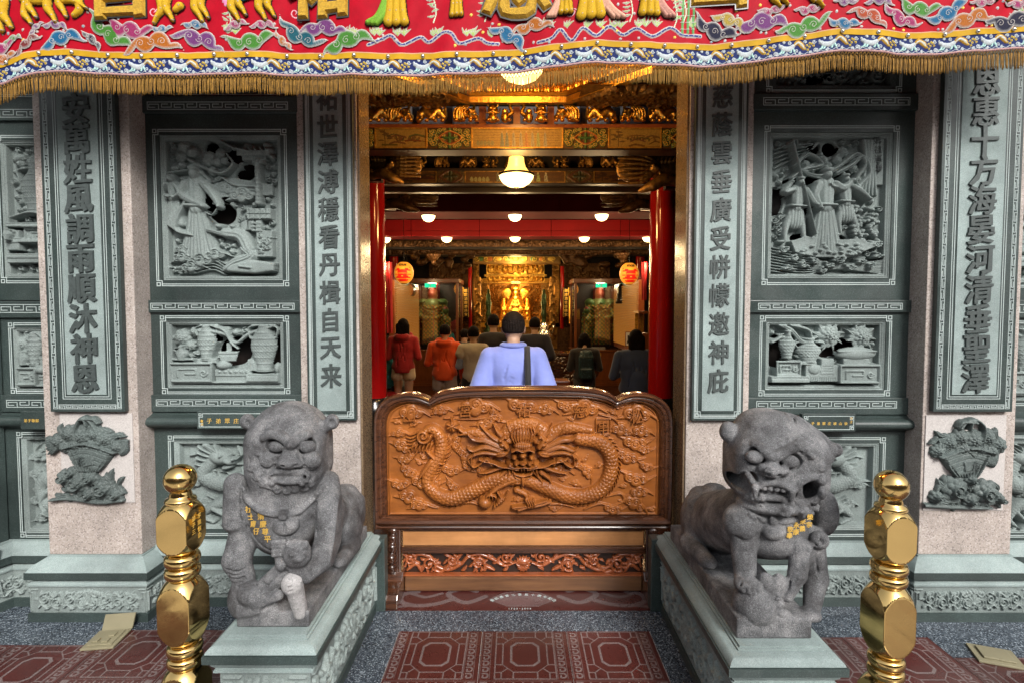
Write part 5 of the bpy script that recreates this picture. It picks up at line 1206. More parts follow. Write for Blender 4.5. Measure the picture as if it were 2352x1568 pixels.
# =================================================================== BRASS POSTS
def brass_post(label, vx, D, ys, rot, lean):
    """ys: photograph heights of ball top, ball bottom, block 1 top/bottom, block 2 top/bottom, block 3 top"""
    p = W(vx, 1100, D); root = empty('brass_post', (p.x, D, 0), label, 'post', 'polished brass posts'); z = lambda y: ZZ(y, D)
    def block(zt, zb, s, nm='faceted_block'):
        n = 46; h = (zt - zb) / 2; g = np.linspace(-1, 1, n); V = []; F = []
        for ax in range(3):
            for sg in (-1, 1):
                b = len(V)
                for a in g:
                    for c in g:
                        q = [0, 0, 0]; q[ax] = sg; q[(ax + 1) % 3] = a; q[(ax + 2) % 3] = c; q = np.array(q, float) * (s, s, h)
                        e = math.sqrt((q[0] ** 2 + q[1] ** 2) / (s * 1.52) ** 2 + q[2] ** 2 / (h * 1.13) ** 2); w = math.sqrt(q[0] ** 2 + q[1] ** 2) / (s * 1.395)
                        q /= max(1, e, w); V.append(q)
                for i in range(n - 1):
                    for j in range(n - 1):
                        f = (b + i * n + j, b + (i + 1) * n + j, b + (i + 1) * n + j + 1, b + i * n + j + 1); F.append(f if sg > 0 else f[::-1])
        V = np.array(V); ca, sa = math.cos(rot), math.sin(rot); X = V[:, 0] * ca - V[:, 1] * sa + p.x; Y = V[:, 0] * sa + V[:, 1] * ca + D
        m = MB(); m.V = list(zip(X, Y, V[:, 2] + (zt + zb) / 2)); m.F = F; o = m.build(nm, 'brass', root)
        bm = bmesh.new(); bm.from_mesh(o.data); bmesh.ops.remove_doubles(bm, verts=bm.verts, dist=1e-5); bm.to_mesh(o.data); bm.free(); o.data.shade_smooth(); o.data.set_sharp_from_angle(angle=rad(22)); return o
    def rings(za, zb):
        h = za - zb; pr = [(.035, za)]
        for c in (.27, .73): pr += [(.050 + .014 * math.cos(a), za - h * c + h * .21 * math.sin(a)) for a in np.linspace(1.5, -1.5, 10)] + ([(.042, za - h * .5)] if c < .5 else [])
        MB().lathe((p.x, D), pr + [(.035, zb)], 36).build('turned_rings', 'brass', root, smooth=True)
    zt, zb = z(ys[0]), z(ys[1]); R_ = (zt - zb) / 2 * 1.03; zc = (zt + zb) / 2
    MB().lathe((p.x, D), [(max(.0005, R_ * math.sin(a)), zc + R_ * math.cos(a)) for a in np.linspace(0, 2.75, 26)], 40).build('ball_finial', 'brass', root, smooth=True)
    z1 = z(ys[2]); MB().lathe((p.x, D), [(.036, zb + .01), (.040, zb - .002), (.040, zb - .010), (.052, zb - .016), (.056, z1 + .004), (.05, z1 - .012)], 40).build('collar', 'brass', root, smooth=True)
    b1 = block(z1 + .004, z(ys[3]), .060); rings(z(ys[3]) + .006, z(ys[4]) - .006); block(z(ys[4]), z(ys[5]), .064); rings(z(ys[5]) + .006, z(ys[6]) - .006); L = z(ys[4]) - z(ys[5])
    block(z(ys[6]), max(.10, z(ys[6]) - L), .066); MB().lathe((p.x, D), [(.04, max(.10, z(ys[6]) - L) + .01), (.045, .09), (.06, .06), (.10, .05), (.11, .02), (.11, 0)], 36).build('round_base', 'brass', root, smooth=True)
    if lean > 0:
        n2 = np.array((math.cos(rot), math.sin(rot), 0.)); uu = np.array((-math.sin(rot), math.cos(rot), 0.)); c = np.array((p.x, D, (z1 + z(ys[3])) / 2 + .04)) + n2 * .0602
        for tx, o in (('李重信会', .018), ('弟子三', -.016)): copy_text(tx, c + uu * o, .022, .026, .0008, 'gold_lettering', b1, 'v', u=uu, v=(0, 0, 1), n=n2)
    return root
brass_post('polished brass post in front of the left column, by the lion with the cub', 414, 2.04, (1066, 1132, 1149, 1268, 1322, 1472, 1524), rad(-3), 1)
brass_post('polished brass post in front of the right column, by the lion with the ball', 2048, 2.0, (1080, 1148, 1166, 1288, 1338, 1500, 1552), rad(4), -1)
# =================================================================== CARVED WOODEN SCREEN IN THE DOORWAY
DS = 3.26
scr = empty('carved_screen', (.05, DS + .02, 0), 'carved wooden dragon screen in a dark cusped frame standing across the doorway', 'screen')
def zt(x, y): return (799.7 + .3401 * x, 846.7 + .3401 * y)
def sym(P): return P + [(2366 - x, y) for x, y in P[::-1] if abs(x - 1183) > 1]
outer = sym([(172, 1085), (172, 700), (172, 380), (178, 300), (205, 235), (262, 183), (340, 158), (420, 150), (490, 161), (550, 186), (600, 152), (680, 127), (790, 114), (980, 108), (1183, 107)])
inner = sym([(252, 1005), (250, 700), (248, 400), (252, 345), (276, 280), (330, 238), (390, 220), (430, 218), (480, 224), (552, 250), (625, 216), (710, 198), (800, 190), (990, 185), (1183, 184)])
def smoothpath(P):
    """densify while keeping the cusps and corners sharp"""
    a = [0, 2, 9, 14 + 0]; idx = [0, 2, 9, len(P) - 10, len(P) - 3, len(P) - 1]; out = []
    for i in range(len(idx) - 1):
        seg = cr(P[idx[i]:idx[i + 1] + 1], 5); out += [tuple(q) for q in (seg if i == 0 else seg[1:])]
    return out
O_, I_ = smoothpath(outer), smoothpath(inner); kk = sc(DS); zr = W(PX, 1050, DS).z
def wp(x, y, d=0): vx, vy = zt(x, y); return ((vx - PX) * kk, DS - d, zr - (vy - 1050) * kk)
prof = [(0, -.045), (0, .03), (.06, .046), (.18, .055), (.34, .050), (.42, .040), (.50, .042), (.62, .040), (.74, .024), (.80, .026), (.90, .016), (1, .004), (1, -.02)]
V = [wp(o[0] + (i[0] - o[0]) * u, o[1] + (i[1] - o[1]) * u, d) for o, i in zip(O_, I_) for u, d in prof]; n = len(prof)
F = [(i * n + j, i * n + j + 1, (i + 1) * n + j + 1, (i + 1) * n + j) for i in range(len(O_) - 1) for j in range(n - 1)]
fr = add('cusped_frame', V, F, 'ebony_wood', scr); fr.data.shade_smooth(); fr.data.set_sharp_from_angle(angle=rad(38))
V = [wp(o[0], o[1], -.045) for o in O_] + [wp(1183, 1085, -.045)]; add('back_board', V, [tuple(range(len(V)))], 'ebony_wood', scr)
# raised carving
def carve():
    x0, y0 = zt(240, 180); x1, y1 = zt(2126, 1010); c = Canvas(x0, y0, x1, y1, .92, z=0.)
    k = .3401; Z = lambda P: [zt(*p) for p in P]; g = random.Random(12)
    ln = lambda P, r, h, b=0, **kw: c.line(Z(P), [q * k for q in r] if isinstance(r, (list, tuple)) else r * k, h, b, **kw)
    # clouds
    CL = [(420, 290, 200, 0), (620, 275, 130, -.1), (860, 250, 250, -.05), (1180, 240, 240, .1), (1330, 270, 150, .1), (1480, 240, 160, .1), (1600, 260, 240, 0), (1960, 300, 230, .1), (330, 430, 120, 0), (350, 520, 150, .6), (380, 600, 140, -.3), (400, 690, 150, .5), (340, 780, 150, 0), (400, 880, 170, .4), (470, 930, 150, 0), (740, 510, 160, 1.3), (790, 590, 150, .8), (690, 680, 160, .1), (800, 650, 120, .9), (930, 350, 180, -.6), (1000, 310, 130, .8), (1850, 410, 160, .2), (1990, 420, 150, .1), (1950, 490, 200, 0), (2010, 540, 120, .1), (1900, 590, 180, .3), (2030, 660, 120, .2), (1960, 740, 200, .1), (1980, 840, 150, 0), (1950, 920, 180, .5), (1800, 950, 150, .1), (1440, 690, 150, .1), (1560, 640, 120, .9), (1620, 700, 130, 1.0), (490, 765, 180, .1), (560, 770, 130, .2), (900, 700, 110, .8), (700, 790, 120, .6), (1500, 600, 110, 1.2)]
    for x, y, L, r in CL: c.cloud(*zt(x, y), L * k * 1.22, 6.5, 0, r, lw=1.1, flip=g.choice((-1, 1)))
    for P in ([(640, 330), (900, 330), (1000, 280)], [(1700, 300), (1800, 330), (1840, 380)], [(1750, 870), (1850, 850), (1870, 900), (1760, 960)], [(1600, 960), (1700, 920), (1760, 930)], [(330, 850), (500, 920), (600, 950)], [(1300, 930), (1420, 920), (1540, 945)], [(700, 930), (820, 910), (880, 930)], [(1520, 560), (1540, 640), (1600, 700)]): ln(P, [4, 12, 3], 4.5)
    # fins along the body
    def fins(P, side, l=46, r=7):
        Q = cr(P, 5)
        for i in range(1, len(Q) - 1):
            d = Q[i + 1] - Q[i - 1]; d /= np.linalg.norm(d) + 1e-6; nn = np.array([d[1], -d[0]]) * side
            ln([tuple(Q[i] + nn * 38), tuple(Q[i] + nn * 56 - d * l * .4), tuple(Q[i] + nn * 66 - d * l)], [r, r * .7, 1], 6)
    B1 = [(500, 450), (520, 410), (570, 400), (615, 460), (620, 560), (560, 670), (525, 770), (590, 850), (700, 880), (850, 820), (1000, 745), (1140, 745)]
    B2 = [(1200, 750), (1330, 800), (1480, 860), (1620, 862), (1730, 800), (1780, 690), (1775, 570), (1700, 490), (1560, 470)]
    fins(B1[3:8], 1); fins(B2[1:], -1); fins([(1060, 390), (1150, 350), (1250, 350), (1340, 390)], -1, 40, 6); fins([(1400, 380), (1500, 360), (1620, 380)], -1, 40, 6); fins(B1[7:11], -1, 36, 5)
    ln([(1060, 470), (1090, 400), (1170, 370), (1260, 375), (1330, 430)], 48, 10, 1, scales=(8.5, 1.9), p=.45); ln([(1370, 440), (1450, 400), (1540, 395), (1640, 410)], [42, 40, 26], 8, 1, scales=(8, 1.6), p=.45); ln([(790, 425), (860, 430), (960, 470)], [22, 36, 40], 8, 1, scales=(8, 1.6), p=.45)
    ln(B2, [42, 50, 53, 52, 50, 48, 50, 52, 42], 12, 1, scales=(8.5, 2.0), p=.45); ln(B1, [8, 24, 36, 42, 45, 40, 40, 46, 52, 53, 50, 46], 12, 1, scales=(8.5, 2.0), p=.45)
    ln([(560, 620), (500, 700), (470, 740)], [22, 18, 4], 13, 2); ln([(540, 560), (600, 620), (640, 640)], [16, 10, 2], 12, 2)
    c.spiral(*zt(505, 445), 17, 1.6, 5, 15, 1)
    for a in range(6): x = 430 + a * 24; ln([(x + 10, 500), (x - 5, 530 + a * 3), (x - 2, 560)], [12, 8, 1], 8, 1)
    for a in range(5): ln([(470, 420 + a * 20), (420, 440 + a * 22), (380, 430 + a * 26)], [9, 7, 1], 7, 0)
    # claws, ball, clam, scrolls
    ln([(1130, 740), (1030, 790), (960, 840)], [28, 22, 14], 12, 2); [ln([(960, 840), (930 + a * 22, 860), (925 + a * 22, 890)], [9, 8, 2], 14, 3) for a in range(4)]
    c.dome(*zt(920, 905), 48 * k, 46 * k, 17, 0, 2, .5); c.dome(*zt(1030, 885), 42 * k, 26 * k, 13, -.8, 2); [c.dome(*zt(990 + 14 * a, 925 - 12 * a), 4, 3, 15, 0, 2) for a in range(5)]; ln([(1010, 830), (1040, 870), (1080, 830)], [10, 8, 4], 13, 2)
    ln([(1140, 820), (1200, 850), (1210, 900)], [26, 20, 12], 9, 1, scales=(8, 1.5)); ln([(1120, 945), (1280, 925), (1365, 900)], 14, 11, 2); ln([(1150, 955), (1290, 905), (1340, 890)], 12, 12, 2); ln([(1110, 935), (1200, 925)], 11, 13, 2)
    for a in range(4): ln([(1200 + 16 * a, 880), (1215 + 15 * a, 910), (1210 + 14 * a, 940)], [9, 8, 2], 15, 3)
    # flaming pearl and clutching claws
    c.dome(*zt(702, 380), 48 * k, 44 * k, 12, 0, 1); c.dome(*zt(702, 362), 20 * k, 16 * k, 15, 0, 1); ln([(700, 350), (695, 325), (705, 315)], [9, 7, 2], 12, 1); [ln([(702, 375), (702 + 44 * math.cos(a), 375 + 40 * math.sin(a))], [7, 4], 15, 1, smooth=False) for a in (.4, 1.4, 2.6, 3.5, 5.9)]; ln([(750, 400), (780, 430), (740, 440)], [16, 14, 3], 10, 1)
    # head
    for s in (-1, 1):
        X = lambda x: 1180 + s * x; M = lambda P: [(X(a), b) for a, b in P]
        for P, r in (([(90, 480), (160, 430), (200, 360)], [26, 20, 2]), ([(120, 500), (210, 450), (290, 370)], [28, 20, 2]), ([(140, 530), (250, 480), (330, 470), (375, 430)], [26, 24, 16, 2]), ([(50, 470), (90, 400), (110, 350)], [22, 16, 2]), ([(160, 545), (260, 520), (340, 545), (380, 520)], [22, 22, 16, 2]), ([(170, 570), (280, 560), (370, 600), (340, 660)], [14, 16, 12, 4]), ([(120, 690), (180, 740), (190, 770)], [18, 12, 2]), ([(90, 700), (130, 760), (120, 790)], [16, 10, 2]), ([(150, 660), (230, 690), (300, 700)], [18, 12, 2])): ln(M(P), r, 12, 2, fold=(3.2, .9))
        ln(M([(110, 520), (140, 470), (120, 440)]), [20, 22, 18], 17, 3); c.dome(*zt(X(140), 500), 26 * k, 20 * k, 19, 0, 2); c.dome(*zt(X(115), 450), 16 * k, 16 * k, 20, 0, 2); c.dome(*zt(X(155), 470), 12 * k, 14 * k, 20, 0, 2)
        c.dome(*zt(X(145), 568), 50 * k, 22 * k, 15, s * .2, 3); c.dome(*zt(X(150), 570), 36 * k, 10 * k, -3, s * .2, 0, mode='add')
        c.dome(*zt(X(58), 583), 20 * k, 18 * k, 24, 0, 4); c.dome(*zt(X(45), 622), 22 * k, 20 * k, 28, 0, 2); c.dome(*zt(X(90), 635), 30 * k, 24 * k, 20, 0, 2)
        c.dome(*zt(X(150), 620), 60 * k, 28 * k, -9, s * -.1, 0, .3, mode='add'); ln(M([(40, 668), (90, 655), (150, 648), (200, 625), (260, 612), (300, 600)]), [12, 11, 8, 6, 5, 3], 15, 5); ln(M([(210, 640), (250, 600), (300, 640), (340, 650), (350, 600), (330, 560)]), [7, 7, 7, 6, 5, 3], 14, 4)
        ln(M([(60, 690), (50, 720), (20, 735)]), [10, 10, 8], 15, 2); [ln(M([(70 + 22 * a, 675 + 4 * a), (74 + 26 * a, 705 + 3 * a)]), [8, 2], 16, 2) for a in range(3)]
    c.dome(*zt(1180, 440), 70 * k, 60 * k, 15, 0, 2); [ln([(1180 + a * 14, 490), (1180 + a * 20, 430), (1180 + a * 17, 380)], [6, 6, 2], 17, 2) for a in range(-4, 5)]
    c.dome(*zt(1180, 508), 66 * k, 34 * k, 22, 0, 2, .35); [c.groove(Z([(1180 + a * 14, 485), (1180 + a * 14, 530)]), 1, 2) for a in range(-4, 5)]; ln([(1105, 540), (1140, 528), (1180, 540), (1220, 528), (1255, 540)], 9, 24, 2)
    c.dome(*zt(1180, 570), 28 * k, 26 * k, 24, 0, 3); c.dome(*zt(1180, 622), 32 * k, 16 * k, 27, 0, 3); ln([(1090, 640), (1130, 652), (1180, 648), (1230, 652), (1270, 640)], [8, 12, 12, 12, 8], 20, 3)
    c.dome(*zt(1180, 682), 40 * k, 22 * k, -8, 0, 0, .3, mode='add'); ln([(1125, 700), (1180, 712), (1235, 700)], [8, 12, 8], 16, 3); [ln([(1150 + a * 20, 662), (1151 + a * 20, 682)], [6, 3], 20, 3) for a in range(4)]; ln([(1180, 710), (1178, 750), (1182, 790)], [16, 12, 3], 16, 2)
    # small scrolls wherever the ground is still bare
    for _ in range(420):
        x, y = g.uniform(290, 2080), g.uniform(225, 965); vx, vy = zt(x, y); w_ = c.win(vx - 11, vy - 6, vx + 11, vy + 6)
        if c.Z[w_].max() < 1.2: c.cloud(vx, vy, g.uniform(24, 34), 4.6, 0, g.uniform(-.7, .7), lw=.9, flip=g.choice((-1, 1)))
    # seal on the right
    c.rect(*zt(1675, 328), *zt(1780, 440), 5); c.rect(*zt(1683, 336), *zt(1772, 432), 2, mode='set')
    # rim of the carving field
    Ii = [zt(1183 + (x - 1183) * .984, y + (10 if y < 800 else -14)) for x, y in I_]; c.line(Ii + [Ii[0]], 1.6, 3.2, 0, smooth=False)
    c.smooth(1)
    # keep only what lies inside the frame
    P = [zt(1183 + (x - 1183) * 1.004, y - 3) for x, y in I_]; t = Canvas(x0, y0, x1, y1, .92, masked=True); t.poly(P, 1.); c.M = t.M
    o = c.build('carved_panel', 'carved_wood', scr, lambda x, y, z: ((x - PX) * kk, DS + .014 - z * kk * 1.3, zr - (y - 1050) * kk)); return o
cp = carve()
for ch, x, y, s in (('山', 410, 308, 98), ('宮', 790, 268, 100), ('祐', 1185, 270, 100), ('慈', 1572, 272, 100), ('松', 1958, 312, 104), ('串', 1727, 384, 86)):
    p = wp(x, y, -.014 + .020); char(ch, p, s * .3401 * kk * (1.0), .012, 'carved_wood', cp, wx=.02, wy=.012, bev=.02)
# lower part
def zbx(nm, x0, x1, y0, y1, d0, d1, mat, bev=.004, par=scr):
    a, b = wp(x0, y1), wp(x1, y0); return MB().box(a[0], b[0], DS - d1, DS - d0, a[2], b[2]).build(nm, mat, par, bev)
r1 = MB(); a, b = wp(185, 1082), wp(2180, 1000)
prf = [(-.03, wp(0, 1000)[2]), (.030, wp(0, 1000)[2]), (.052, wp(0, 1012)[2]), (.058, wp(0, 1030)[2]), (.050, wp(0, 1048)[2]), (.036, wp(0, 1058)[2]), (.04, wp(0, 1066)[2]), (.034, wp(0, 1080)[2]), (-.03, wp(0, 1082)[2])]
r1.sweep([(a[0], DS), (b[0], DS)], prf); r1.build('lower_rail', 'ebony_wood', scr, angle=40)
for s in (0, 1):
    X = (lambda x: x) if s == 0 else (lambda x: 2366 - x)
    q = zbx('upright_post', *sorted((X(268), X(346))), 1083, 1415, -.02, .030, 'ebony_upright', .008)
    zbx('bead', *sorted((X(290), X(325))), 1090, 1400, .030, .036, 'ebony_upright', .003)
zbx('inner_rail', 346, 2020, 1083, 1094, -.02, .022, 'ebony_wood', .003); zbx('middle_rail', 346, 2020, 1210, 1252, -.02, .028, 'ebony_wood', .008)
zbx('plain_panel', 358, 2008, 1094, 1210, -.02, .008, 'light_wood', .002)
zbx('panel_bead', 366, 2000, 1100, 1104, .008, .013, 'brown_wood', .001); zbx('panel_bead', 366, 2000, 1200, 1204, .008, .013, 'brown_wood', .001)
zbx('bottom_beam', 376, 1990, 1408, 1502, -.03, .045, 'brown_wood', .006); zbx('openwork_shade_board', 356, 2010, 1250, 1410, -.02, -.012, 'dark_timber', 0); zbx('red_fillet', 362, 2004, 1398, 1409, -.01, .030, 'red_carved_wood', .003)  # dark board added behind the open scrolls stands in for the darkness there
c = Canvas(*zt(356, 1254), *zt(2010, 1402), .8, masked=True); k = .3401
for s in (-1, 1):
    X = lambda x: 1183 + s * x; ln = lambda P, r, h, b=2: c.line([zt(X(x), y) for x, y in P], [q * k for q in r], h, b)
    for i, cx in enumerate((245, 440, 640, 800) if True else ()):
        pass
    for i, (cx, cy) in enumerate(((120, 1290), (310, 1335), (490, 1310), (650, 1340), (780, 1300))):
        d = 1 if i % 2 else -1; vx, vy = zt(X(cx), cy); c.spiral(vx, vy, 52 * k if i % 2 else 42 * k, 1.5, 3.0, 8, 3, 1.2 * d, d * s)
        c.dome(vx, vy, 3.6, 3.6, 11, 0, 2)
        for j in range(6): a = j * 1.05 + i; c.leaf(vx + 13 * math.cos(a), vy + 13 * math.sin(a), a + .6 * s, 13, 6, 7, 2)
    for P in ([(60, 1330), (130, 1350), (220, 1300), (300, 1270), (380, 1290), (430, 1340), (520, 1380), (600, 1350), (640, 1290), (720, 1270), (790, 1300), (815, 1360)], [(200, 1380), (260, 1350), (300, 1300), (340, 1390)], [(420, 1270), (470, 1300), (560, 1390), (620, 1380)], [(700, 1390), (740, 1340), (800, 1380)]): ln(P, [7, 14, 12, 14, 12, 14, 8], 7)
    for j in range(22): c.leaf(*zt(X(70 + 36 * j), 1285 + 75 * ((j * 3) % 4) / 3), (.6 if j % 2 else -.6) * s + (0 if s > 0 else math.pi), 15, 8, 7, 2)
for j in range(-3, 4): c.leaf(*zt(1183, 1345), -math.pi / 2 + j * .38, 22, 10, 11, 2); c.leaf(*zt(1183, 1345), math.pi / 2 + j * .5, 17, 9, 9, 2)
c.dome(*zt(1183, 1320), 16, 10, 14, 0, 2); c.smooth(1); c.Z[~c.M] = -3; q = np.pad(c.M, 1); c.M = c.M | q[2:, 1:-1] | q[:-2, 1:-1] | q[1:-1, 2:] | q[1:-1, :-2]
c.build('openwork_scrolls', 'red_carved_wood', scr, lambda x, y, z: ((x - PX) * kk, DS + .010 - z * kk * .8, zr - (y - 1050) * kk))
for s in (-1, 1):
    xs = (wp(248, 0)[0] + wp(346, 0)[0]) / 2 if s < 0 else (wp(2020, 0)[0] + wp(2118, 0)[0]) / 2; m = MB(); w = .070
    Pf = [(DS + .20, 0), (DS - .245, 0), (DS - .245, .055), (DS - .225, .082), (DS - .17, .092), (DS - .11, .10), (DS - .07, .14), (DS + .09, .14), (DS + .13, .10), (DS + .20, .08)]
    V = [(xs - w, y, z) for y, z in Pf] + [(xs + w, y, z) for y, z in Pf]; n = len(Pf); m.raw(V, [tuple(range(n)), tuple(range(2 * n - 1, n - 1, -1))] + [(i, i + n, (i + 1) % n + n, (i + 1) % n) for i in range(n)])
    m.build('foot', 'ebony_wood', scr, .006)
    v = Vol((xs - .09, DS - .2, .08), (xs + .09, DS + .02, .44), .006); y0 = DS - .02
    for j, (dy, z, r) in enumerate(((-.045, .16, .036), (-.055, .225, .034), (-.040, .285, .030), (-.025, .335, .026), (-.012, .38, .020))): v.ell((xs - s * .0, y0 + dy, z), (.030, r, r * 1.05), .012)
    for (dy, z) in ((-.075, .16), (-.085, .225), (-.065, .285), (-.045, .335)): v.ell((xs, y0 + dy - .012, z), (.04, .014, .010), .004, True); v.ell((xs + s * -.028, y0 + dy + .02, z), (.01, .014, .014), .003, True)
    v.build('scroll_bracket', 'ebony_upright', scr)
# =================================================================== EMBROIDERED VALANCE
DV = 2.6; kv = sc(DV); zv = ZZ(100, DV)
_gx = [-220, 0, 40, 108, 200, 324, 450, 576, 700, 847, 960, 1077, 1200, 1300, 1383, 1480, 1599, 1720, 1865, 1919, 2000, 2081, 2200, 2352, 2600]
_gy = [160, 142, 134, 116, 114, 124, 122, 118, 121, 124, 124, 119, 111, 101, 95, 101, 102, 92, 75, 70, 75, 77, 70, 61, 66]
_gc = cr(list(zip(_gx, _gy)), 8)
def gtop(x): return np.interp(x, _gc[:, 0], _gc[:, 1])
def wavy(x, s):
    g = np.clip((s + 260) / 350, 0, 1.2); return g * (.012 * np.sin(x / 83.) + .008 * np.sin(x / 37. + 1.3) + .005 * np.sin(x / 17. + s / 60.)) + .0016 * np.sin(x / 7.3 + s / 19.) * np.sin(s / 31. + x / 90.)
def drape(x, s, z): return ((x - PX) * kv, DV + wavy(x, s) - z * kv, zv - (gtop(x) + s - 100) * kv)
val = empty('embroidered_valance', (.0, DV, 2.7), 'red embroidered temple valance with gold and blue bands and a fringe, hanging across the top', 'valance')
c = Canvas(-220, -330, 2600, 0, 3.4, col=(.34, .0015, .012)); g = random.Random(5)
# the part in view is painted finer
c2 = Canvas(-60, -150, 2420, 0, 1.35, col=(.34, .0015, .012))
WH = (.40, .37, .35)
def sprig(x, y, a, l, col): c2.line([(x, y), (x + l * .5 * math.cos(a), y + l * .5 * math.sin(a)), (x + l * math.cos(a + .2), y + l * math.sin(a + .2))], [1.5, 3.0, .8], .8, 0, WH); c2.line([(x, y), (x + l * .5 * math.cos(a), y + l * .5 * math.sin(a)), (x + l * .9 * math.cos(a + .2), y + l * .9 * math.sin(a + .2))], [.6, 1.7, .4], 1.0, 0, col)
def Y(x, y): return y - float(gtop(x))
def groundline(P):
    Q = cr([(x, Y(x, y)) for x, y in P], 10); c2.line(Q, 4.2, 1.2, 0, WH, smooth=False); c2.line(Q, 2.9, 1.4, 0, (.02, .03, .16), smooth=False)
    for i in range(2, len(Q) - 1, 3): c2.dome(Q[i][0], Q[i][1], 2.0, 1.8, 1.6, 0, 0, .5, (.45, .48, .5))
groundline([(855, 106), (885, 92), (905, 84), (930, 105), (970, 88), (990, 98), (1020, 78), (1040, 80), (1060, 102), (1100, 88), (1120, 98), (1145, 100)])
groundline([(1235, 98), (1265, 90), (1285, 72), (1310, 95), (1335, 68), (1365, 85), (1395, 64), (1425, 82), (1455, 70), (1490, 88), (1530, 68), (1560, 84), (1600, 84)])
for k in range(26):
    x = [868, 880, 920, 935, 1000, 1015, 1075, 1090, 1130, 1250, 1262, 1300, 1345, 1375, 1405, 1420, 1460, 1475, 1500, 1580, 1592, 800, 815, 825, 540, 555][k]; y = 84 if x < 1200 else 66
    if x < 560: y = 78
    for j in range(4): sprig(x, Y(x, y), -2.3 + j * .45, g.uniform(14, 24), (.30, .42, .10))
for (x, y0) in ((540, 30), (1000, 10), (1115, 5), (1440, 8), (1475, 20), (1540, 20), (1560, 10), (2310, 20)):     # flowering stems
    c2.line([(x, Y(x, y0 + 45)), (x + 6, Y(x, y0 + 20)), (x - 4, Y(x, y0 - 30))], 1.2, 1, 0, (.5, .62, .45))
    for j in range(7): sprig(x + g.uniform(-3, 3), Y(x, y0 + 30 - j * 9), g.choice((.3, -.5, 2.8, 3.6)), 15, (.20, .36, .10))
    for j in range(6): a = j * 1.05; c2.dome(x + 6 * math.cos(a), Y(x, y0 - 22) + 6 * math.sin(a), 6.5, 5, 1.6, a, 0, .5, g.choice(((.08, .28, .55), (.7, .2, .4), (.75, .3, .1))), edge=(WH, .72))
for x in (1558, 1570, 1582): c2.line([(x, Y(x, 78)), (x + 2, Y(x, 0)), (x, Y(x, -40))], 2.8, 1.4, 0, (.10, .26, .09)); [c2.line([(x - 4, Y(x, 70 - 15 * j)), (x + 4, Y(x, 70 - 15 * j))], .8, 1.8, 0, WH) for j in range(7)]
for x0 in (255, 375, 688, 1305, 1735, 2330):      # thin scrolled outlines
    for r, d in ((12, 1), (7, -1)): t = np.linspace(0, 1, 26); c2.line(np.stack([x0 + r * (1 - .8 * t) * np.cos(7 * t * d) + (0 if d > 0 else 10), Y(x0, 32) + r * (1 - .8 * t) * np.sin(7 * t * d)], 1), .9, .8, 0, (.66, .4, .45), smooth=False)
for k in range(150): x, y = g.uniform(-40, 2400), g.uniform(-20, 115); c2.dome(x, min(-6, Y(x, y)), 3.1, 3.1, 1.8, 0, 0, .3, g.choice((WH, WH, (.45, .5, .5), (.7, .5, .1), (.25, .3, .33))))
cbg = Canvas(-220, -330, 2600, -148, 4, col=(.34, .0015, .012)); cbg.build('upper_cloth', 'silk', val, drape)
cl_ = c2.build('red_cloth', 'silk', val, drape)
# bands
gb = Canvas(-60, -1, 2420, 13, 2.6, col=(.44, .25, .012)); gb.rect(-60, -1, 2420, .8, .2, (.55, .32, .28), 'set'); gb.build('gold_band', 'silk', val, lambda x, y, z: drape(x, y, z + 2.2 + .5 * np.sin(x / 9.)))
bb = Canvas(-60, 12.5, 2420, 46, .86, col=(.010, .020, .10)); w2 = (.42, .46, .48)
for i in range(28):
    x = -50 + i * 91.; y = 30
    bb.line([(x + 14, y - 1), (x + 27, y + 1), (x + 37, y - 4)], [5.5, 6, 4.5], 2.4, 0, w2); bb.dome(x + 9, y - 5, 5.5, 4.5, 2.8, 0, 0, .5, w2); bb.dome(x + 5, y - 9.5, 2.5, 3, 2, 0, 0, .5, w2)
    for dx, e in ((12, 5), (17, 12), (33, 30), (38, 42)): bb.line([(x + dx, y + 2), (x + (dx + e) / 2 + 1, y + 8), (x + e, y + 9)], [2.2, 1.8, 1.2], 1.6, 0, (.40, .62, .58))
    bb.line([(x + 38, y - 4), (x + 47, y - 12), (x + 58, y - 5), (x + 63, y + 2)], [2.5, 5, 6, 3.5], 2, 0, (.40, .22, .02)); bb.line([(x + 38, y - 4), (x + 48, y - 11), (x + 58, y - 5), (x + 62, y + 1)], [1.2, 2.6, 3.4, 1.6], 2.6, 0, (.48, .5, .44))
    for dx, dy in ((70, -4), (75, 0), (80, -6), (76, -8), (66, 3), (84, -1), (72, 6)): bb.dome(x + dx, y + dy, 2.7, 2.7, 1.6, 0, 0, .5, (.42, .28, .02), edge=((.5, .44, .25), .7))
    for sx, sy, r, d in ((0, 9, 5, 1), (22, 11, 4, -1), (46, 7, 5, 1), (55, 12, 3.6, -1), (88, 8, 5, 1), (66, -12, 4, 1), (30, -12, 4.5, -1), (-6, -10, 4.5, 1), (78, 12, 3.5, 1), (16, -14, 3, 1)): bb.spiral(x + sx, y + sy, r, 1.3, .95, 1, 0, sx, d, w2)
    bb.line([(x + 8 * j, 43 + 1.6 * (-1) ** j) for j in range(12)], .7, 1, 0, w2)
bb.build('blue_band', 'embroidery', val, lambda x, y, z: drape(x, y, z + 1.0))
pk = Canvas(-60, 45.5, 2420, 51, 1.5, col=(.42, .25, .24)); pk.line([(-60, 48.2), (2420, 48.2)], 2.6, 2.4, 0, (.42, .25, .24), smooth=False); pk.build('pink_cord', 'embroidery', val, lambda x, y, z: drape(x, y, z + 1.5))
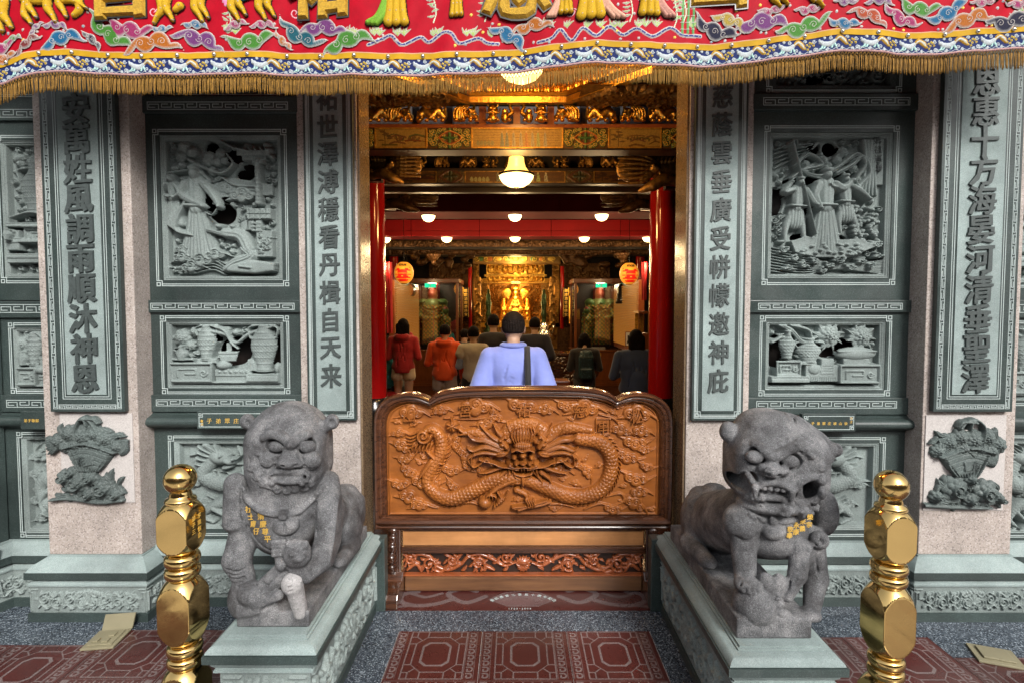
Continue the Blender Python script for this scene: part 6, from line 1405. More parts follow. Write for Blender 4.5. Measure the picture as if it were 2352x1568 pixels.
# studs
sm = MB().lathe((0, 0), [(.0095, 0), (.0088, .004), (.005, .007), (.0005, .0078)], 12); so = None
for i in range(31):
    x = -40 + i * 78 + g.uniform(-7, 7); p = drape(np.array(x), np.array(6.5), np.array(3.6)); loc = Vector([float(q) for q in p]) - wloc(val)
    if so is None: so = sm.build('rhinestone_stud', 'silver_metal', val, origin=(0, 0, 0), smooth=True); so.rotation_euler = (math.pi / 2, 0, 0); so.location = loc
    else: o = so.copy(); COL.objects.link(o); o.parent = val; o.location = loc
# fringe
plain('fringe_thread', (.22, .11, .008), .7, var=.35, vs=60, bmp=.4, bs=300)
m = MB()
for i in range(960):
    x = -60 + i * 2.58; L = 41 + g.uniform(-3, 3); lean = g.uniform(-1.6, 1.6); bow = g.uniform(-1, 1)
    P = [drape(np.array(x + lean * t * t + bow * math.sin(3 * t)), np.array(58 + (L - 8) * t), np.array(1.0 + 1.5 * math.sin(i * 1.7))) for t in (0, .4, .75, 1)]
    m.tube([[float(q) for q in p] for p in P], [kv * .85, kv * .95, kv * .95, kv * .7], 5)
for i in range(1, 960, 3):
    x = -60 + i * 2.58
    for d in (-1, 1): a = drape(np.array(x), np.array(50.), np.array(1.5 + d * .4)); b = drape(np.array(x + d * 3.6), np.array(59.), np.array(1.3)); m.tube([[float(q) for q in a], [float(q) for q in b]], kv * .8, 4)
fo = m.build('fringe', 'fringe_thread', val); fo['kind'] = 'stuff'; fo.data.shade_smooth()
# quilted clouds
def quilt_cloud(x, y, L, rot, col):
    col = tuple(q * .48 for q in col); H_ = L * .30; c = Canvas(-L * .62, -H_, L * .62, H_, .85, col=WH, masked=True); X = c.x[None, :]; Yy = c.y[:, None]; sd = np.full((c.ny, c.nx), 99.); bend = g.uniform(-.25, .25); ph = g.uniform(0, 6)
    for i in range(34):
        t = -1 + 2 * i / 33; r = L * (.012 + .125 * max(0, 1 - abs(t) ** 1.7) * (1 + .28 * math.cos(t * 11 + ph))); cy = bend * L * .45 * (t * t - .3) + L * .045 * math.sin(t * 9 + ph) + (.10 * L * abs(t) ** 3 * (1 if bend > 0 else -1))
        sd = np.minimum(sd, np.hypot(X - t * L * .56, Yy - cy) - r)
    ins = sd < 0; c.M = ins; c.Z = np.where(ins, 2.0 + 1.8 * np.sqrt(np.clip(-sd / 5, 0, 1)), 0); dd = np.clip((-sd - 1.7) / 5, 0, 1)[..., None]
    base = np.array(col) * dd + (np.array(col) * .4 + np.array((.26, .25, .24))) * (1 - dd); c.C = np.where((sd > -2.0)[..., None], np.array(WH), base)
    for t, d in ((-.38, 1), (0, -1), (.36, 1)):
        cy = bend * L * .45 * (t * t - .3); r = L * .075; q = np.linspace(0, 1, 20); c.line(np.stack([t * L * .56 + r * (1 - .85 * q) * np.cos(8 * q * d + ph), cy + r * (1 - .85 * q) * np.sin(8 * q * d + ph)], 1), 1.0, 4.6, 0, WH, smooth=False, mode='max')
    c.M = ins; ca, sa = math.cos(rot), math.sin(rot); y0 = Y(x, y)
    return c.build('embroidered_cloud', 'embroidery', val, lambda a, b, z: drape(x + a * ca - b * sa, y0 + a * sa + b * ca, z))
GRN, MAG, ORG, PUR, BLU, NAV, TEA, YEL, BRN = (.10, .36, .05), (.52, .05, .20), (.68, .20, .02), (.26, .07, .28), (.02, .20, .42), (.02, .02, .06), (.02, .16, .22), (.66, .48, .08), (.30, .05, .05)
for a in [(0, 84, 44, 0, GRN), (53, 90, 48, 0, GRN), (20, 112, 80, -.1, MAG), (88, 100, 66, -.5, BRN), (28, 133, 70, 0, ORG), (152, 60, 58, .1, PUR), (108, 68, 44, -.7, PUR), (165, 90, 100, -.25, BLU), (232, 92, 56, .8, NAV), (272, 78, 118, .62, GRN), (318, 72, 112, .2, MAG), (372, 104, 120, -.05, ORG), (395, 72, 50, 0, BLU), (467, 60, 58, .1, BLU), (475, 92, 112, .35, PUR), (587, 95, 112, -.12, GRN), (558, 60, 56, -.3, MAG), (619, 60, 60, 0, MAG), (661, 95, 54, .8, ORG), (700, 82, 108, .5, TEA), (752, 68, 108, .05, PUR), (806, 98, 118, -.3, GRN), (1170, 84, 96, .6, BLU), (1221, 62, 92, -.05, ORG), (1633, 70, 108, .42, NAV), (1665, 50, 84, .5, YEL), (1736, 56, 118, 0, PUR), (1829, 65, 116, -.15, GRN), (1919, 58, 74, .1, BLU), (1972, 43, 86, .4, (.62, .1, .03)), (2046, 47, 94, .4, MAG), (2085, 23, 100, .2, GRN), (2153, 32, 100, -.45, BLU), (2200, 48, 106, -.2, ORG), (2297, 50, 114, -.1, NAV), (1757, 29, 60, 0, MAG), (1840, 27, 64, 0, MAG), (1923, 11, 56, 0, PUR), (1995, 11, 64, 0, PUR), (2232, 11, 60, 0, MAG), (2315, 13, 64, 0, MAG), (-40, 60, 80, .3, ORG), (2390, 30, 90, .2, GRN)]: quilt_cloud(*a)
# padded gold characters
for ch, x, yb, s, xs in (('宮', 302, 53, 150, .98), ('祐', 745, 50, 168, .82), ('慈', 1188, 50, 175, .92), ('山', 1640, 26, 150, .95), ('松', 2080, -30, 160, .9)):
    P, Fc, N, B = glyph(ch, .075, .062); bot = P[:, 1].min(); y0 = Y(x, yb); p = drape(np.array(float(x)), np.array(y0 + bot * s), np.array(0.)); cc = [float(q) for q in p]
    o = char(ch, (cc[0], cc[1] - .006, cc[2]), s * kv, .020, 'gold_embroidery' if 'gold_embroidery' in MATS else plain('gold_embroidery', (.50, .285, .012), .6, 0, var=.25, vs=90, bmp=.8, bs=260) and 'gold_embroidery', val, wx=.075, wy=.062, bev=.045, xs=xs, name='padded_character')
    o2 = char(ch, (cc[0], cc[1] - .002, cc[2]), s * kv, .007, 'black_lacquer', val, wx=.095, wy=.082, bev=.0, xs=xs, name='character_outline')
# padded figures
GD = (.52, .31, .015); BKc = (.012, .010, .010)
def padded(parts, nm='padded_figure'):
    P0 = [q for p in parts for q in p[0]]; xa = min(q[0] for q in P0) - 18; xb = max(q[0] for q in P0) + 18; ya = min(q[1] for q in P0) - 12; yb = max(q[1] for q in P0) + 12
    x0 = (xa + xb) / 2; d = float(gtop(x0)); c = Canvas(xa, ya - d, xb, yb - d, 1.2, col=BKc, masked=True)
    for pts, r, col in parts:
        q = [(x, y - d) for x, y in pts]; c.line(q, [a + 2.4 for a in r], 3, 0, BKc); 
    for k, (pts, r, col) in enumerate(parts):
        q = [(x, y - d) for x, y in pts]; b = 1 + .9 * k; c.line(q, [a + 1.5 for a in r], 2, b, BKc); c.line(q, r, 8, b + .6, col)
        if col == GD: 
            for (a, e) in cr(q, 2)[::2]: c.dome(a + 2, e, 1.3, 1.3, 2, 0, 8 + b, .5, WH)
    c.build(nm, 'embroidery', val, drape)
def leg(x, y, f=1, s=1.): return ([(x, y - 60 * s), (x - 3 * f, y - 34 * s), (x + 7 * f, y - 14 * s), (x + 13 * f, y)], [11 * s, 10 * s, 6 * s, 4 * s], GD)
padded([leg(20, 78, 1), leg(40, 76, 1, .95), ([(-20, 20), (0, 30), (12, 34)], [9, 12, 8], (.5, .12, .12))]); padded([leg(88, 60, 1, .8), leg(100, 48, 1, .8)])
padded([leg(140, 54, 1, .95), leg(166, 44, 1, .9), ([(88, -10), (120, 4), (150, -6)], [16, 13, 12], GD), ([(100, -4), (118, 0)], [10, 8], (.14, .2, .04))]); padded([([(196, 40), (208, 26), (206, 6)], [6, 9, 10], GD), ([(170, 5), (200, 10), (226, 24)], [10, 7, 3], GD)])
padded([leg(392, 60, -1, .9), leg(408, 56, 1, .9)]); padded([leg(470, 54, 1, .95), leg(484, 48, 1, .85), ([(436, 22), (428, 30)], [9, 7], GD)])
padded([leg(552, 52, 1, .9), leg(568, 40, 1, .8)]); padded([leg(612, 50, 1, .9), leg(632, 42, 1, .8), ([(575, 0), (592, -5), (610, -6)], [10, 8, 10], (.02, .16, .3))])
def robe(x, y, w, flare=None, fc=(.16, .34, .03)):
    P = []
    if flare:
        for k in range(3): P.append(([(x + flare * w * .3, -10), (x + flare * w * (.45 + .1 * k), y - 26 + k * 2), (x + flare * w * (.72 + .16 * k), y - 4)], [6, 7, 6], fc))
    for k in (-1, 1, 0): P.append(([(x + k * w * .18, -20), (x + k * w * .24, y - 30), (x + k * w * .30, y - 8)], [w * .13, w * .15, w * .17], GD))
    padded(P)
robe(918, 64, 60, -1); robe(1052, 48, 34); robe(1352, 46, 70, 1, (.62, .34, .24)); robe(1296, 44, 36, -1, (.62, .34, .24)); robe(1482, 46, 52, 1, (.5, .25, .2))
padded([leg(1762, 22, 1, .7), leg(1778, 20, 1, .7)]); padded([leg(1838, 10, 1, .7), leg(1858, 24, 1, .7)]); padded([leg(2232, 4, 1, .6), leg(2250, 6, 1, .6)]); padded([leg(2300, 6, -1, .6), leg(2330, 6, 1, .7)])
# =================================================================== TEMPLE HALL
def pbox(nm, vx0, vx1, vy0, vy1, D, dep, mat, parent, bevel=0, m=None):
    """box whose front face is measured in the photograph at depth D"""
    a, b = W(vx0, vy1, D), W(vx1, vy0, D); q = MB().box(a.x, b.x, D, D + dep, a.z, b.z)
    return q.build(nm, mat, parent, bevel)
plain('hall_floor_tile', (.075, .028, .018), .22, var=.35, vs=5, coat=.2)
hf = empty('hall_floor', (0, 9, 0), kind='structure')
MB().box(-5.5, 5.5, 3.755, 17, -.05, -.008).build('floor_bed', 'dark_timber', hf)
tm = MB().box(0, .594, 0, .594, -.007, 0).build('floor_tile', 'hall_floor_tile', hf, origin=(0, 0, 0)); tm.location = Vector((-3.6, 3.8, 0)) - hf.location
for i in range(12):
    for j in range(20):
        if i == j == 0: continue
        o = tm.copy(); o.location = Vector((-3.6 + .6 * i, 3.8 + .6 * j, 0)) - hf.location; COL.objects.link(o)
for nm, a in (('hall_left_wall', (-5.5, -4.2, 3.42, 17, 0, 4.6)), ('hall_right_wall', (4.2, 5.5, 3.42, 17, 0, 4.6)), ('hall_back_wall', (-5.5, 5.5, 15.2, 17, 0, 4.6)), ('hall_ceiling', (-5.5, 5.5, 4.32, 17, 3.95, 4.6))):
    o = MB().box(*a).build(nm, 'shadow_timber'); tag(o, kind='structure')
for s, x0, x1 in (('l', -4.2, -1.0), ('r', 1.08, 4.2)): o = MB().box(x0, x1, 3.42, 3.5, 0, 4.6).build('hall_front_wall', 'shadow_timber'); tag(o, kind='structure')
# porch ceiling with an octagonal opening, and the gilded caisson above it
CX, CY, AP, CZ = .015, 3.165, .885, 3.288
def octo(ap, z, cy=CY): r = ap / math.cos(math.pi / 8); return [(CX + r * math.cos(math.pi / 8 + k * math.pi / 4), max(2.68, cy + r * math.sin(math.pi / 8 + k * math.pi / 4)), z) for k in range(8)]
O8 = octo(AP, CZ); bx = [(3.6, 4.15), (-3.6, 4.15), (-3.6, 1.9), (3.6, 1.9)]; R8 = []
for k in range(8):
    x, y, z = O8[k]; R8.append({0: (3.6, y), 1: (x, 4.15), 2: (x, 4.15), 3: (-3.6, y), 4: (-3.6, y), 5: (x, 2.64), 6: (x, 2.64), 7: (3.6, y)}[k])
V = O8 + [(x, y, CZ) for x, y in R8] + [(3.6, 4.15, CZ), (-3.6, 4.15, CZ), (-3.6, 2.64, CZ), (3.6, 2.64, CZ)]
F = [(k, k + 8, (k + 1) % 8 + 8, (k + 1) % 8) for k in range(8)] + [(8, 16, 9), (10, 17, 11), (12, 18, 13), (14, 19, 15)]
V2 = V + [(x, y, z + .06) for x, y, z in V]; F2 = F + [tuple(i + 20 for i in f[::-1]) for f in F] + [(k, (k + 1) % 8, (k + 1) % 8 + 20, k + 20) for k in range(8)]
o = add('porch_ceiling', V2, F2, 'dark_timber'); tag(o, kind='structure')
ra = Canvas(0, 0, 320, 90, 1.1, z=0)
for s in (0, 1): scroll_field(ra, 4 if not s else 205, 2, 112 if not s else 316, 88, 34, 9, 0, 12, 5 + s)
for s, (xa, xb) in enumerate(((-1.5, -.42), (.46, 1.5))):
    cc = Canvas(0, 0, 160, 60, 1.3); scroll_field(cc, 3, 3, 157, 57, 46, 10, 0, 11, 8 + s)
    xx = (xa, xb); t = cc.build('carved_soffit', 'old_gold', o, lambda x, y, z, a=xa, b=xb: (a + (b - a) * x / 160, 4.13 - y / 60 * .40, CZ - .004 - z * .0035))
cai = empty('gilded_caisson', (CX, CY, CZ), 'gilded octagonal ceiling well with tiers of small carvings above the valance fringe', 'ceiling well')
def ring(nm, ap0, z0, ap1, z1, mat, parent=cai):
    A, B = octo(ap0, z0), octo(ap1, z1); return add(nm, A + B, [(k, (k + 1) % 8, (k + 1) % 8 + 8, k + 8) for k in range(8)], mat, parent)
ring('rim', AP + .05, CZ - .004, AP - .012, CZ - .010, 'gold_paint'); ring('rim_lip', AP - .012, CZ - .010, AP - .02, CZ + .03, 'gold_leaf'); ring('green_fillet', AP + .075, CZ - .003, AP + .052, CZ - .003, 'green_glaze')
fv = Vol((-.06, -.05, 0), (.06, .05, .12), .006); fv.ell((0, 0, .03), (.022, .02, .03), .008); fv.ell((0, -.005, .072), (.014, .014, .016), .004); fv.ell((.028, 0, .03), (.012, .014, .03), .008); fv.ell((-.028, 0, .035), (.012, .014, .03), .008); fv.ell((0, -.012, .012), (.035, .018, .012), .008); fv.cap((.03, 0, .06), (.045, -.01, .095), .006, .004); fv.ell((-.04, .0, .07), (.014, .01, .02), .004)
Vf, Ff = fv.mesh(); fme = fastmesh('carved_figure', Vf, Ff, None, True); fme.materials.append(MATS['gold_leaf'])
for t in range(4):
    ap, z = AP - .03 - .13 * t, CZ + .03 + .13 * t
    ring('tier_wall', ap, z, ap, z + .10, 'old_gold'); ring('tier_step', ap, z + .10, ap - .13, z + .13, 'gold_paint'); A = octo(ap - .035, z + .0)
    ring('tier_shelf', ap, z + .001, ap - .06, z + .004, 'gold_leaf')
    n = max(3, 9 - t)
    for k in range(8):
        p, q = Vector(A[k]), Vector(A[(k + 1) % 8]); d = (q - p)
        for i in range(n):
            c_ = p + d * ((i + .5) / n); 
            if c_.y < 2.6: continue
            o = bpy.data.objects.new('carved_figure', fme); o.parent = cai; o.location = c_ - wloc(cai) + Vector((0, 0, .004)); o.rotation_euler = (0, 0, math.atan2(d.y, d.x)); o.scale = (1, 1, .9 + .2 * random.random()); COL.objects.link(o)
ring('crown_disc', AP - .55, CZ + .55, .02, CZ + .62, 'gold_leaf')
# ---- lamps
def point(nm, loc, w, r=.05, col=(1, .72, .36), parent=None):
    l = bpy.data.lights.new(nm, 'POINT'); l.energy = w; l.shadow_soft_size = r; l.color = col; o = bpy.data.objects.new(nm, l); COL.objects.link(o); o.location = loc
    if parent is not None: o.parent = parent; o.location = Vector(loc) - wloc(parent)
    return o
p = Vector((.03, 3.20, 3.13)); la = empty('ceiling_lamp', p, 'lit glass bowl lamp hanging in the gilded ceiling well behind the fringe', 'lamp')
MB().lathe((p.x, p.y), [(.001, p.z - .05), (.05, p.z - .045), (.10, p.z - .02), (.125, p.z + .01), (.13, p.z + .03)], 32).build('glass_bowl', 'lamp_glass', la, smooth=True)
MB().cyl((p.x, p.y), .012, p.z + .03, 3.85, 10).build('stem', 'brass', la); MB().lathe((p.x, p.y), [(.13, p.z + .03), (.137, p.z + .034), (.13, p.z + .045), (.02, p.z + .06)], 32).build('rim', 'brass', la, smooth=True)
point('caisson_light', (p.x, p.y, p.z + .22), 11, .06, (1, .54, .15), la); point('caisson_light_low', (p.x, p.y + .1, p.z - .12), 7, .08, (1, .56, .17), la)
D = 4.62; k = sc(D); zr_ = ZZ(402, D); xl = XX(1186, D); la = empty('pendant_lamp', (xl, D, zr_), 'lit bell-shaped glass pendant lamp with a bowl below its rim, under the painted beam', 'lamp')
MB().lathe((xl, D), [(.040, zr_ + 39 * k), (17 * k, zr_ + 38 * k), (18 * k, zr_ + 28 * k), (21 * k, zr_ + 17 * k), (27 * k, zr_ + 8 * k), (36 * k, zr_ + 2 * k), (39 * k, zr_)], 40).build('glass_shade', 'lamp_glass_shade', la, smooth=True)
MB().lathe((xl, D), [(39.5 * k, zr_ + 1.5 * k), (41 * k, zr_), (40.5 * k, zr_ - 3 * k), (39 * k, zr_ - 3.5 * k)], 40).build('metal_rim', 'black_lacquer', la, smooth=True)
MB().lathe((xl, D), [(39 * k, zr_ - 2 * k), (38 * k, zr_ - 8 * k), (32 * k, zr_ - 17 * k), (20 * k, zr_ - 25 * k), (5 * k, zr_ - 29 * k)], 40).build('glass_bowl', 'lamp_glass', la, smooth=True)
MB().lathe((xl, D), [(6 * k, zr_ - 28 * k), (6.5 * k, zr_ - 30 * k), (3 * k, zr_ - 32 * k), (.001, zr_ - 33 * k)], 16).build('finial', 'black_lacquer', la, smooth=True); MB().cyl((xl, D), .008, zr_ + 38 * k, 3.95, 8).build('stem', 'brass', la)
point('pendant_light', (xl, D - .12, zr_ - .22), 15, .09, (1, .58, .19), la); point('pendant_light_top', (xl, D - .2, zr_ + .26), 5, .06, (1, .62, .22), la)
dl = None
for i, (vx, vy, D, w) in enumerate([(984, 500, 7.25, 16.5), (1183, 499, 7.25, 16.5), (1382, 498, 7.25, 16.5), (885, 552, 9.0, 13), (1026, 551, 9.0, 13), (1183, 550, 9.0, 13), (1342, 550, 9.0, 13), (1488, 550, 9.0, 13)]):
    loc = W(vx, vy - 8, D); side = ['leftmost of the three in the nearer row', 'middle of the three in the nearer row', 'rightmost of the three in the nearer row', 'far row, behind the left red column', 'far row, second from the left', 'far row, the middle one', 'far row, second from the right', 'far row, behind the right red column'][i]; lab = 'round lit dome light under the red beam, ' + side
    if dl is None:
        dl = empty('dome_light', loc, lab, 'light', 'dome lights under the red beams'); r = 16.5 * sc(7.25)
        MB().lathe((loc.x, loc.y), [(r * .9, loc.z + .02), (r, loc.z + .012), (r, loc.z - .02), (r * .93, loc.z - .024)], 32).build('metal_ring', 'black_lacquer', dl, smooth=True)
        MB().lathe((loc.x, loc.y), [(r * .93, loc.z - .022), (r * .88, loc.z - .05), (r * .66, loc.z - .085), (r * .3, loc.z - .103), (.001, loc.z - .107)], 32).build('glass_dome', 'dome_glass', dl, smooth=True); o = dl
    else: o = dup(dl, None, loc); o['label'] = lab
    point('dome_lamp_light', (loc.x, loc.y - .02, loc.z - .50), 11 if D < 8 else 16, .08, (1, .68, .34))
# ---- painted beam with frieze
def beam(D, dep, y0, y1, label, panels, orn, bright, nm='painted_beam'):
    root = empty(nm, (AX, D, ZZ(y1, D)), label, 'beam'); a, b = -4.19, 4.19; z0, z1 = ZZ(y1, D), ZZ(y0, D)
    MB().box(a, b, D, D + dep, z0, z1).build('beam_timber', 'dark_timber', root, .004)
    MB().box(a, b, D - .012, D, z1 - .018, z1 + .012).build('top_fillet', 'red_carved_wood' if bright else 'dark_timber', root, .003)
    for i, (x0, x1, kind) in enumerate(panels):
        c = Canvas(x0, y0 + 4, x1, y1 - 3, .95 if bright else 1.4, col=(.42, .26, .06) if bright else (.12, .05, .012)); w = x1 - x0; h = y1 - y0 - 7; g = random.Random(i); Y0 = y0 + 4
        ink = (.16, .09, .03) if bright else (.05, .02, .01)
        if kind == 'land':
            for j in range(9): yy = Y0 + h * g.uniform(.4, .95); xx = x0 + w * g.uniform(.05, .8); c.line([(xx, yy), (xx + 14, yy - g.uniform(0, 6)), (xx + 34, yy)], g.uniform(.6, 2.2), .2, 0, tuple(q * g.uniform(.5, 1.3) for q in ink))
            for j in range(24): xx = x0 + w * (.35 + .6 * g.random()); c.dome(xx, Y0 + h * g.uniform(.45, .62), 2.4, 3.2, .2, 0, 0, .5, tuple(q * g.uniform(.8, 1.4) for q in ink))
            c.line([(x0 + w * .17, Y0 + 3), (x0 + w * .18, Y0 + h - 2)], 1.0, .3, 0, ink); [c.dome(x0 + w * .17 + g.uniform(-12, 12), Y0 + h * g.uniform(.1, .7), 7, 1.8, .3, 0, 0, .5, ink) for _ in range(8)]
        else:
            for j in range(8):
                xx = x0 + w * (.32 + .07 * j) + g.uniform(-2, 2); col = g.choice(((.30, .34, .12), (.45, .20, .06), (.34, .30, .2), (.2, .22, .16))); c.line([(xx, Y0 + h * .3), (xx + 1, Y0 + h * .9)], [2.4, 4.5], .3, 0, col); c.line([(xx, Y0 + h * .3), (xx - 1, Y0 + h * .6), (xx + 1, Y0 + h * .92)], .6, .4, 0, ink); c.dome(xx, Y0 + h * .2, 1.8, 2.3, .3, 0, 0, .5, (.5, .33, .14))
            for j in range(5): xx = x0 + w * (.06 + .04 * j); c.dome(xx, Y0 + h * .75, 4, 6, .3, 0, 0, .5, (.28, .24, .10)); 
            for j in range(6): c.line([(x0 + 4, Y0 + h * (.25 + .13 * j)), (x0 + w * .5, Y0 + h * (.22 + .13 * j)), (x1 - 4, Y0 + h * (.27 + .12 * j))], .5, .1, 0, tuple(q * 1.6 for q in ink))
        o = c.build('painted_panel', 'painted_wood', root, wallmap(c.b, (XX(x0, D, y0), XX(x1, D, y0), z0 + .012, z1 - .014), D - .004, .001), False)
        f = MB(); X0, X1 = XX(x0, D, y0), XX(x1, D, y0); f.box(X0 - .012, X1 + .012, D - .014, D - .0045, z1 - .026, z1 - .016); f.box(X0 - .012, X1 + .012, D - .014, D - .0045, z0 + .010, z0 + .02); f.box(X0 - .013, X0, D - .013, D - .0045, z0 + .02, z1 - .026); f.box(X1, X1 + .013, D - .013, D - .0045, z0 + .02, z1 - .026); f.build('panel_frame', 'gold_paint' if bright else 'old_gold', root, .002)
    for i, (x0, x1) in enumerate(orn):
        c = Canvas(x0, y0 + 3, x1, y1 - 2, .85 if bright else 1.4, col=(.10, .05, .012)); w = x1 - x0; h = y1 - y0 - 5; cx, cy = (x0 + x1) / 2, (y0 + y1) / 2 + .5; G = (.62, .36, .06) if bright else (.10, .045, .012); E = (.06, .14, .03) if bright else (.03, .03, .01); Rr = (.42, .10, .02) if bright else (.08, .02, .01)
        for sx in (-1, 1):
            for sy in (-1, 1):
                for (u, v, r, d) in ((.36, .22, 9, 1), (.40, .30, 6, -1), (.22, .34, 6, 1), (.44, .10, 6, 1), (.3, .06, 5, -1), (.12, .40, 5, 1), (.15, .12, 5, -1)):
                    vx, vy = cx + sx * u * w, cy + sy * v * h; c.spiral(vx, vy, r, 1.4, 2.2, 3, 0, u * 9, d * sx * sy, E); c.spiral(vx, vy, r, 1.4, 1.0, 4, 0, u * 9, d * sx * sy, G)
        c.line([(cx, y0 + 5), (cx, y1 - 4)], 3.2, 4, 0, E); c.line([(cx - 13, cy), (cx + 13, cy)], 3, 5, 0, E); c.line([(cx - 26, cy), (cx, cy - 14), (cx + 26, cy), (cx, cy + 14), (cx - 26, cy)], 1.6, 5, 0, Rr); c.line([(cx - 28, cy), (cx, cy - 17), (cx + 28, cy), (cx, cy + 17), (cx - 28, cy)], .9, 5, 0, G)
        c.build('scroll_ornament', 'painted_wood', root, wallmap(c.b, (XX(x0, D, y0), XX(x1, D, y0), z0 + .01, z1 - .012), D - .002, sc(D) * .7))
    return root
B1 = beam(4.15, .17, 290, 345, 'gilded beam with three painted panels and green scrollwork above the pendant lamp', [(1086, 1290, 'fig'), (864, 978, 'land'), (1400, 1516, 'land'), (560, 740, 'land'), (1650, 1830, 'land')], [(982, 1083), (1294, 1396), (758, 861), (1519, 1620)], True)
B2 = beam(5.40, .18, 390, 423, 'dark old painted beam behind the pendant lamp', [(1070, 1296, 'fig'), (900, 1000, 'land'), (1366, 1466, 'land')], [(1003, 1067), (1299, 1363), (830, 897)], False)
def beast(kind):
    v = Vol((-.14, -.07, 0), (.14, .07, .17), .0055)
    if kind == 0:      # crouching lion with swept mane
        v.ell((-.05, 0, .075), (.062, .045, .065), .015); v.ell((.045, -.012, .075), (.045, .045, .045), .012); v.ell((.07, -.04, .06), (.022, .02, .018), .008)
        for j in range(5): v.path([(-.10 + .02 * j, -.03, .02 + .005 * j), (-.09 + .022 * j, -.048, .09), (-.04 + .018 * j, -.035, .135)], .006, .003, False, 4); 
        for x in (-.08, -.02, .04, .09): v.cap((x, -.01, .05), (x, -.03, .012), .018, .016, .01); v.ell((x, -.045, .010), (.02, .016, .011), .004)
        v.cap((.06, 0, .11), (.075, .0, .15), .018, .006, .008); v.ell((.035, -.055, .09), (.008, .008, .008), .002); v.ell((.075, -.05, .09), (.008, .008, .008), .002)
    elif kind == 1:    # front-facing guardian mask with raised tail
        v.ell((-.05, -.01, .10), (.045, .04, .045), .01); v.ell((-.05, -.04, .085), (.02, .02, .014), .006); v.ell((-.05, -.01, .035), (.045, .04, .035), .01)
        for s in (-1, 1): v.ell((-.05 + s * .02, -.045, .112), (.010, .009, .010), .002); v.ell((-.05 + s * .04, -.01, .145), (.012, .01, .014), .004); v.ell((-.05 + s * .038, -.04, .012), (.02, .022, .012), .004); v.path([(-.05 + s * .015, -.05, .075), (-.05 + s * .05, -.045, .07), (-.05 + s * .06, -.03, .11)], .006, .003)
        v.ell((.05, 0, .05), (.035, .035, .045), .012); v.ell((.05, -.03, .085), (.026, .022, .024), .008); v.path([(.07, 0, .06), (.11, 0, .09), (.09, 0, .14), (.12, 0, .16)], [.018, .014, .012, .006], .008); v.ell((.04, -.05, .09), (.006, .006, .006), .002); v.ell((.06, -.05, .09), (.006, .006, .006), .002); v.ell((.085, -.04, .014), (.02, .02, .013), .005)
    else:              # curling dragon-fish
        v.path([(-.11, 0, .03), (-.06, -.02, .09), (0, -.02, .05), (.05, -.02, .10), (.10, 0, .05), (.11, 0, .14)], [.026, .034, .03, .03, .02, .008], .012); v.ell((-.09, -.035, .06), (.03, .025, .025), .008); v.ell((-.11, -.05, .075), (.007, .007, .007), .002); v.ell((0, 0, .13), (.04, .02, .022), .01)
        for j in range(6): v.ell((-.08 + .035 * j, -.045, .03 + .06 * (j % 2)), (.013, .010, .013), .005); v.cap((-.09 + .035 * j, -.01, .10 + .03 * (j % 2)), (-.075 + .035 * j, -.01, .15), .010, .003, .006)
        for x in (-.1, -.04, .03, .09): v.ell((x, -.03, .012), (.02, .02, .013), .006)
    Vv, Ff = v.mesh(); me = fastmesh('carved_beast', Vv, Ff, None, True); me.materials.append(MATS['gold_leaf']); return me
BE = [beast(i) for i in range(3)]
BD = []
for me in BE: q = me.copy(); q.materials.clear(); q.materials.append(MATS['old_gold']); BD.append(q)
z0 = ZZ(290, 4.15) + .012
for vx, kd, fl in ((862, 2, 1), (920, 0, 1), (992, 2, 1), (1070, 0, 1), (1146, 1, 1), (1229, 1, -1), (1302, 0, -1), (1380, 2, -1), (1453, 0, -1), (1523, 2, -1)):
    o = bpy.data.objects.new('carved_beast', BE[kd] if 1030 < vx < 1340 else BE[kd]); o.parent = B1; o.location = Vector((XX(vx, 4.12, 260), 4.13, z0)) - wloc(B1); o.scale = (fl * .92, 1, .93); COL.objects.link(o)
for vx in (955, 1031, 1108, 1187, 1265, 1341, 1417, 1490): pbox('frieze_block', vx - 8, vx + 8, 240, 286, 4.2, .08, 'red_carved_wood' if 1090 < vx < 1280 else 'dark_timber', B1)
z0 = ZZ(390, 5.40) + .012
for i, vx in enumerate((850, 905, 960, 1015, 1075, 1125, 1176, 1230, 1288, 1345, 1400, 1455)):
    o = bpy.data.objects.new('carved_beast', BD[(i * 2) % 3]); o.parent = B2; o.location = Vector((XX(vx, 5.38, 375), 5.40, z0)) - wloc(B2); o.scale = ((1 if i < 6 else -1) * .7, 1, .75); COL.objects.link(o)
MB().box(-4.19, 4.19, 5.62, 5.70, 2.95, 3.95).build('beam_boarding', 'dark_timber', B2); MB().box(-4.19, 4.19, 4.325, 4.40, 3.14, 3.95).build('beam_boarding', 'dark_timber', B1)
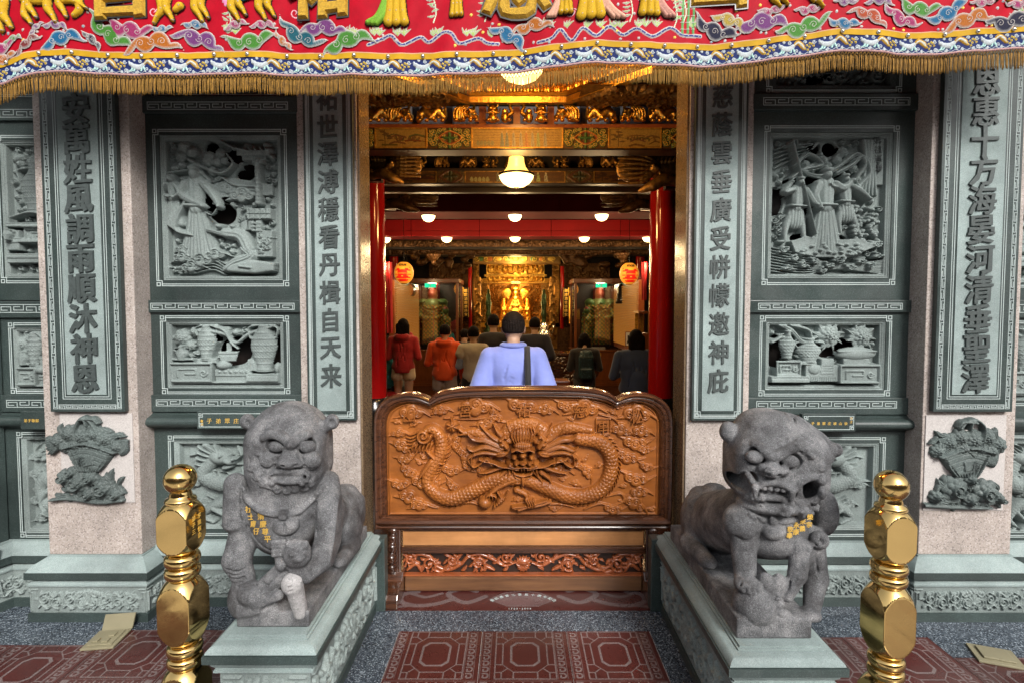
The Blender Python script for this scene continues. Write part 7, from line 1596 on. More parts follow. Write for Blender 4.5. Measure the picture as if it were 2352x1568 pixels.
# ---- winged brackets under the beams
def wing(D, vx0, vx1, vy0, vy1, flip, mat, label):
    a, b = W(vx0, vy1, D), W(vx1, vy0, D); w, h = b.x - a.x, b.z - a.z; T = lambda u, v, d=0: ((a.x + u * w) if flip > 0 else (b.x - u * w), D + d, b.z - v * h)
    v = Vol((a.x - .05, D - .14, a.z - .06), (b.x + .05, D + .12, b.z + .05), .0075); r = w
    v.ell(T(.3, .35, .02), (w * .32, .05, h * .30), .02); v.ell(T(.72, .40, .01), (w * .26, .04, h * .36), .02)
    for j in range(7): v.path([T(.36, .30 + .03 * j, -.04), T(.60, .12 + .11 * j, -.06), T(.95, .05 + .125 * j, -.03)], [.012, .014, .010], .006)
    v.path([T(.02, .80, -.02), T(.25, .72, -.05), T(.45, .88, -.05), T(.62, .98, -.02)], [.05 * w, .09 * w, .08 * w, .03 * w], .012); v.ell(T(.40, .45, -.06), (.08 * w, .04, .09 * h), .012); v.ell(T(.44, .40, -.09), (.02, .016, .018), .004)
    for j in range(9): v.ell(T(.05 + .07 * j, .62 + .1 * math.sin(j), -.05), (.016, .014, .02), .008); v.cap(T(.05 + .06 * j, .25, -.03), T(.02 + .06 * j, .12, -.02), .014, .006, .01)
    root = empty('winged_bracket', T(.5, 1), label, 'bracket', 'carved brackets under the beams'); v.build('bracket_carving', mat, root)
    t0 = T(0, .0); MB().box(min(T(-.3, 0)[0], T(.2, 0)[0]), max(T(-.3, 0)[0], T(.2, 0)[0]), D + .02, D + .10, b.z - h * .9, b.z + .02).build('bracket_tenon', 'dark_timber', root)
wing(4.75, 850, 972, 352, 422, 1, 'old_gold', 'dull gilt winged dragon bracket above the left red column')
wing(4.75, 1412, 1562, 350, 442, -1, 'old_gold', 'dull gilt winged dragon bracket above the right red column')
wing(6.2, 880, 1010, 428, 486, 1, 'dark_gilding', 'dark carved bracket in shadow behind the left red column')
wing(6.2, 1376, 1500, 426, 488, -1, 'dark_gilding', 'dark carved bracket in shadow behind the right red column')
# ---- red beams
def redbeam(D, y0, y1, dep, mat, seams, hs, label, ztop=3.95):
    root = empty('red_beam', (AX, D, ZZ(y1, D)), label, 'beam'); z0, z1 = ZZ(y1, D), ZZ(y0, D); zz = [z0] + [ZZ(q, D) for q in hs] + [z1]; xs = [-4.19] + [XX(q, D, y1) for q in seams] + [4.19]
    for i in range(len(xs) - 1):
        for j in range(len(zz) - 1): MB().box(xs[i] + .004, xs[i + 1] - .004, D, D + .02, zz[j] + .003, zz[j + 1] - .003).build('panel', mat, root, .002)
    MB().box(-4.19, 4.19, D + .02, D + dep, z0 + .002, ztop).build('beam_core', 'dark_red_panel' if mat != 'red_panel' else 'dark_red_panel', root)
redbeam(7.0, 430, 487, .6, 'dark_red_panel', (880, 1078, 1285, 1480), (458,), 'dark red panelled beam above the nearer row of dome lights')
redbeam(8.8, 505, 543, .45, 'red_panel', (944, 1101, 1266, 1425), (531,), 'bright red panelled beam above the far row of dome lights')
for i, (vx, D) in enumerate(((1060, 6.9), (1113, 6.9), (1178, 6.9), (1250, 6.9), (1310, 6.9))): pass
# ---- red columns
for s, (xc, lab) in enumerate(((XX(862, 5.2) - .02, 'glossy red round column just inside the doorway on the left'), (XX(1519.5, 5.2), 'glossy red round column just inside the doorway on the right'))):
    root = empty('red_column', (xc, 5.2, 0), lab, 'column', 'red columns inside the doorway'); MB().cyl((xc, 5.2), .121, .86, 3.1, 56).build('shaft', 'red_lacquer', root, smooth=False, angle=40)
    MB().lathe((xc, 5.2), [(.17, 0), (.17, .1), (.14, .16), (.15, .5), (.17, .72), (.165, .80), (.13, .84), (.128, .875), (.12, .876)], 40).build('stone_base', 'black_lacquer', root, smooth=True)
for s, (vx, lab) in enumerate(((905, 'slim red column deep in the hall on the left'), (1470, 'slim red column deep in the hall on the right'))):
    x = XX(vx, 13); root = MB().cyl((x, 13), .11, 0, 3.9, 24).build('red_column', 'red_lacquer', None, smooth=False, angle=40); tag(root, lab, 'column')
# ---- dark roof timbers between the far red beam and the altar
tb = empty('roof_timbers', (0, 11, 3.0), 'dark carved roof timbers with a dim hanging boss, above the glass cabinets', 'roof timbers')
MB().box(-4.19, 4.19, 9.9, 10.1, ZZ(572, 9.9), 3.95).build('tie_beam', 'shadow_timber', tb, .01); MB().box(-4.19, 4.19, 11.3, 11.5, ZZ(584, 11.3), 3.95).build('tie_beam', 'dark_timber', tb, .01); MB().box(-4.19, 4.19, 12.6, 12.8, ZZ(588, 12.6), 3.95).build('tie_beam', 'shadow_timber', tb, .01)
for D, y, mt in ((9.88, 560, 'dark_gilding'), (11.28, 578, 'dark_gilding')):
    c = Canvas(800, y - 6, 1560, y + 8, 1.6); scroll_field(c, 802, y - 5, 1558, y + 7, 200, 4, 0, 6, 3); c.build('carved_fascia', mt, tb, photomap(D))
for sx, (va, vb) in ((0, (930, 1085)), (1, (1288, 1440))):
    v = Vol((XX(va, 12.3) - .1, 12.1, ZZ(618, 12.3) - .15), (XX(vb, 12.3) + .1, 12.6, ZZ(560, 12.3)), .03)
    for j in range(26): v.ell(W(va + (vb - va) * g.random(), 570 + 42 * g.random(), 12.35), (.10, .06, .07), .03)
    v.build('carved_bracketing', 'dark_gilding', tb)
for vx, vy in ((995, 590), (1430, 588)):
    v = Vol((XX(vx, 9.5) - .16, 9.3, ZZ(vy + 20, 9.5)), (XX(vx, 9.5) + .16, 9.7, ZZ(vy - 22, 9.5)), .014); c_ = W(vx, vy, 9.5); v.ell(c_, (.10, .1, .08), .02); v.ell(c_ + Vector((0, 0, -.09)), (.04, .04, .06), .02); [v.ell(c_ + Vector((.1 * math.cos(a), -.1 * math.sin(a), .03)), .035, .015) for a in np.linspace(0, 3.1, 6)]; v.build('hanging_boss', 'dark_gilding', tb)
for vx, vy, lab in ((921, 576, 'left'), (1179, 574, 'centre'), (1451, 576, 'right')):
    p = W(vx, vy, 12.0); root = empty('spot_lamp', p, {'left': 'small lit yellow lamp above the left red lantern', 'centre': 'small lit yellow lamp above the altar beam', 'right': 'small lit yellow lamp above the right red lantern'}[lab], 'lamp', 'small lamps above the altar')
    MB().lathe((p.x, p.y), [(.05, p.z + .05), (.065, p.z - .04), (.075, p.z - .06)], 12).build('lamp_cone', 'small_bulb', root); MB().cyl((p.x, p.y), .012, p.z + .05, 3.9, 6).build('stem', 'black_lacquer', root)
# ---- altar
AD = 14.0
al = empty('altar', (XX(1184, AD), AD, 0), 'tall gilded altar front with carved lattice rows and a glowing niche', 'altar'); X = lambda v: XX(v, AD, 690)
c = Canvas(1088, 587, 1286, 606, .9, col=(.30, .17, .04))
for k in range(9): c.dome(1105 + k * 20, 596, 7, 5, 1.5, 0, 0, .5, ((.08, .16, .04), (.5, .16, .03), (.65, .42, .08))[k % 3]); c.spiral(1095 + k * 22, 596, 6, 1.3, 1.2, 2, 0, k, 1, (.66, .42, .08))
c.build('altar_beam', 'painted_wood', al, photomap(13.4)); pbox('beam_timber', 1086, 1288, 586.5, 606.5, 13.41, .2, 'old_gold', al)
for (xa, xb, ya, yb, n, r) in ((1118, 1250, 608, 630, 34, 5), (1118, 1250, 635, 648, 30, 4), (1100, 1124, 650, 742, 26, 5), (1244, 1270, 650, 742, 26, 5), (1088, 1101, 606, 742, 24, 4), (1268, 1284, 606, 742, 24, 4), (1112, 1256, 737, 752, 34, 4)):
    c = Canvas(xa, ya, xb, yb, .8); scroll_field(c, xa, ya, xb, yb, n * 2, 6, 0, r, int(xa)); 
    if ya < 640: [c.dome(xa + (xb - xa) * (j + .5) / 12, (ya + yb) / 2, 3.6, (yb - ya) * .38, 7) for j in range(12)]
    c.build('carved_fretwork', 'gold_leaf' if 1110 < xa < 1130 and ya < 640 else 'old_gold', al, photomap(AD)); pbox('fret_backing', xa, xb, ya, yb, AD + .005, .1, 'dark_timber', al)
for y in (606.5, 631, 633.5, 649): pbox('gilt_rail', 1112, 1256, y, y + 1.8, AD - .05, .06, 'gold_leaf', al, .004)
pbox('niche_back', 1120, 1250, 648, 740, AD + 1.0, .1, 'dark_timber', al); pbox('niche_side', 1104, 1121, 648, 742, AD + .12, .95, 'gold_paint', al); pbox('niche_side', 1249, 1266, 648, 742, AD + .12, .95, 'gold_paint', al); pbox('niche_roof', 1104, 1266, 640, 648, AD + .12, .95, 'gold_paint', al); pbox('niche_floor', 1104, 1266, 738, 742, AD + .12, .95, 'gold_leaf', al)
c = Canvas(1120, 650, 1250, 738, 1.2); scroll_field(c, 1120, 650, 1250, 738, 90, 6, 0, 6, 77); c.build('niche_carving', 'old_gold', al, photomap(AD + .98))
pbox('altar_plinth', 1090, 1280, 752, 800, AD, .5, 'old_gold', al); pbox('altar_step', 1104, 1266, 742, 752, AD - .2, .2, 'gold_paint', al); pbox('altar_body', 1060, 1310, 752, 888, AD + .1, .6, 'dark_gilding', al)
point('niche_light', (X(1185), AD + .25, ZZ(655, AD)), 26, .15, (1, .62, .20), al); point('altar_front_light', (X(1185), AD - .9, ZZ(600, 13)), 20, .15, (1, .66, .24), al); point('altar_low_light', (X(1185), AD - .5, ZZ(700, AD)), 12, .12, (1, .66, .24), al)
for sx, (va, vb) in enumerate(((986, 1088), (1286, 1400))):
    c = Canvas(va, 606, vb, 800, 1.3); scroll_field(c, va, 606, vb, 800, 240, 5, 0, 7, 31 + sx); c.build('side_carving', 'dark_gilding', al, photomap(AD + .3))
# deity figures
de = empty('seated_deity', W(1184, 738, AD + .45), 'golden crowned seated deity statue in the glowing niche of the altar', 'statue'); D = AD + .40; k = sc(D); Q = lambda vx, vy, d=0: W(vx, vy, D) + Vector((0, d, 0))
v = Vol(Q(1150, 738, -.3), Q(1220, 655, .35), .014); v.ell(Q(1184, 676), (.085, .085, .10), .02); v.cap(Q(1184, 690), Q(1184, 704), .13, .20, .03); v.ell(Q(1184, 714, -.05), (.30, .18, .12), .05); v.ell(Q(1184, 726, -.05), (.34, .2, .10), .05)
for s in (-1, 1):
    v.cap(Q(1184 + s * 10, 690), Q(1184 + s * 17, 706, -.06), .06, .06, .02); v.cap(Q(1184 + s * 17, 706, -.06), Q(1184 + s * 4, 704, -.20), .055, .045, .015)
    for j in range(4): v.path([Q(1184 + s * (4 + j), 690, -.15), Q(1184 + s * (8 + 3 * j), 712, -.22), Q(1184 + s * (6 + 6 * j), 734, -.18)], .012, .01)
v.ell(Q(1184, 664), (.10, .07, .05), .01); [v.cap(Q(1184 + 3.5 * j, 664), Q(1184 + 4.5 * j, 658 + abs(j)), .018, .012, .008) for j in range(-2, 3)]; v.build('statue_body', 'gold_leaf', de)
for s in (-1, 1):
    fan = empty('ceremonial_fan', Q(1184 + s * 21, 700), 'large golden leaf-shaped fan on the %s of the seated deity' % ('left' if s < 0 else 'right'), 'fan', 'fans behind the deity')
    c = Canvas(-12, -14, 12, 14, .6, masked=True); c.dome(0, -2, 11, 12, 2, 0, 1); c.line([(0, 0), (-s * 5, 12)], [8, 2], 2, 1); [c.line([(-s * 4, 11), (10 * math.sin(a), -10 * math.cos(a))], .5, 1, 2.2, smooth=False) for a in np.linspace(-1, 1, 9)]
    o0 = Q(1184 + s * 21, 676, .12); c.build('fan_leaf', 'gold_leaf', fan, lambda x, y, z: (o0.x + x * k, o0.y - z * k, o0.z - y * k)); MB().tube([Q(1184 + s * 19, 686, .14), Q(1184 + s * 15, 722, .10)], .02).build('fan_handle', 'gold_paint', fan)
    at = empty('attendant_statue', Q(1184 + s * 27, 738), 'small golden attendant statue standing %s of the seated deity' % ('left' if s < 0 else 'right'), 'statue', 'attendants in the niche'); v = Vol(Q(1184 + s * 27 - 12, 739, -.15), Q(1184 + s * 27 + 12, 684, .2), .014); x = 1184 + s * 27
    v.ell(Q(x, 693), .055, .01); v.cap(Q(x, 700), Q(x, 715), .07, .08, .02); v.cap(Q(x, 715), Q(x, 736), .08, .11, .02); v.cap(Q(x - 5, 702), Q(x - 2, 712, -.1), .03, .03, .01); v.cap(Q(x + 5, 702), Q(x + 2, 712, -.1), .03, .03, .01); v.ell(Q(x, 688), (.05, .05, .03), .01); v.build('statue_body', 'gold_leaf', at)
# flanking columns, scrolls, gilt side figures, candle pillars
for s in (-1, 1):
    M_ = lambda v: v if s < 0 else {1080: 1291, 1070: 1300, 1055: 1314, 1098: 1269, 1122: 1249}[v]; sd = 'left' if s < 0 else 'right'
    vx = M_(1080); o = MB().cyl((XX(vx, 13.3), 13.3), .045, 1.2, 2.75, 16).build('red_candle_pole', 'red_lacquer', None); tag(o, 'thin bright red pole on the %s side of the altar' % sd, 'pole', 'red poles beside the altar')
    vx = M_(1070); bd = pbox('couplet_scroll', vx - 5.5, vx + 5.5, 662, 728, 13.2, .03, 'black_lacquer', None); tag(bd, 'narrow black scroll board with gold characters on the %s of the altar' % sd, 'scroll board', 'black scroll boards beside the altar')
    copy_text('慈雲法雨澤民安' if s < 0 else '慈座湄生護國安', (XX(vx, 13.2), 13.2, ZZ(668, 13.2)), .085, .098, .004, 'gold_lettering', bd, 'v', wx=.03, wy=.02)
    MB().box(XX(vx - 6.5, 13.2), XX(vx - 5.6, 13.2), 13.185, 13.24, ZZ(729, 13.2), ZZ(661, 13.2)).build('gilt_edge', 'gold_leaf', bd); MB().box(XX(vx + 5.6, 13.2), XX(vx + 6.5, 13.2), 13.185, 13.24, ZZ(729, 13.2), ZZ(661, 13.2)).build('gilt_edge', 'gold_leaf', bd)
    vx = M_(1055); gs = empty('gilt_side_figure', W(vx, 745, 13.6), 'bright gilded standing figure in the %s side shrine' % sd, 'statue', 'gilt figures in the side shrines'); c_ = lambda a, b, d=0: W(vx + a, b, 13.6) + Vector((0, d, 0)); v = Vol(c_(-9, 748, -.15), c_(9, 655, .2), .016)
    v.ell(c_(0, 672), .06, .01); v.cap(c_(0, 684), c_(0, 700), .08, .09, .02); v.cap(c_(0, 702), c_(0, 735), .09, .10, .02); v.ell(c_(-3, 710, -.1), (.03, .03, .08), .01); v.ell(c_(3, 690, -.1), (.03, .03, .05), .01); v.ell(c_(0, 742), (.10, .1, .04), .01); v.build('statue_body', 'gold_leaf', gs); point('shrine_light', c_(0, 668, -.6), 5, .08, (1, .62, .2), gs)
    vx = M_(1122); x = XX(vx, 12.9); zf = lambda vy: ZZ(vy, 12.9); o = MB().lathe((x, 12.9), [(.10, zf(765)), (.13, zf(760)), (.06, zf(752)), (.10, zf(746)), (.05, zf(738)), (.055, zf(730)), (.075, zf(722)), (.05, zf(714)), (.06, zf(704)), (.075, zf(696)), (.05, zf(688)), (.06, zf(680)), (.03, zf(674)), (.035, zf(668)), (.01, zf(664))], 20).build('candle_pillar', 'green_glaze', None, smooth=True); tag(o, 'tall turned metal candle pillar on the %s before the niche' % sd, 'candle pillar', 'candle pillars before the niche')
    vx = M_(1098); x = XX(vx, 13.2); v = Vol((x - .15, 13.0, .9), (x + .15, 13.4, 2.5), .022); v.cap((x, 13.2, .95), (x, 13.2, 2.45), .075, .075, .01)
    for j in range(26): a = j * .75; v.ell((x + .085 * math.cos(a), 13.2 - .085 * abs(math.sin(a)), 1 + .056 * j), (.038, .035, .03), .015)
    o = v.build('dragon_pillar', 'old_gold', None); tag(o, 'dark gilded dragon-wrapped pillar at the %s edge of the altar' % sd, 'pillar', 'dragon pillars of the altar')
# ---- glass cabinets with armoured statues
def armvol(x, y, z0, h, seed, mirror=1):
    v = Vol((x - .5, y - .35, z0 - .02), (x + .5, y + .35, z0 + h + .05), .018); g2 = random.Random(seed); T = lambda a, b, d=0: (x + a * mirror, y + d, z0 + b * h)
    v.ell(T(.0, .90), (.12, .12, .15), .02); v.ell(T(0, .99), (.10, .09, .06), .02); v.ell(T(0, .70), (.24, .17, .18), .05); v.ell(T(0, .52), (.22, .18, .16), .04); v.cap(T(0, .48), T(0, .18), .22, .30, .05)
    for s in (-1, 1): v.ell(T(s * .23, .76), (.12, .12, .09), .02); v.cap(T(s * .25, .72), T(s * .30, .52, -.1), .08, .07, .02); v.cap(T(s * .30, .52, -.1), T(s * .12, .50, -.24), .06, .05, .02); v.ell(T(s * .14, .06, -.05), (.10, .16, .08), .02)
    for j in range(7): v.path([T(-.22, .70 - .05 * j, -.1), T(0, .66 - .05 * j, -.2), T(.22, .70 - .05 * j, -.1)], .014, .008)
    for j in range(30): a = g2.uniform(0, 3.14); v.ell(T(.28 * math.cos(a), g2.uniform(.1, .8), -.22 * math.sin(a)), (.03, .03, .03), .012)
    v.path([T(.2, .8, .05), T(.33, .55, -.1), T(.25, .2, -.1)], .025, .01); return v
def armcol(z0, h):
    def f(V):
        t = (V[:, 2] - z0) / h; a = np.sin(V[:, 0] * 70) * np.sin(V[:, 2] * 70); C = np.tile(np.array((.10, .20, .06)), (len(V), 1)); gold = (a > .1) & (t < .72) & (t > .3); C[gold] = (.55, .38, .05)
        C[(t > .82)] = (.25, .04, .02); C[(t < .30)] = (.05, .16, .07); C[(t < .3) & (a > .3)] = (.55, .40, .07); C[(np.abs(V[:, 0] * 12 % 1 - .5) < .06) & (t < .7)] = (.45, .06, .05); C[t < .07] = (.05, .03, .03); return C
    return f
vcmat('statue_paint', .4, .2, 60, .3, .2)
def cabinet(v0, v1, label, seed, side):
    D = 11.8; x0, x1 = XX(v0, D, 760), XX(v1, D, 760); d1 = D + .95; root = empty('glass_cabinet', ((x0 + x1) / 2, D + .5, 0), label, 'cabinet', 'tall glass cabinets before the altar'); zt_, zb_ = ZZ(640, D), ZZ(803, D); t = .055
    MB().box(x0 - .03, x1 + .03, D - .03, d1 + .03, zt_ - .10, zt_).build('cornice', 'cabinet_wood', root, .012); MB().box(x0, x1, D, d1, .05, zb_ - .03).build('base_box', 'cabinet_wood', root, .008); MB().box(x0 - .03, x1 + .03, D - .03, d1 + .03, zb_ - .04, zb_).build('shelf_moulding', 'cabinet_wood', root, .01); MB().box(x0 - .02, x1 + .02, D - .02, d1, 0, .06).build('plinth', 'cabinet_wood', root)
    for a, b in ((x0, D), (x1 - t, D), (x0, d1 - t), (x1 - t, d1 - t)): MB().box(a, a + t, b, b + t, zb_, zt_ - .10).build('post', 'cabinet_wood', root, .006)
    for a in (x0 + .02, x1 - .026): MB().box(a, a + .006, D + t, d1 - t, zb_, zt_ - .1).build('side_pane', 'clear_glass', root)
    MB().box(x0 + t, x1 - t, D + .02, D + .026, zb_, zt_ - .1).build('front_pane', 'clear_glass', root); MB().box(x0 + t, x1 - t, d1 - .03, d1 - .01, zb_, zt_ - .1).build('back_panel', 'dark_timber', root)
    w = x1 - x0; MB().box(x0 + w * .12, x1 - w * .12, D - .008, D, .12, zb_ - .18).build('door_panel', 'cabinet_wood', root, .006); xm = x0 + w * (.55 if side < 0 else .5)
    MB().box(xm - .13, xm + .08, D - .012, D, zb_ - .14, zb_ - .07).build('gold_plate', 'gold_paint', root)
    c = Canvas(-20, -26, 20, 26, 1.3, masked=True); c.dome(0, 0, 19, 25, 3, 0, 1); scroll_field(c, -15, -20, 15, 20, 16, 3, 3, 6, 3); xo = x0 + w * (.72 if side < 0 else .40); zo = zb_ * .42; c.build('oval_medallion', 'ebony_wood', root, lambda x, y, z: (xo + x * .0072, D - .008 - z * .006, zo - y * .0072))
    MB().box(xm - .12, xm + .18, D + .06, D + .09, zb_, zb_ + .055).build('name_card', 'plaster_white', root)
    st = empty('armoured_statue', ((x0 + x1) / 2, D + .5, zb_), 'painted green and gold armoured guardian statue inside the %s glass cabinet' % ('left' if side < 0 else 'right'), 'statue', 'armoured statues in the cabinets'); xc = (x0 + x1) / 2 + (.12 * side)
    armvol(xc, D + .52, zb_, 1.38, seed).build('statue_body', 'statue_paint', st, armcol(zb_, 1.38))
    s2 = empty('armoured_statue', ((x0 + x1) / 2 - side * .3, D + .5, zb_), 'smaller green robed figure beside the guardian in the %s glass cabinet' % ('left' if side < 0 else 'right'), 'statue', 'small figures in the cabinets'); v = Vol((xc - side * .33 - .2, D + .1, zb_), (xc - side * .33 + .2, D + .5, zb_ + 1.2), .018); q = xc - side * .33
    v.ell((q, D + .3, zb_ + .86), (.07, .07, .09), .02); v.ell((q, D + .3, zb_ + .62), (.12, .1, .13), .03); v.cap((q, D + .3, zb_ + .5), (q, D + .3, zb_ + .08), .11, .15, .03); [v.ell((q + .1 * math.cos(j), D + .26 - .06 * abs(math.sin(j)), zb_ + .1 + .07 * j), .03, .012) for j in range(11)]; v.build('statue_body', 'statue_paint', s2, armcol(zb_, 1.1))
    zs = ZZ(656, D); sg = MB().box(xc - .13 - .04 * side, xc + .11 - .04 * side, D - .03, D - .012, zs - .045, zs + .045).build('exit_sign', 'exit_green', None); tag(sg, 'small green running-man exit sign on the %s glass cabinet' % ('left' if side < 0 else 'right'), 'exit sign', 'green exit signs')
    m = MB(); xq = xc - .01 - .04 * side; m.cyl((0, 0), .010, 0, .002, 12); m.V = [(xq + x, D - .031 - z, zs + .028 + y) for x, y, z in m.V]; m.tube([(xq, D - .032, zs + .016), (xq - .004, D - .032, zs - .006)], .009, 6); m.tube([(xq - .004, D - .032, zs - .006), (xq + .02, D - .032, zs - .034)], .006, 6); m.tube([(xq - .004, D - .032, zs - .006), (xq - .024, D - .032, zs - .03)], .006, 6); m.tube([(xq, D - .032, zs + .014), (xq + .024, D - .032, zs + .002)], .005, 6); m.build('running_figure', 'plaster_white', sg)
    point('cabinet_light', (xc, D + .2, zt_ - .16), 5.5, .08, (1, .8, .5), root)
cabinet(944, 1053, 'tall wooden glass cabinet left of the altar, its base with an oval medallion', 5, -1)
cabinet(1319, 1427, 'tall wooden glass cabinet right of the altar, behind the backpack woman', 9, 1)
# ---- hanging lanterns
def lantern(vx, vy, lab):
    D = 8.0; p = W(vx, vy, D); rx, rz = .142, .168; root = empty('paper_lantern', p, lab, 'lantern', 'red and yellow paper lanterns'); nn, mm = 96, 64; V = []; C = []
    P, Fc, N, B = glyph('善', .06, .05)
    for j in range(mm + 1):
        t = math.pi * (.10 + .80 * j / mm)
        for i in range(nn + 1):
            a = 2 * math.pi * i / nn; r = rx * math.sin(t) * (1 + .012 * math.cos(j * math.pi)); V.append((p.x + r * math.sin(a), p.y - r * math.cos(a), p.z + rz * math.cos(t)))
            u = ((a + math.pi) % (2 * math.pi) - math.pi) / 1.2; w_ = (t - math.pi / 2) / 1.12; col = (1., .36, .03)
            if abs(u) < .82 and -.45 < w_ < .85:
                b = (w_ + .45) / 1.3; red = False
                for (r0, r1, c0, c1) in ((0, .10, .75, .9), (.10, .2, .25, .55), (.16, .24, .0, .8), (.30, .40, 0, .45), (.44, .50, 0, .82), (.56, .66, .1, .55), (.62, .72, .3, .85), (.78, .84, 0, .7), (.84, .97, .45, .6), (.90, .98, 0, .62)):
                    if r0 < b < r1 and c0 <= abs(u) <= c1: red = True
                if .16 < b < .98 and abs(u) < .42 and (int(b * 22) % 4 != 0): red = True
                if red: col = (.75, .012, .006)
            C.append(col)
    F = [(j * (nn + 1) + i, (j + 1) * (nn + 1) + i, (j + 1) * (nn + 1) + i + 1, j * (nn + 1) + i + 1) for j in range(mm) for i in range(nn)]
    add('paper_shade', V, F, 'lantern_paper', root, np.array(C), True); MB().lathe(p.xy, [(.045, p.z + .17), (.05, p.z + .155), (.04, p.z + .15)], 20).build('top_ring', 'black_lacquer', root); MB().lathe(p.xy, [(.045, p.z - .15), (.05, p.z - .16), (.04, p.z - .168)], 20).build('bottom_ring', 'gold_paint', root); MB().cyl(p.xy, .004, p.z + .16, 3.9, 6).build('hanging_cord', 'black_lacquer', root)
    for i, ch in enumerate('慈祐宮'[::-1]):
        a = (i - 1) * .36; s_ = math.sin(math.pi * .27) * rx; copy_text(ch, (p.x + s_ * math.sin(a) * 1.02, p.y - s_ * math.cos(a) * 1.04, p.z + rz * .66), .046, .05, .002, 'black_lacquer', root, 'u', u=(math.cos(a), math.sin(a), 0), v=(0, .4, .9), n=(math.sin(a), -math.cos(a), 0), wx=.03, wy=.02)
    point('lantern_light', (p.x, p.y - .25, p.z), .6, .1, (1, .5, .15), root)
lantern(928, 627, 'glowing red and yellow oval paper lantern on the left, over the woman in dark red')
lantern(1445, 629, 'glowing red and yellow oval paper lantern on the right, over the woman in navy')
# ---- lamp walls, banners, drum, bell
for s, (x, d0, d1) in enumerate(((-2.10, 9.35, 11.6), (2.12, 9.35, 11.6))):
    sd = ('left', 'right')[s]; root = empty('blessing_lamp_wall', (x, (d0 + d1) / 2, 1.0), 'wall of tiny glowing amber lamp cells on the %s side of the hall' % sd, 'lamp wall', 'walls of tiny lamps'); sg = 1 if s == 0 else -1
    MB().box(x - sg * .12, x - sg * .02, d0 - .05, d1, .9, 2.22).build('rack_frame', 'red_carved_wood', root); m = MB()
    for r in range(36):
        z = 1.0 + r * .0325
        for j in range(44): y = d0 + .02 + j * .05; m.box(x - sg * .02, x + sg * .0, y, y + .036, z, z + .017)
    o = m.build('lamp_cells', 'lamp_cell', root) if 'lamp_cell' in MATS else (emit('lamp_cell', (.95, .36, .05), .16, (.14, .05, .01)), m.build('lamp_cells', 'lamp_cell', root))[1]; o['kind'] = 'stuff'
def banner(vx, w, y0, y1, D, label, nm='red_banner'):
    c = Canvas(vx - w, y0, vx + w, y1, 1.6); X_, Y_ = np.meshgrid(c.x, c.y); c.Z = 2.2 * np.sin(X_ * .8) + 1.5 * np.sin(Y_ * .06 + X_ * .2); V, F, C = c.mesh(photomap(D)); V2 = V + (0, .012, 0); n = len(V); o = add(nm, np.vstack([V, V2]), np.vstack([F, F[:, ::-1] + n]), 'red_cloth', None, None, True); tag(o, label, 'banner', 'red cloth banners')
banner(895, 6.5, 603, 765, 9.0, 'long red cloth banner hanging left of the lit lamp wall'); banner(1479, 5.5, 603, 690, 9.0, 'long red cloth banner hanging right of the lit lamp wall')
p = W(935, 667, 10.8); dr = empty('temple_drum', p, 'large round drum hanging behind the left paper lantern', 'drum'); m = MB().cyl((0, 0), .16, -.14, .14, 32); m.V = [(p.x + x, p.y + z, p.z + y) for x, y, z in m.V]; m.build('drum_body', 'cabinet_wood', dr); m = MB().cyl((0, 0), .15, .0, .006, 32); m.V = [(p.x + x, p.y - .141 - z, p.z + y) for x, y, z in m.V]; m.build('drum_skin', 'light_wood', dr); MB().cyl(p.xy, .008, p.z + .15, 3.9, 6).build('hanging_rod', 'black_lacquer', dr)
p = W(1433, 676, 10.8); be = empty('temple_bell', p, 'dark bronze bell hanging beside the right lit lamp wall', 'bell'); MB().lathe(p.xy, [(.02, p.z + .22), (.09, p.z + .20), (.13, p.z + .12), (.15, p.z - .1), (.17, p.z - .18), (.16, p.z - .19)], 24).build('bell_body', 'black_lacquer', be, smooth=True); MB().cyl(p.xy, .008, p.z + .2, 3.9, 6).build('hanging_rod', 'black_lacquer', be)
# ---- offering tables, urn, stools, notices
def table(x0, x1, D, d, h, label, mat='ebony_wood', front=True):
    root = empty('offering_table', ((x0 + x1) / 2, D + d / 2, 0), label, 'table'); MB().box(x0, x1, D, D + d, h - .05, h).build('table_top', mat, root, .01); MB().box(x0 + .04, x1 - .04, D + .03, D + .05, h - .22, h - .05).build('apron', mat, root)
    for a in (x0 + .03, x1 - .10):
        for b in (D + .03, D + d - .1): MB().box(a, a + .07, b, b + .07, 0, h - .05).build('leg', mat, root, .008)
    if front: c = Canvas(0, 0, (x1 - x0) * 100, 60, 1.6); scroll_field(c, 0, 0, (x1 - x0) * 100, 60, int((x1 - x0) * 40), 4, 0, 8, 4); c.build('carved_front', 'ebony_wood', root, lambda x, y, z: (x0 + x * .01, D + .028 - z * .006, h - .06 - y * .01))
    return root
table(XX(1262, 9.6), XX(1318, 9.6), 9.6, .6, .92, 'dark carved offering table right of centre, beside the glass cabinet'); table(XX(1120, 10.4), XX(1236, 10.4), 10.4, .7, 1.12, 'long dark offering table before the altar, behind the man in light blue')
table(XX(1064, 9.9), XX(1092, 9.9), 9.9, .5, .85, 'small dark offering table left of centre behind the woman in the cream vest')
x, y = XX(1250, 9.4), 9.4; zf = lambda vy: ZZ(vy, 9.4); ur = empty('incense_urn', (x, y, 0), 'ornate silvery metal incense urn on a stand, right of the man in light blue', 'urn'); MB().lathe((x, y), [(.04, zf(741)), (.05, zf(746)), (.09, zf(750)), (.06, zf(757)), (.10, zf(762)), (.13, zf(770)), (.12, zf(779)), (.06, zf(788)), (.05, zf(800)), (.12, zf(812)), (.14, .45), (.10, .3), (.16, 0)], 28).build('urn_body', 'silver_metal', ur, smooth=True)
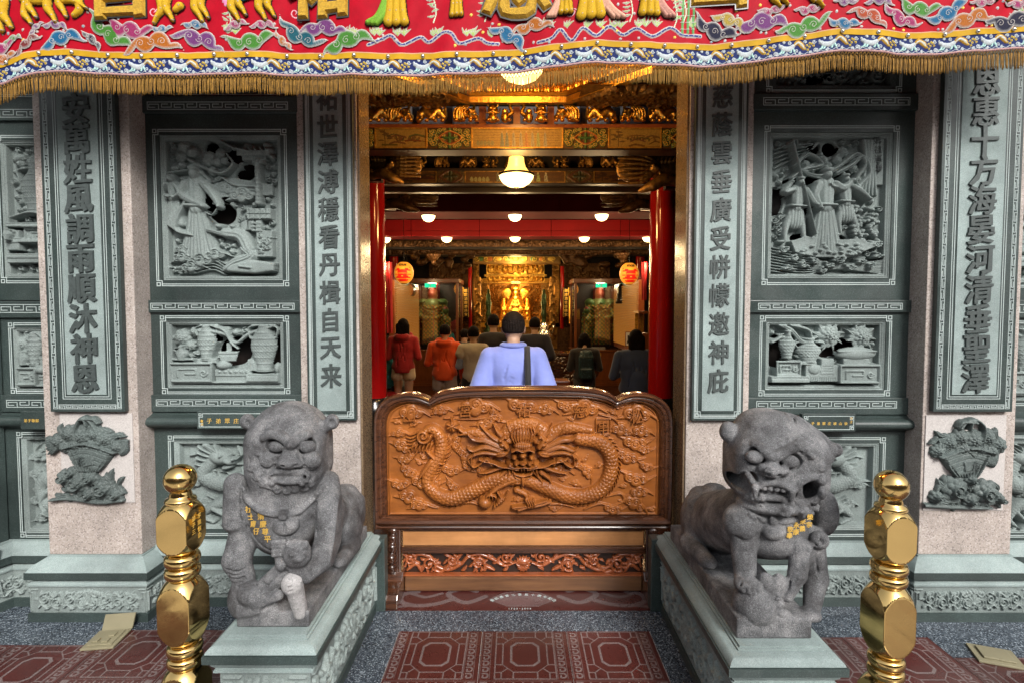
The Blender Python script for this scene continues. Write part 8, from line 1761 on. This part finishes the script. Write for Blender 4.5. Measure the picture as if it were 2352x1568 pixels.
for s in (-1, 1): MB().tube([(x + s * .10, y, zf(770)), (x + s * .17, y, zf(760)), (x + s * .16, y, zf(748))], .014, 8).build('urn_handle', 'silver_metal', ur, smooth=True)
pl = pbox('gold_plaque', 1205, 1232, 735, 743, 12.6, .03, 'gold_paint', None, .004); tag(pl, 'small gold plaque low before the altar niche', 'plaque')
p = W(1290, 869, 6.6); st = empty('kneeling_stool', (p.x, 6.6, 0), 'low dark red kneeling stool right of the man in light blue', 'stool'); MB().box(p.x - .13, p.x + .11, 6.6, 6.85, .76, .84).build('cushion', 'red_carved_wood', st, .02); [MB().box(p.x + a, p.x + a + .03, b, b + .03, 0, .76).build('leg', 'dark_timber', st) for a in (-.11, .06) for b in (6.62, 6.8)]
st = empty('plastic_stool', (XX(899, 7.9), 7.9, 0), 'red plastic stool beside the seated woman in turquoise', 'stool'); x = XX(900, 7.9); plain('red_plastic', (.55, .02, .03), .3); MB().box(x - .13, x + .12, 7.8, 8.05, .44, .47).build('seat', 'red_plastic', st, .008)
for a in (-.13, .09):
    for b in (7.8, 8.02): MB().box(x + a, x + a + .03, b, b + .03, 0, .44).build('leg', 'red_plastic', st)
MB().box(x - .1, x + .09, 7.805, 7.825, .2, .225).build('stretcher', 'red_plastic', st)
fr = pbox('framed_notice', 1436, 1450, 762, 795, 9.2, .02, 'cabinet_wood', None); tag(fr, 'upright framed notice with an ink figure, left of the woman in navy', 'notice'); pbox('notice_sheet', 1437.5, 1448.5, 764, 793, 9.195, .004, 'plaster_white', fr); MB().tube([W(1443, 770, 9.19), W(1443, 780, 9.19), W(1441, 788, 9.19)], .012).build('ink_figure', 'black_lacquer', fr)
dc = empty('display_case', (XX(1478, 7.6), 7.6, 0), 'small wood and glass display case behind the right red column', 'display case'); a, b = XX(1467, 7.6), XX(1491, 7.6)
MB().box(a, b, 7.6, 7.9, 0, ZZ(765, 7.6)).build('base_box', 'cabinet_wood', dc, .005); MB().box(a, b, 7.6, 7.9, ZZ(720, 7.6), ZZ(715, 7.6)).build('top_board', 'cabinet_wood', dc); MB().box(a + .01, b - .01, 7.88, 7.89, ZZ(765, 7.6), ZZ(720, 7.6)).build('back_panel', 'gold_paint', dc); MB().box(a + .012, b - .012, 7.605, 7.61, ZZ(765, 7.6), ZZ(720, 7.6)).build('front_pane', 'clear_glass', dc)
for q in (a, b - .012): MB().box(q, q + .012, 7.6, 7.612, ZZ(765, 7.6), ZZ(720, 7.6)).build('post', 'cabinet_wood', dc)
# =================================================================== PEOPLE
plain('hair_grey', (.016, .011, .009), .75, spec=.15, var=.5, vs=80, bmp=.5, bs=200)
def cloth(name, c, rough=.8, wr=1.): return plain(name, c, rough, var=.12, vs=5, bmp=.35 * wr, bs=22, sheen=.3)
cloth('periwinkle_shirt', (.205, .255, .62)); cloth('dark_red_hoodie', (.36, .008, .014)); cloth('orange_jacket', (.80, .085, .008)); cloth('cream_shorts', (.62, .50, .36)); cloth('taupe_shorts', (.34, .25, .20)); cloth('cream_vest', (.50, .44, .32)); cloth('black_cloth', (.012, .011, .014)); cloth('navy_top', (.030, .055, .13)); cloth('dark_navy_tee', (.012, .012, .028)); cloth('turquoise_top', (.02, .38, .48)); cloth('grey_shirt', (.25, .30, .40)); cloth('grey_trousers', (.08, .08, .09)); cloth('backpack_cloth', (.012, .05, .06)); cloth('strap_web', (.012, .012, .014)); plain('white_trim', (.7, .7, .7)); plain('phone_white', (.75, .78, .8), .3)
def hand(v, w, d, side, s=1.):
    """palm, four unequal curled fingers and a thumb, from wrist w along direction d"""
    w = np.array(w, float); d = np.array(d, float); d /= np.linalg.norm(d); u = np.cross(d, (0, 1, 0)); u = u / (np.linalg.norm(u) + 1e-6); n = np.cross(u, d)
    v.cap(w, w + d * .045 * s, .020 * s, .026 * s, .01); v.cap(w + d * .03 * s, w + d * .075 * s, .026 * s, .026 * s, .008)
    for i, L in enumerate((.062, .072, .068, .052)):
        b = w + d * .085 * s + u * (i - 1.5) * .0175 * s; m1 = b + d * L * .5 * s; m2 = m1 + (d * .75 + n * side * .5) * L * .5 * s; v.cap(b, m1, .0085 * s, .008 * s, .003); v.cap(m1, m2, .008 * s, .007 * s, .002)
    t = w + d * .03 * s - u * side * .024 * s; v.cap(t, t + (d * .7 - u * side * .6) * .04 * s, .011 * s, .009 * s, .004); v.cap(t + (d * .7 - u * side * .6) * .04 * s, t + (d * 1.2 - u * side * .5) * .055 * s, .009 * s, .008 * s, .003)
def person(label, vx, D, h, top, bottom, hair, pose, vox=.011, shirt_len=.47, sleeve=1.0, short=0, bow=.02, width=1., hood=False, hairlen=0, extra=None, yaw=0):
    x0 = XX(vx, D, 800); root = empty('person', (x0, D, 0), label, 'person'); T = lambda a, b, c: np.array((x0 + a * h, D + b * h, c * h))
    lo, hi = T(-.27, -.16, -.01), T(.27, .24, 1.03); w = width
    def trunk(v, g_=0., up=.83, lowz=.50, k=.03):
        v.ell(T(0, .0, .74), (.112 * h * w + g_, .068 * h + g_, .10 * h + g_), k); v.ell(T(0, .0, .65), (.098 * h * w + g_, .062 * h + g_, .09 * h + g_), k); v.ell(T(0, .0, .56), (.100 * h * w + g_, .070 * h + g_, .07 * h + g_), k)
        v.cap(T(-.075 * w, 0, .795), T(.075 * w, 0, .795), .040 * h + g_, None, k); v.cap(T(0, bow * .3, .80), T(0, bow * .6, .865), .034 * h, .030 * h, .02)
    arms = {'pray': ((.150, -.01, .635), (.045, .13, .66)), 'hang': ((.152, -.01, .63), (.165, .02, .475)), 'fold': ((.165, -.015, .625), (.05, .10, .605))}
    def arm(v, s, ps, g_=0., frac=1., k=.012):
        e, wr = arms[ps]; S_, E_, Wr = T(s * .112 * w, 0, .795), T(s * e[0] * w, e[1], e[2]), T(s * wr[0], wr[1], wr[2])
        if frac < .6: E2 = S_ + (E_ - S_) * frac / .5 * 1.0; v.cap(S_, E2, .036 * h + g_, .036 * h + g_ * 1.8, k); return
        v.cap(S_, E_, .032 * h + g_, .026 * h + g_, k); v.cap(E_, E_ + (Wr - E_) * min(1, (frac - .5) * 2), .025 * h + g_, (.017 if frac > .9 else .02) * h + g_, k)
        return Wr, Wr - E_
    v = Vol(lo, hi, vox); trunk(v, -.004)
    for i, s in enumerate((-1, 1)):
        Wr, d = arm(v, s, pose[i]); hand(v, Wr, d, s, h / 1.7)
        v.cap(T(s * .052, 0, .50), T(s * .052, .0, .285), .050 * h, .034 * h, .012); v.cap(T(s * .052, 0, .285), T(s * .052, -.005, .05), .034 * h, .020 * h, .01); v.ell(T(s * .052, -.012, .21), (.030 * h, .033 * h, .06 * h), .015); v.cap(T(s * .052, -.015, .022), T(s * .062, .085, .02), .024 * h, .022 * h, .01)
    hc = T(0, .012 + bow, .932 - bow * .35); v.ell(hc, (.046 * h, .056 * h, .064 * h), .012); v.ell(hc + np.array((0, .02 * h, -.035 * h)), (.034 * h, .04 * h, .034 * h), .012)
    for s in (-1, 1): v.ell(hc + np.array((s * .048 * h, 0, -.008 * h)), (.008 * h, .014 * h, .02 * h), .003); v.ell(hc + np.array((s * .018 * h, .054 * h, .004 * h)), (.009 * h, .004 * h, .006 * h), .002)
    v.cap(hc + np.array((0, .056 * h, .004 * h)), hc + np.array((0, .068 * h, -.018 * h)), .006 * h, .010 * h, .004); v.cap(hc + np.array((-.014 * h, .055 * h, -.036 * h)), hc + np.array((.014 * h, .055 * h, -.036 * h)), .005 * h, None, .003)
    v.build('body', 'skin', root)
    # shirt
    v = Vol(lo, hi, vox * .9); g_ = .012; trunk(v, g_)
    v.cap(T(0, 0, .62), T(0, 0, shirt_len + .03), .088 * h * w, .096 * h * w, .03); v.ell(T(0, 0, shirt_len + .05), (.112 * h * w, .078 * h, .05 * h), .03)
    for i, s in enumerate((-1, 1)): arm(v, s, pose[i], .011 if sleeve > .6 else .016, sleeve)
    v.box(T(0, 0, shirt_len - .1), (.3 * h, .3 * h, .1 * h), 0, .004, True); v.box(T(0, .10, .91), (.3 * h, .3 * h, .066 * h), 0, .004, True) if not hood else None
    g2 = random.Random(int(vx)); 
    for j in range(13):
        a = g2.uniform(-.085, .085); z = g2.uniform(.66, .78); bk = -.066 - .012 / h; v.path([T(a, bk, z), T(a + g2.uniform(-.02, .02), bk + .002, z - .06), T(a * 1.1, bk, z - .13)], [.003, .008, .003], .016, True, 3)
    if hood: v.ell(T(0, -.045, .825), (.075 * h, .050 * h, .045 * h), .02); v.ell(T(0, -.03, .85), (.05 * h, .05 * h, .03 * h), .01, True); v.box(T(0, .1, 1.0), (.3 * h, .3 * h, .13 * h), 0, .01, True); v.cap(T(-.06, .03, .84), T(.06, .03, .84), .03 * h, None, .02)
    if top == 'orange_jacket':
        for a in np.linspace(0, 6.28, 26): v.ell(T(.106 * math.cos(a), .075 * math.sin(a), .612), (.010, .010, .012), .004, True)
    sh = v.build('shirt', top, root)
    # trousers, shorts
    v = Vol(T(-.2, -.14, 0), T(.2, .16, .62), vox * .9); bz = short if short else .03
    for s in (-1, 1):
        if short: v.cap(T(s * .052, 0, .50), T(s * .056, 0, bz + .04), .060 * h, .062 * h, .012)
        else: v.cap(T(s * .052, 0, .50), T(s * .052, 0, .285), .058 * h, .044 * h, .012); v.cap(T(s * .052, 0, .285), T(s * .052, 0, .06), .044 * h, .034 * h, .012)
    v.ell(T(0, 0, .53), (.108 * h * w, .080 * h, .06 * h), .03); v.box(T(0, 0, bz - .1), (.3 * h, .3 * h, .1 * h), 0, .003, True); v.box(T(0, 0, .66), (.3 * h, .3 * h, .08 * h), 0, .003, True); v.build('shorts' if short else 'trousers', bottom, root)
    # hair
    v = Vol(T(-.12, -.14, .70), T(.12, .16, 1.05), vox * .7); v.ell(hc + np.array((0, -.008 * h, .010 * h)), (.053 * h, .060 * h, .064 * h), .01)
    v.box(hc + np.array((0, .085 * h, -.04 * h)), (.09 * h, .055 * h, .07 * h), .01, .01, True); v.box(hc + np.array((0, 0, -.09 * h)), (.2, .2, .055 * h if hairlen else .066 * h), .0, .012, True)
    if hairlen:
        for a in (-.036, -.018, 0, .018, .036): v.cap(hc + np.array((a * h, -.035 * h, 0)), hc + np.array((a * h * 1.15, -.040 * h, -(.05 + hairlen) * h)), .030 * h, .022 * h, .01)
    for j in range(14): a = -1.5 + 3 * j / 13; v.path([hc + np.array((.052 * h * math.sin(a), -.062 * h * math.cos(a), .03 * h)), hc + np.array((.056 * h * math.sin(a), -.066 * h * math.cos(a), -.01 * h)), hc + np.array((.05 * h * math.sin(a), -.06 * h * math.cos(a), -.06 * h))], .004, .003, True, 2)
    v.build('hair', hair, root)
    v = Vol(T(-.13, -.1, -.01), T(.13, .16, .08), vox)
    for s in (-1, 1): v.cap(T(s * .052, -.02, .026), T(s * .062, .09, .022), .030 * h, .026 * h, .01); v.box(T(s * .055, .03, -.01), (.05, .12, .02), 0, .002, True)
    v.build('shoes', 'black_cloth', root); return root, T, h
# man in light blue, nearest
r, T, h = person('man in a light blue short-sleeved shirt with a black shoulder strap, nearest behind the screen', 1179, 4.1, 1.725, 'periwinkle_shirt', 'grey_trousers', 'hair_grey', ('fold', 'fold'), .0062, .50, .44, bow=.022, width=.93)
pts = [T(.055, .05, .80), T(.060, -.005, .845), T(.062, -.06, .80), T(.064, -.092, .72), T(.066, -.094, .62), T(.068, -.098, .52)]
def ribbon(nm, pts, w, t, mat, par, wx=(1, 0, 0)):
    P = cr(pts, 6); V = []; F = []
    for p in P: V += [p + np.array((-w / 2, -t, 0)), p + np.array((w / 2, -t, 0)), p + np.array((w / 2, t, 0)), p + np.array((-w / 2, t, 0))]
    for i in range(len(P) - 1):
        for j in range(4): a, b = i * 4 + j, i * 4 + (j + 1) % 4; F.append((a, b, b + 4, a + 4))
    return add(nm, V, F, mat, par, None, True)
ribbon('shoulder_strap', pts, .046, .003, 'strap_web', r)
v = Vol(T(-.07, -.07, .80), T(.07, .12, .90), .005); v.ell(T(0, .014, .846), (.062 * h, .058 * h, .020 * h), .006); v.ell(T(0, .014, .872), (.047 * h, .044 * h, .03 * h), .004, True); v.build('collar', 'periwinkle_shirt', r)
# others
r, T, h = person('woman in a dark red hooded jacket and cream shorts, long black hair', 926, 8.0, 1.575, 'dark_red_hoodie', 'cream_shorts', 'black_hair', ('pray', 'pray'), .010, .49, 1.0, .415, bow=.005, width=.98, hood=True, hairlen=.12)
r, T, h = person('woman in a bright orange hooded jacket and taupe shorts, arm hanging at her side', 1021, 7.5, 1.515, 'orange_jacket', 'taupe_shorts', 'black_hair', ('pray', 'hang'), .009, .485, 1.0, .38, bow=.03, width=1.05, hood=True)
r, T, h = person('short-haired woman in a cream quilted vest and black trousers', 1087, 7.2, 1.50, 'cream_vest', 'black_cloth', 'black_hair', ('pray', 'pray'), .011, .50, .15, bow=.03, width=.86)
v = Vol(T(-.27, -.16, .4), T(.27, .24, .9), .011)
for s in (-1, 1): v.cap(T(s * .096, 0, .795), T(s * .130, -.01, .635), .036 * h, .030 * h); v.cap(T(s * .130, -.01, .635), T(s * .05, .12, .655), .03 * h, .022 * h)
v.build('sleeves', 'grey_shirt', r)
r, T, h = person('tall man in black standing left behind the man in light blue', 1133, 7.6, 1.65, 'black_cloth', 'black_cloth', 'black_hair', ('pray', 'pray'), .012, .48, 1.0, bow=.02, width=.82)
r, T, h = person('man in a dark navy t-shirt standing right behind the man in light blue', 1228, 7.9, 1.60, 'dark_navy_tee', 'black_cloth', 'black_hair', ('fold', 'fold'), .011, .49, .44, bow=.01, width=.9)
r, T, h = person('dark-haired woman in black bowing with a teal speckled backpack', 1343, 7.5, 1.40, 'black_cloth', 'grey_trousers', 'black_hair', ('pray', 'pray'), .011, .50, 1.0, bow=.05, hairlen=.08)
v = Vol(T(-.10, -.22, .48), T(.10, 0, .86), .010); v.box(T(-.0, -.115, .665), (.072 * h, .05 * h, .115 * h), .035, .01); v.cap(T(-.02, -.11, .785), T(.02, -.11, .785), .045 * h); v.box(T(0, -.165, .60), (.055 * h, .02 * h, .05 * h), .015, .01)
m_, nt_, p_ = newmat('speckled_backpack'); v_ = coords(nt_); nt_.links.new(ramp(nt_, voro(nt_, v_, 55), [(0, (.20, .42, .45)), (.16, (.12, .3, .33)), (.22, (.012, .04, .048)), (1, (.01, .03, .036))]), p_.inputs['Base Color']); v.build('backpack', 'speckled_backpack', r)
r, T, h = person('woman in a navy blue top and black trousers holding white paper, nearest on the right', 1462, 6.2, 1.495, 'navy_top', 'black_cloth', 'black_hair', ('pray', 'pray'), .0095, .485, 1.0, bow=.02, width=1.22, hairlen=.075)
pp = T(.115, .03, .565); MB().raw([pp + (0, 0, -.05), pp + (.05, .03, -.02), pp + (.045, .05, .09), pp + (-.01, .02, .07), pp + (0, .004, -.05), pp + (.05, .034, -.02), pp + (.045, .054, .09), pp + (-.01, .024, .07)], [(0, 1, 2, 3), (4, 7, 6, 5), (0, 4, 5, 1), (2, 6, 7, 3)]).build('white_paper', 'phone_white', r)
v = Vol(T(-.16, -.14, .44), T(.16, .14, .50), .01); v.ell(T(0, 0, .475), (.125 * h, .085 * h, .012 * h)); v.build('white_hem', 'white_trim', r)
r, T, h = person('dark-clothed person partly hidden between the orange jacket and the cream vest', 1066, 8.4, 1.42, 'black_cloth', 'black_cloth', 'black_hair', ('pray', 'pray'), .014, .48, 1.0, bow=.05)
# seated woman in turquoise behind the left column
x0 = XX(893, 8.3, 800); D = 8.3; root = empty('person', (x0, D, 0), 'woman in a turquoise top seated beyond the left red column', 'person'); T = lambda a, b, c: np.array((x0 + a, D + b, c))
v = Vol(T(-.35, -.3, 0), T(.3, .6, 1.4), .013); v.ell(T(-.02, 0, 1.16), (.075, .085, .105), .02); v.cap(T(-.02, 0, .9), T(-.02, 0, 1.08), .06, .05, .02); v.ell(T(0, 0, .78), (.15, .1, .18), .03)
for s in (-1, 1): v.cap(T(s * .16, 0, .92), T(s * .2, .04, .68), .045, .04); v.cap(T(s * .2, .04, .68), T(s * .10, .25, .62), .038, .026); hand(v, T(s * .1, .25, .62), (0, 1, -.2), s, .9); v.cap(T(s * .09, 0, .52), T(s * .1, .40, .52), .075, .06); v.cap(T(s * .1, .40, .50), T(s * .1, .42, .08), .05, .035); v.cap(T(s * .1, .40, .03), T(s * .1, .55, .03), .03, .03)
v.ell(T(-.01, .088, 1.15), (.012, .02, .02)); v.build('body', 'skin', root)
v = Vol(T(-.35, -.3, .4), T(.3, .4, 1.1), .012); v.ell(T(0, 0, .80), (.165, .118, .19), .03); v.ell(T(0, 0, .60), (.17, .13, .12), .03); [v.cap(T(s * .15, 0, .93), T(s * .2, .03, .72), .06, .058) for s in (-1, 1)]; v.build('shirt', 'turquoise_top', root)
v = Vol(T(-.3, -.3, 0), T(.3, .6, .7), .013); [(v.cap(T(s * .09, 0, .52), T(s * .1, .40, .52), .088, .07), v.cap(T(s * .1, .40, .50), T(s * .1, .42, .1), .06, .045)) for s in (-1, 1)]; v.build('trousers', 'black_cloth', root)
v = Vol(T(-.2, -.2, .95), T(.2, .2, 1.35), .011); v.ell(T(-.02, -.015, 1.19), (.092, .1, .11), .01); v.box(T(-.02, .11, 1.12), (.1, .07, .12), .01, .01, True); v.build('hair', 'black_hair', root)
st = empty('wooden_stool', (x0, 8.3, 0), 'dark stool under the seated woman in turquoise', 'stool'); MB().box(x0 - .17, x0 + .17, 8.12, 8.45, .40, .435).build('seat', 'cabinet_wood', st, .006); [MB().box(x0 + a, x0 + a + .03, b, b + .03, 0, .40).build('leg', 'cabinet_wood', st) for a in (-.16, .13) for b in (8.13, 8.41)]

# =================================================================== ACROSS THE STREET (behind the camera, seen only in reflections)
plain('facade_grey', (.16, .14, .12), .8); plain('facade_cream', (.22, .18, .12), .8); plain('awning_red', (.45, .05, .05), .6); plain('window_dark', (.04, .05, .06), .1)
for i, (x0, x1, hh, mt, lab) in enumerate(((-15, -5.2, 7.5, 'facade_grey', 'grey shop house across the street, left'), (-5, 4.6, 6.0, 'facade_cream', 'cream shop house with a red gable across the street'), (4.8, 15, 8.5, 'facade_grey', 'taller grey shop house across the street, right'), (-46, -15.2, 8, 'facade_cream', 'long cream shop house far left across the street'), (15.2, 46, 7, 'facade_cream', 'long cream shop house far right across the street'))):
    b = empty('shop_house', ((x0 + x1) / 2, -14, -.14), lab, 'building', 'shop houses across the street'); MB().box(x0, x1, -20, -14, -.14, hh).build('wall', mt, b)
    if i == 1: MB().raw([(x0, -13.6, hh), (x1, -13.6, hh), ((x0 + x1) / 2, -13.6, hh + 2), (x0, -20, hh), (x1, -20, hh), ((x0 + x1) / 2, -20, hh + 2)], [(0, 1, 2), (5, 4, 3), (1, 4, 5, 2), (0, 2, 5, 3), (0, 3, 4, 1)]).build('gable_roof', 'awning_red', b)
    MB().box(x0 + .3, x1 - .3, -14, -12.8, 2.7, 2.95).build('awning', 'awning_red', b)
    for k in range(3):
        for f in range(2): xa = x0 + .8 + k * (x1 - x0 - 1) / 3; MB().box(xa, xa + 1.8, -13.99, -13.95, 3.5 + f * 1.7, 4.7 + f * 1.7).build('window', 'window_dark', b)
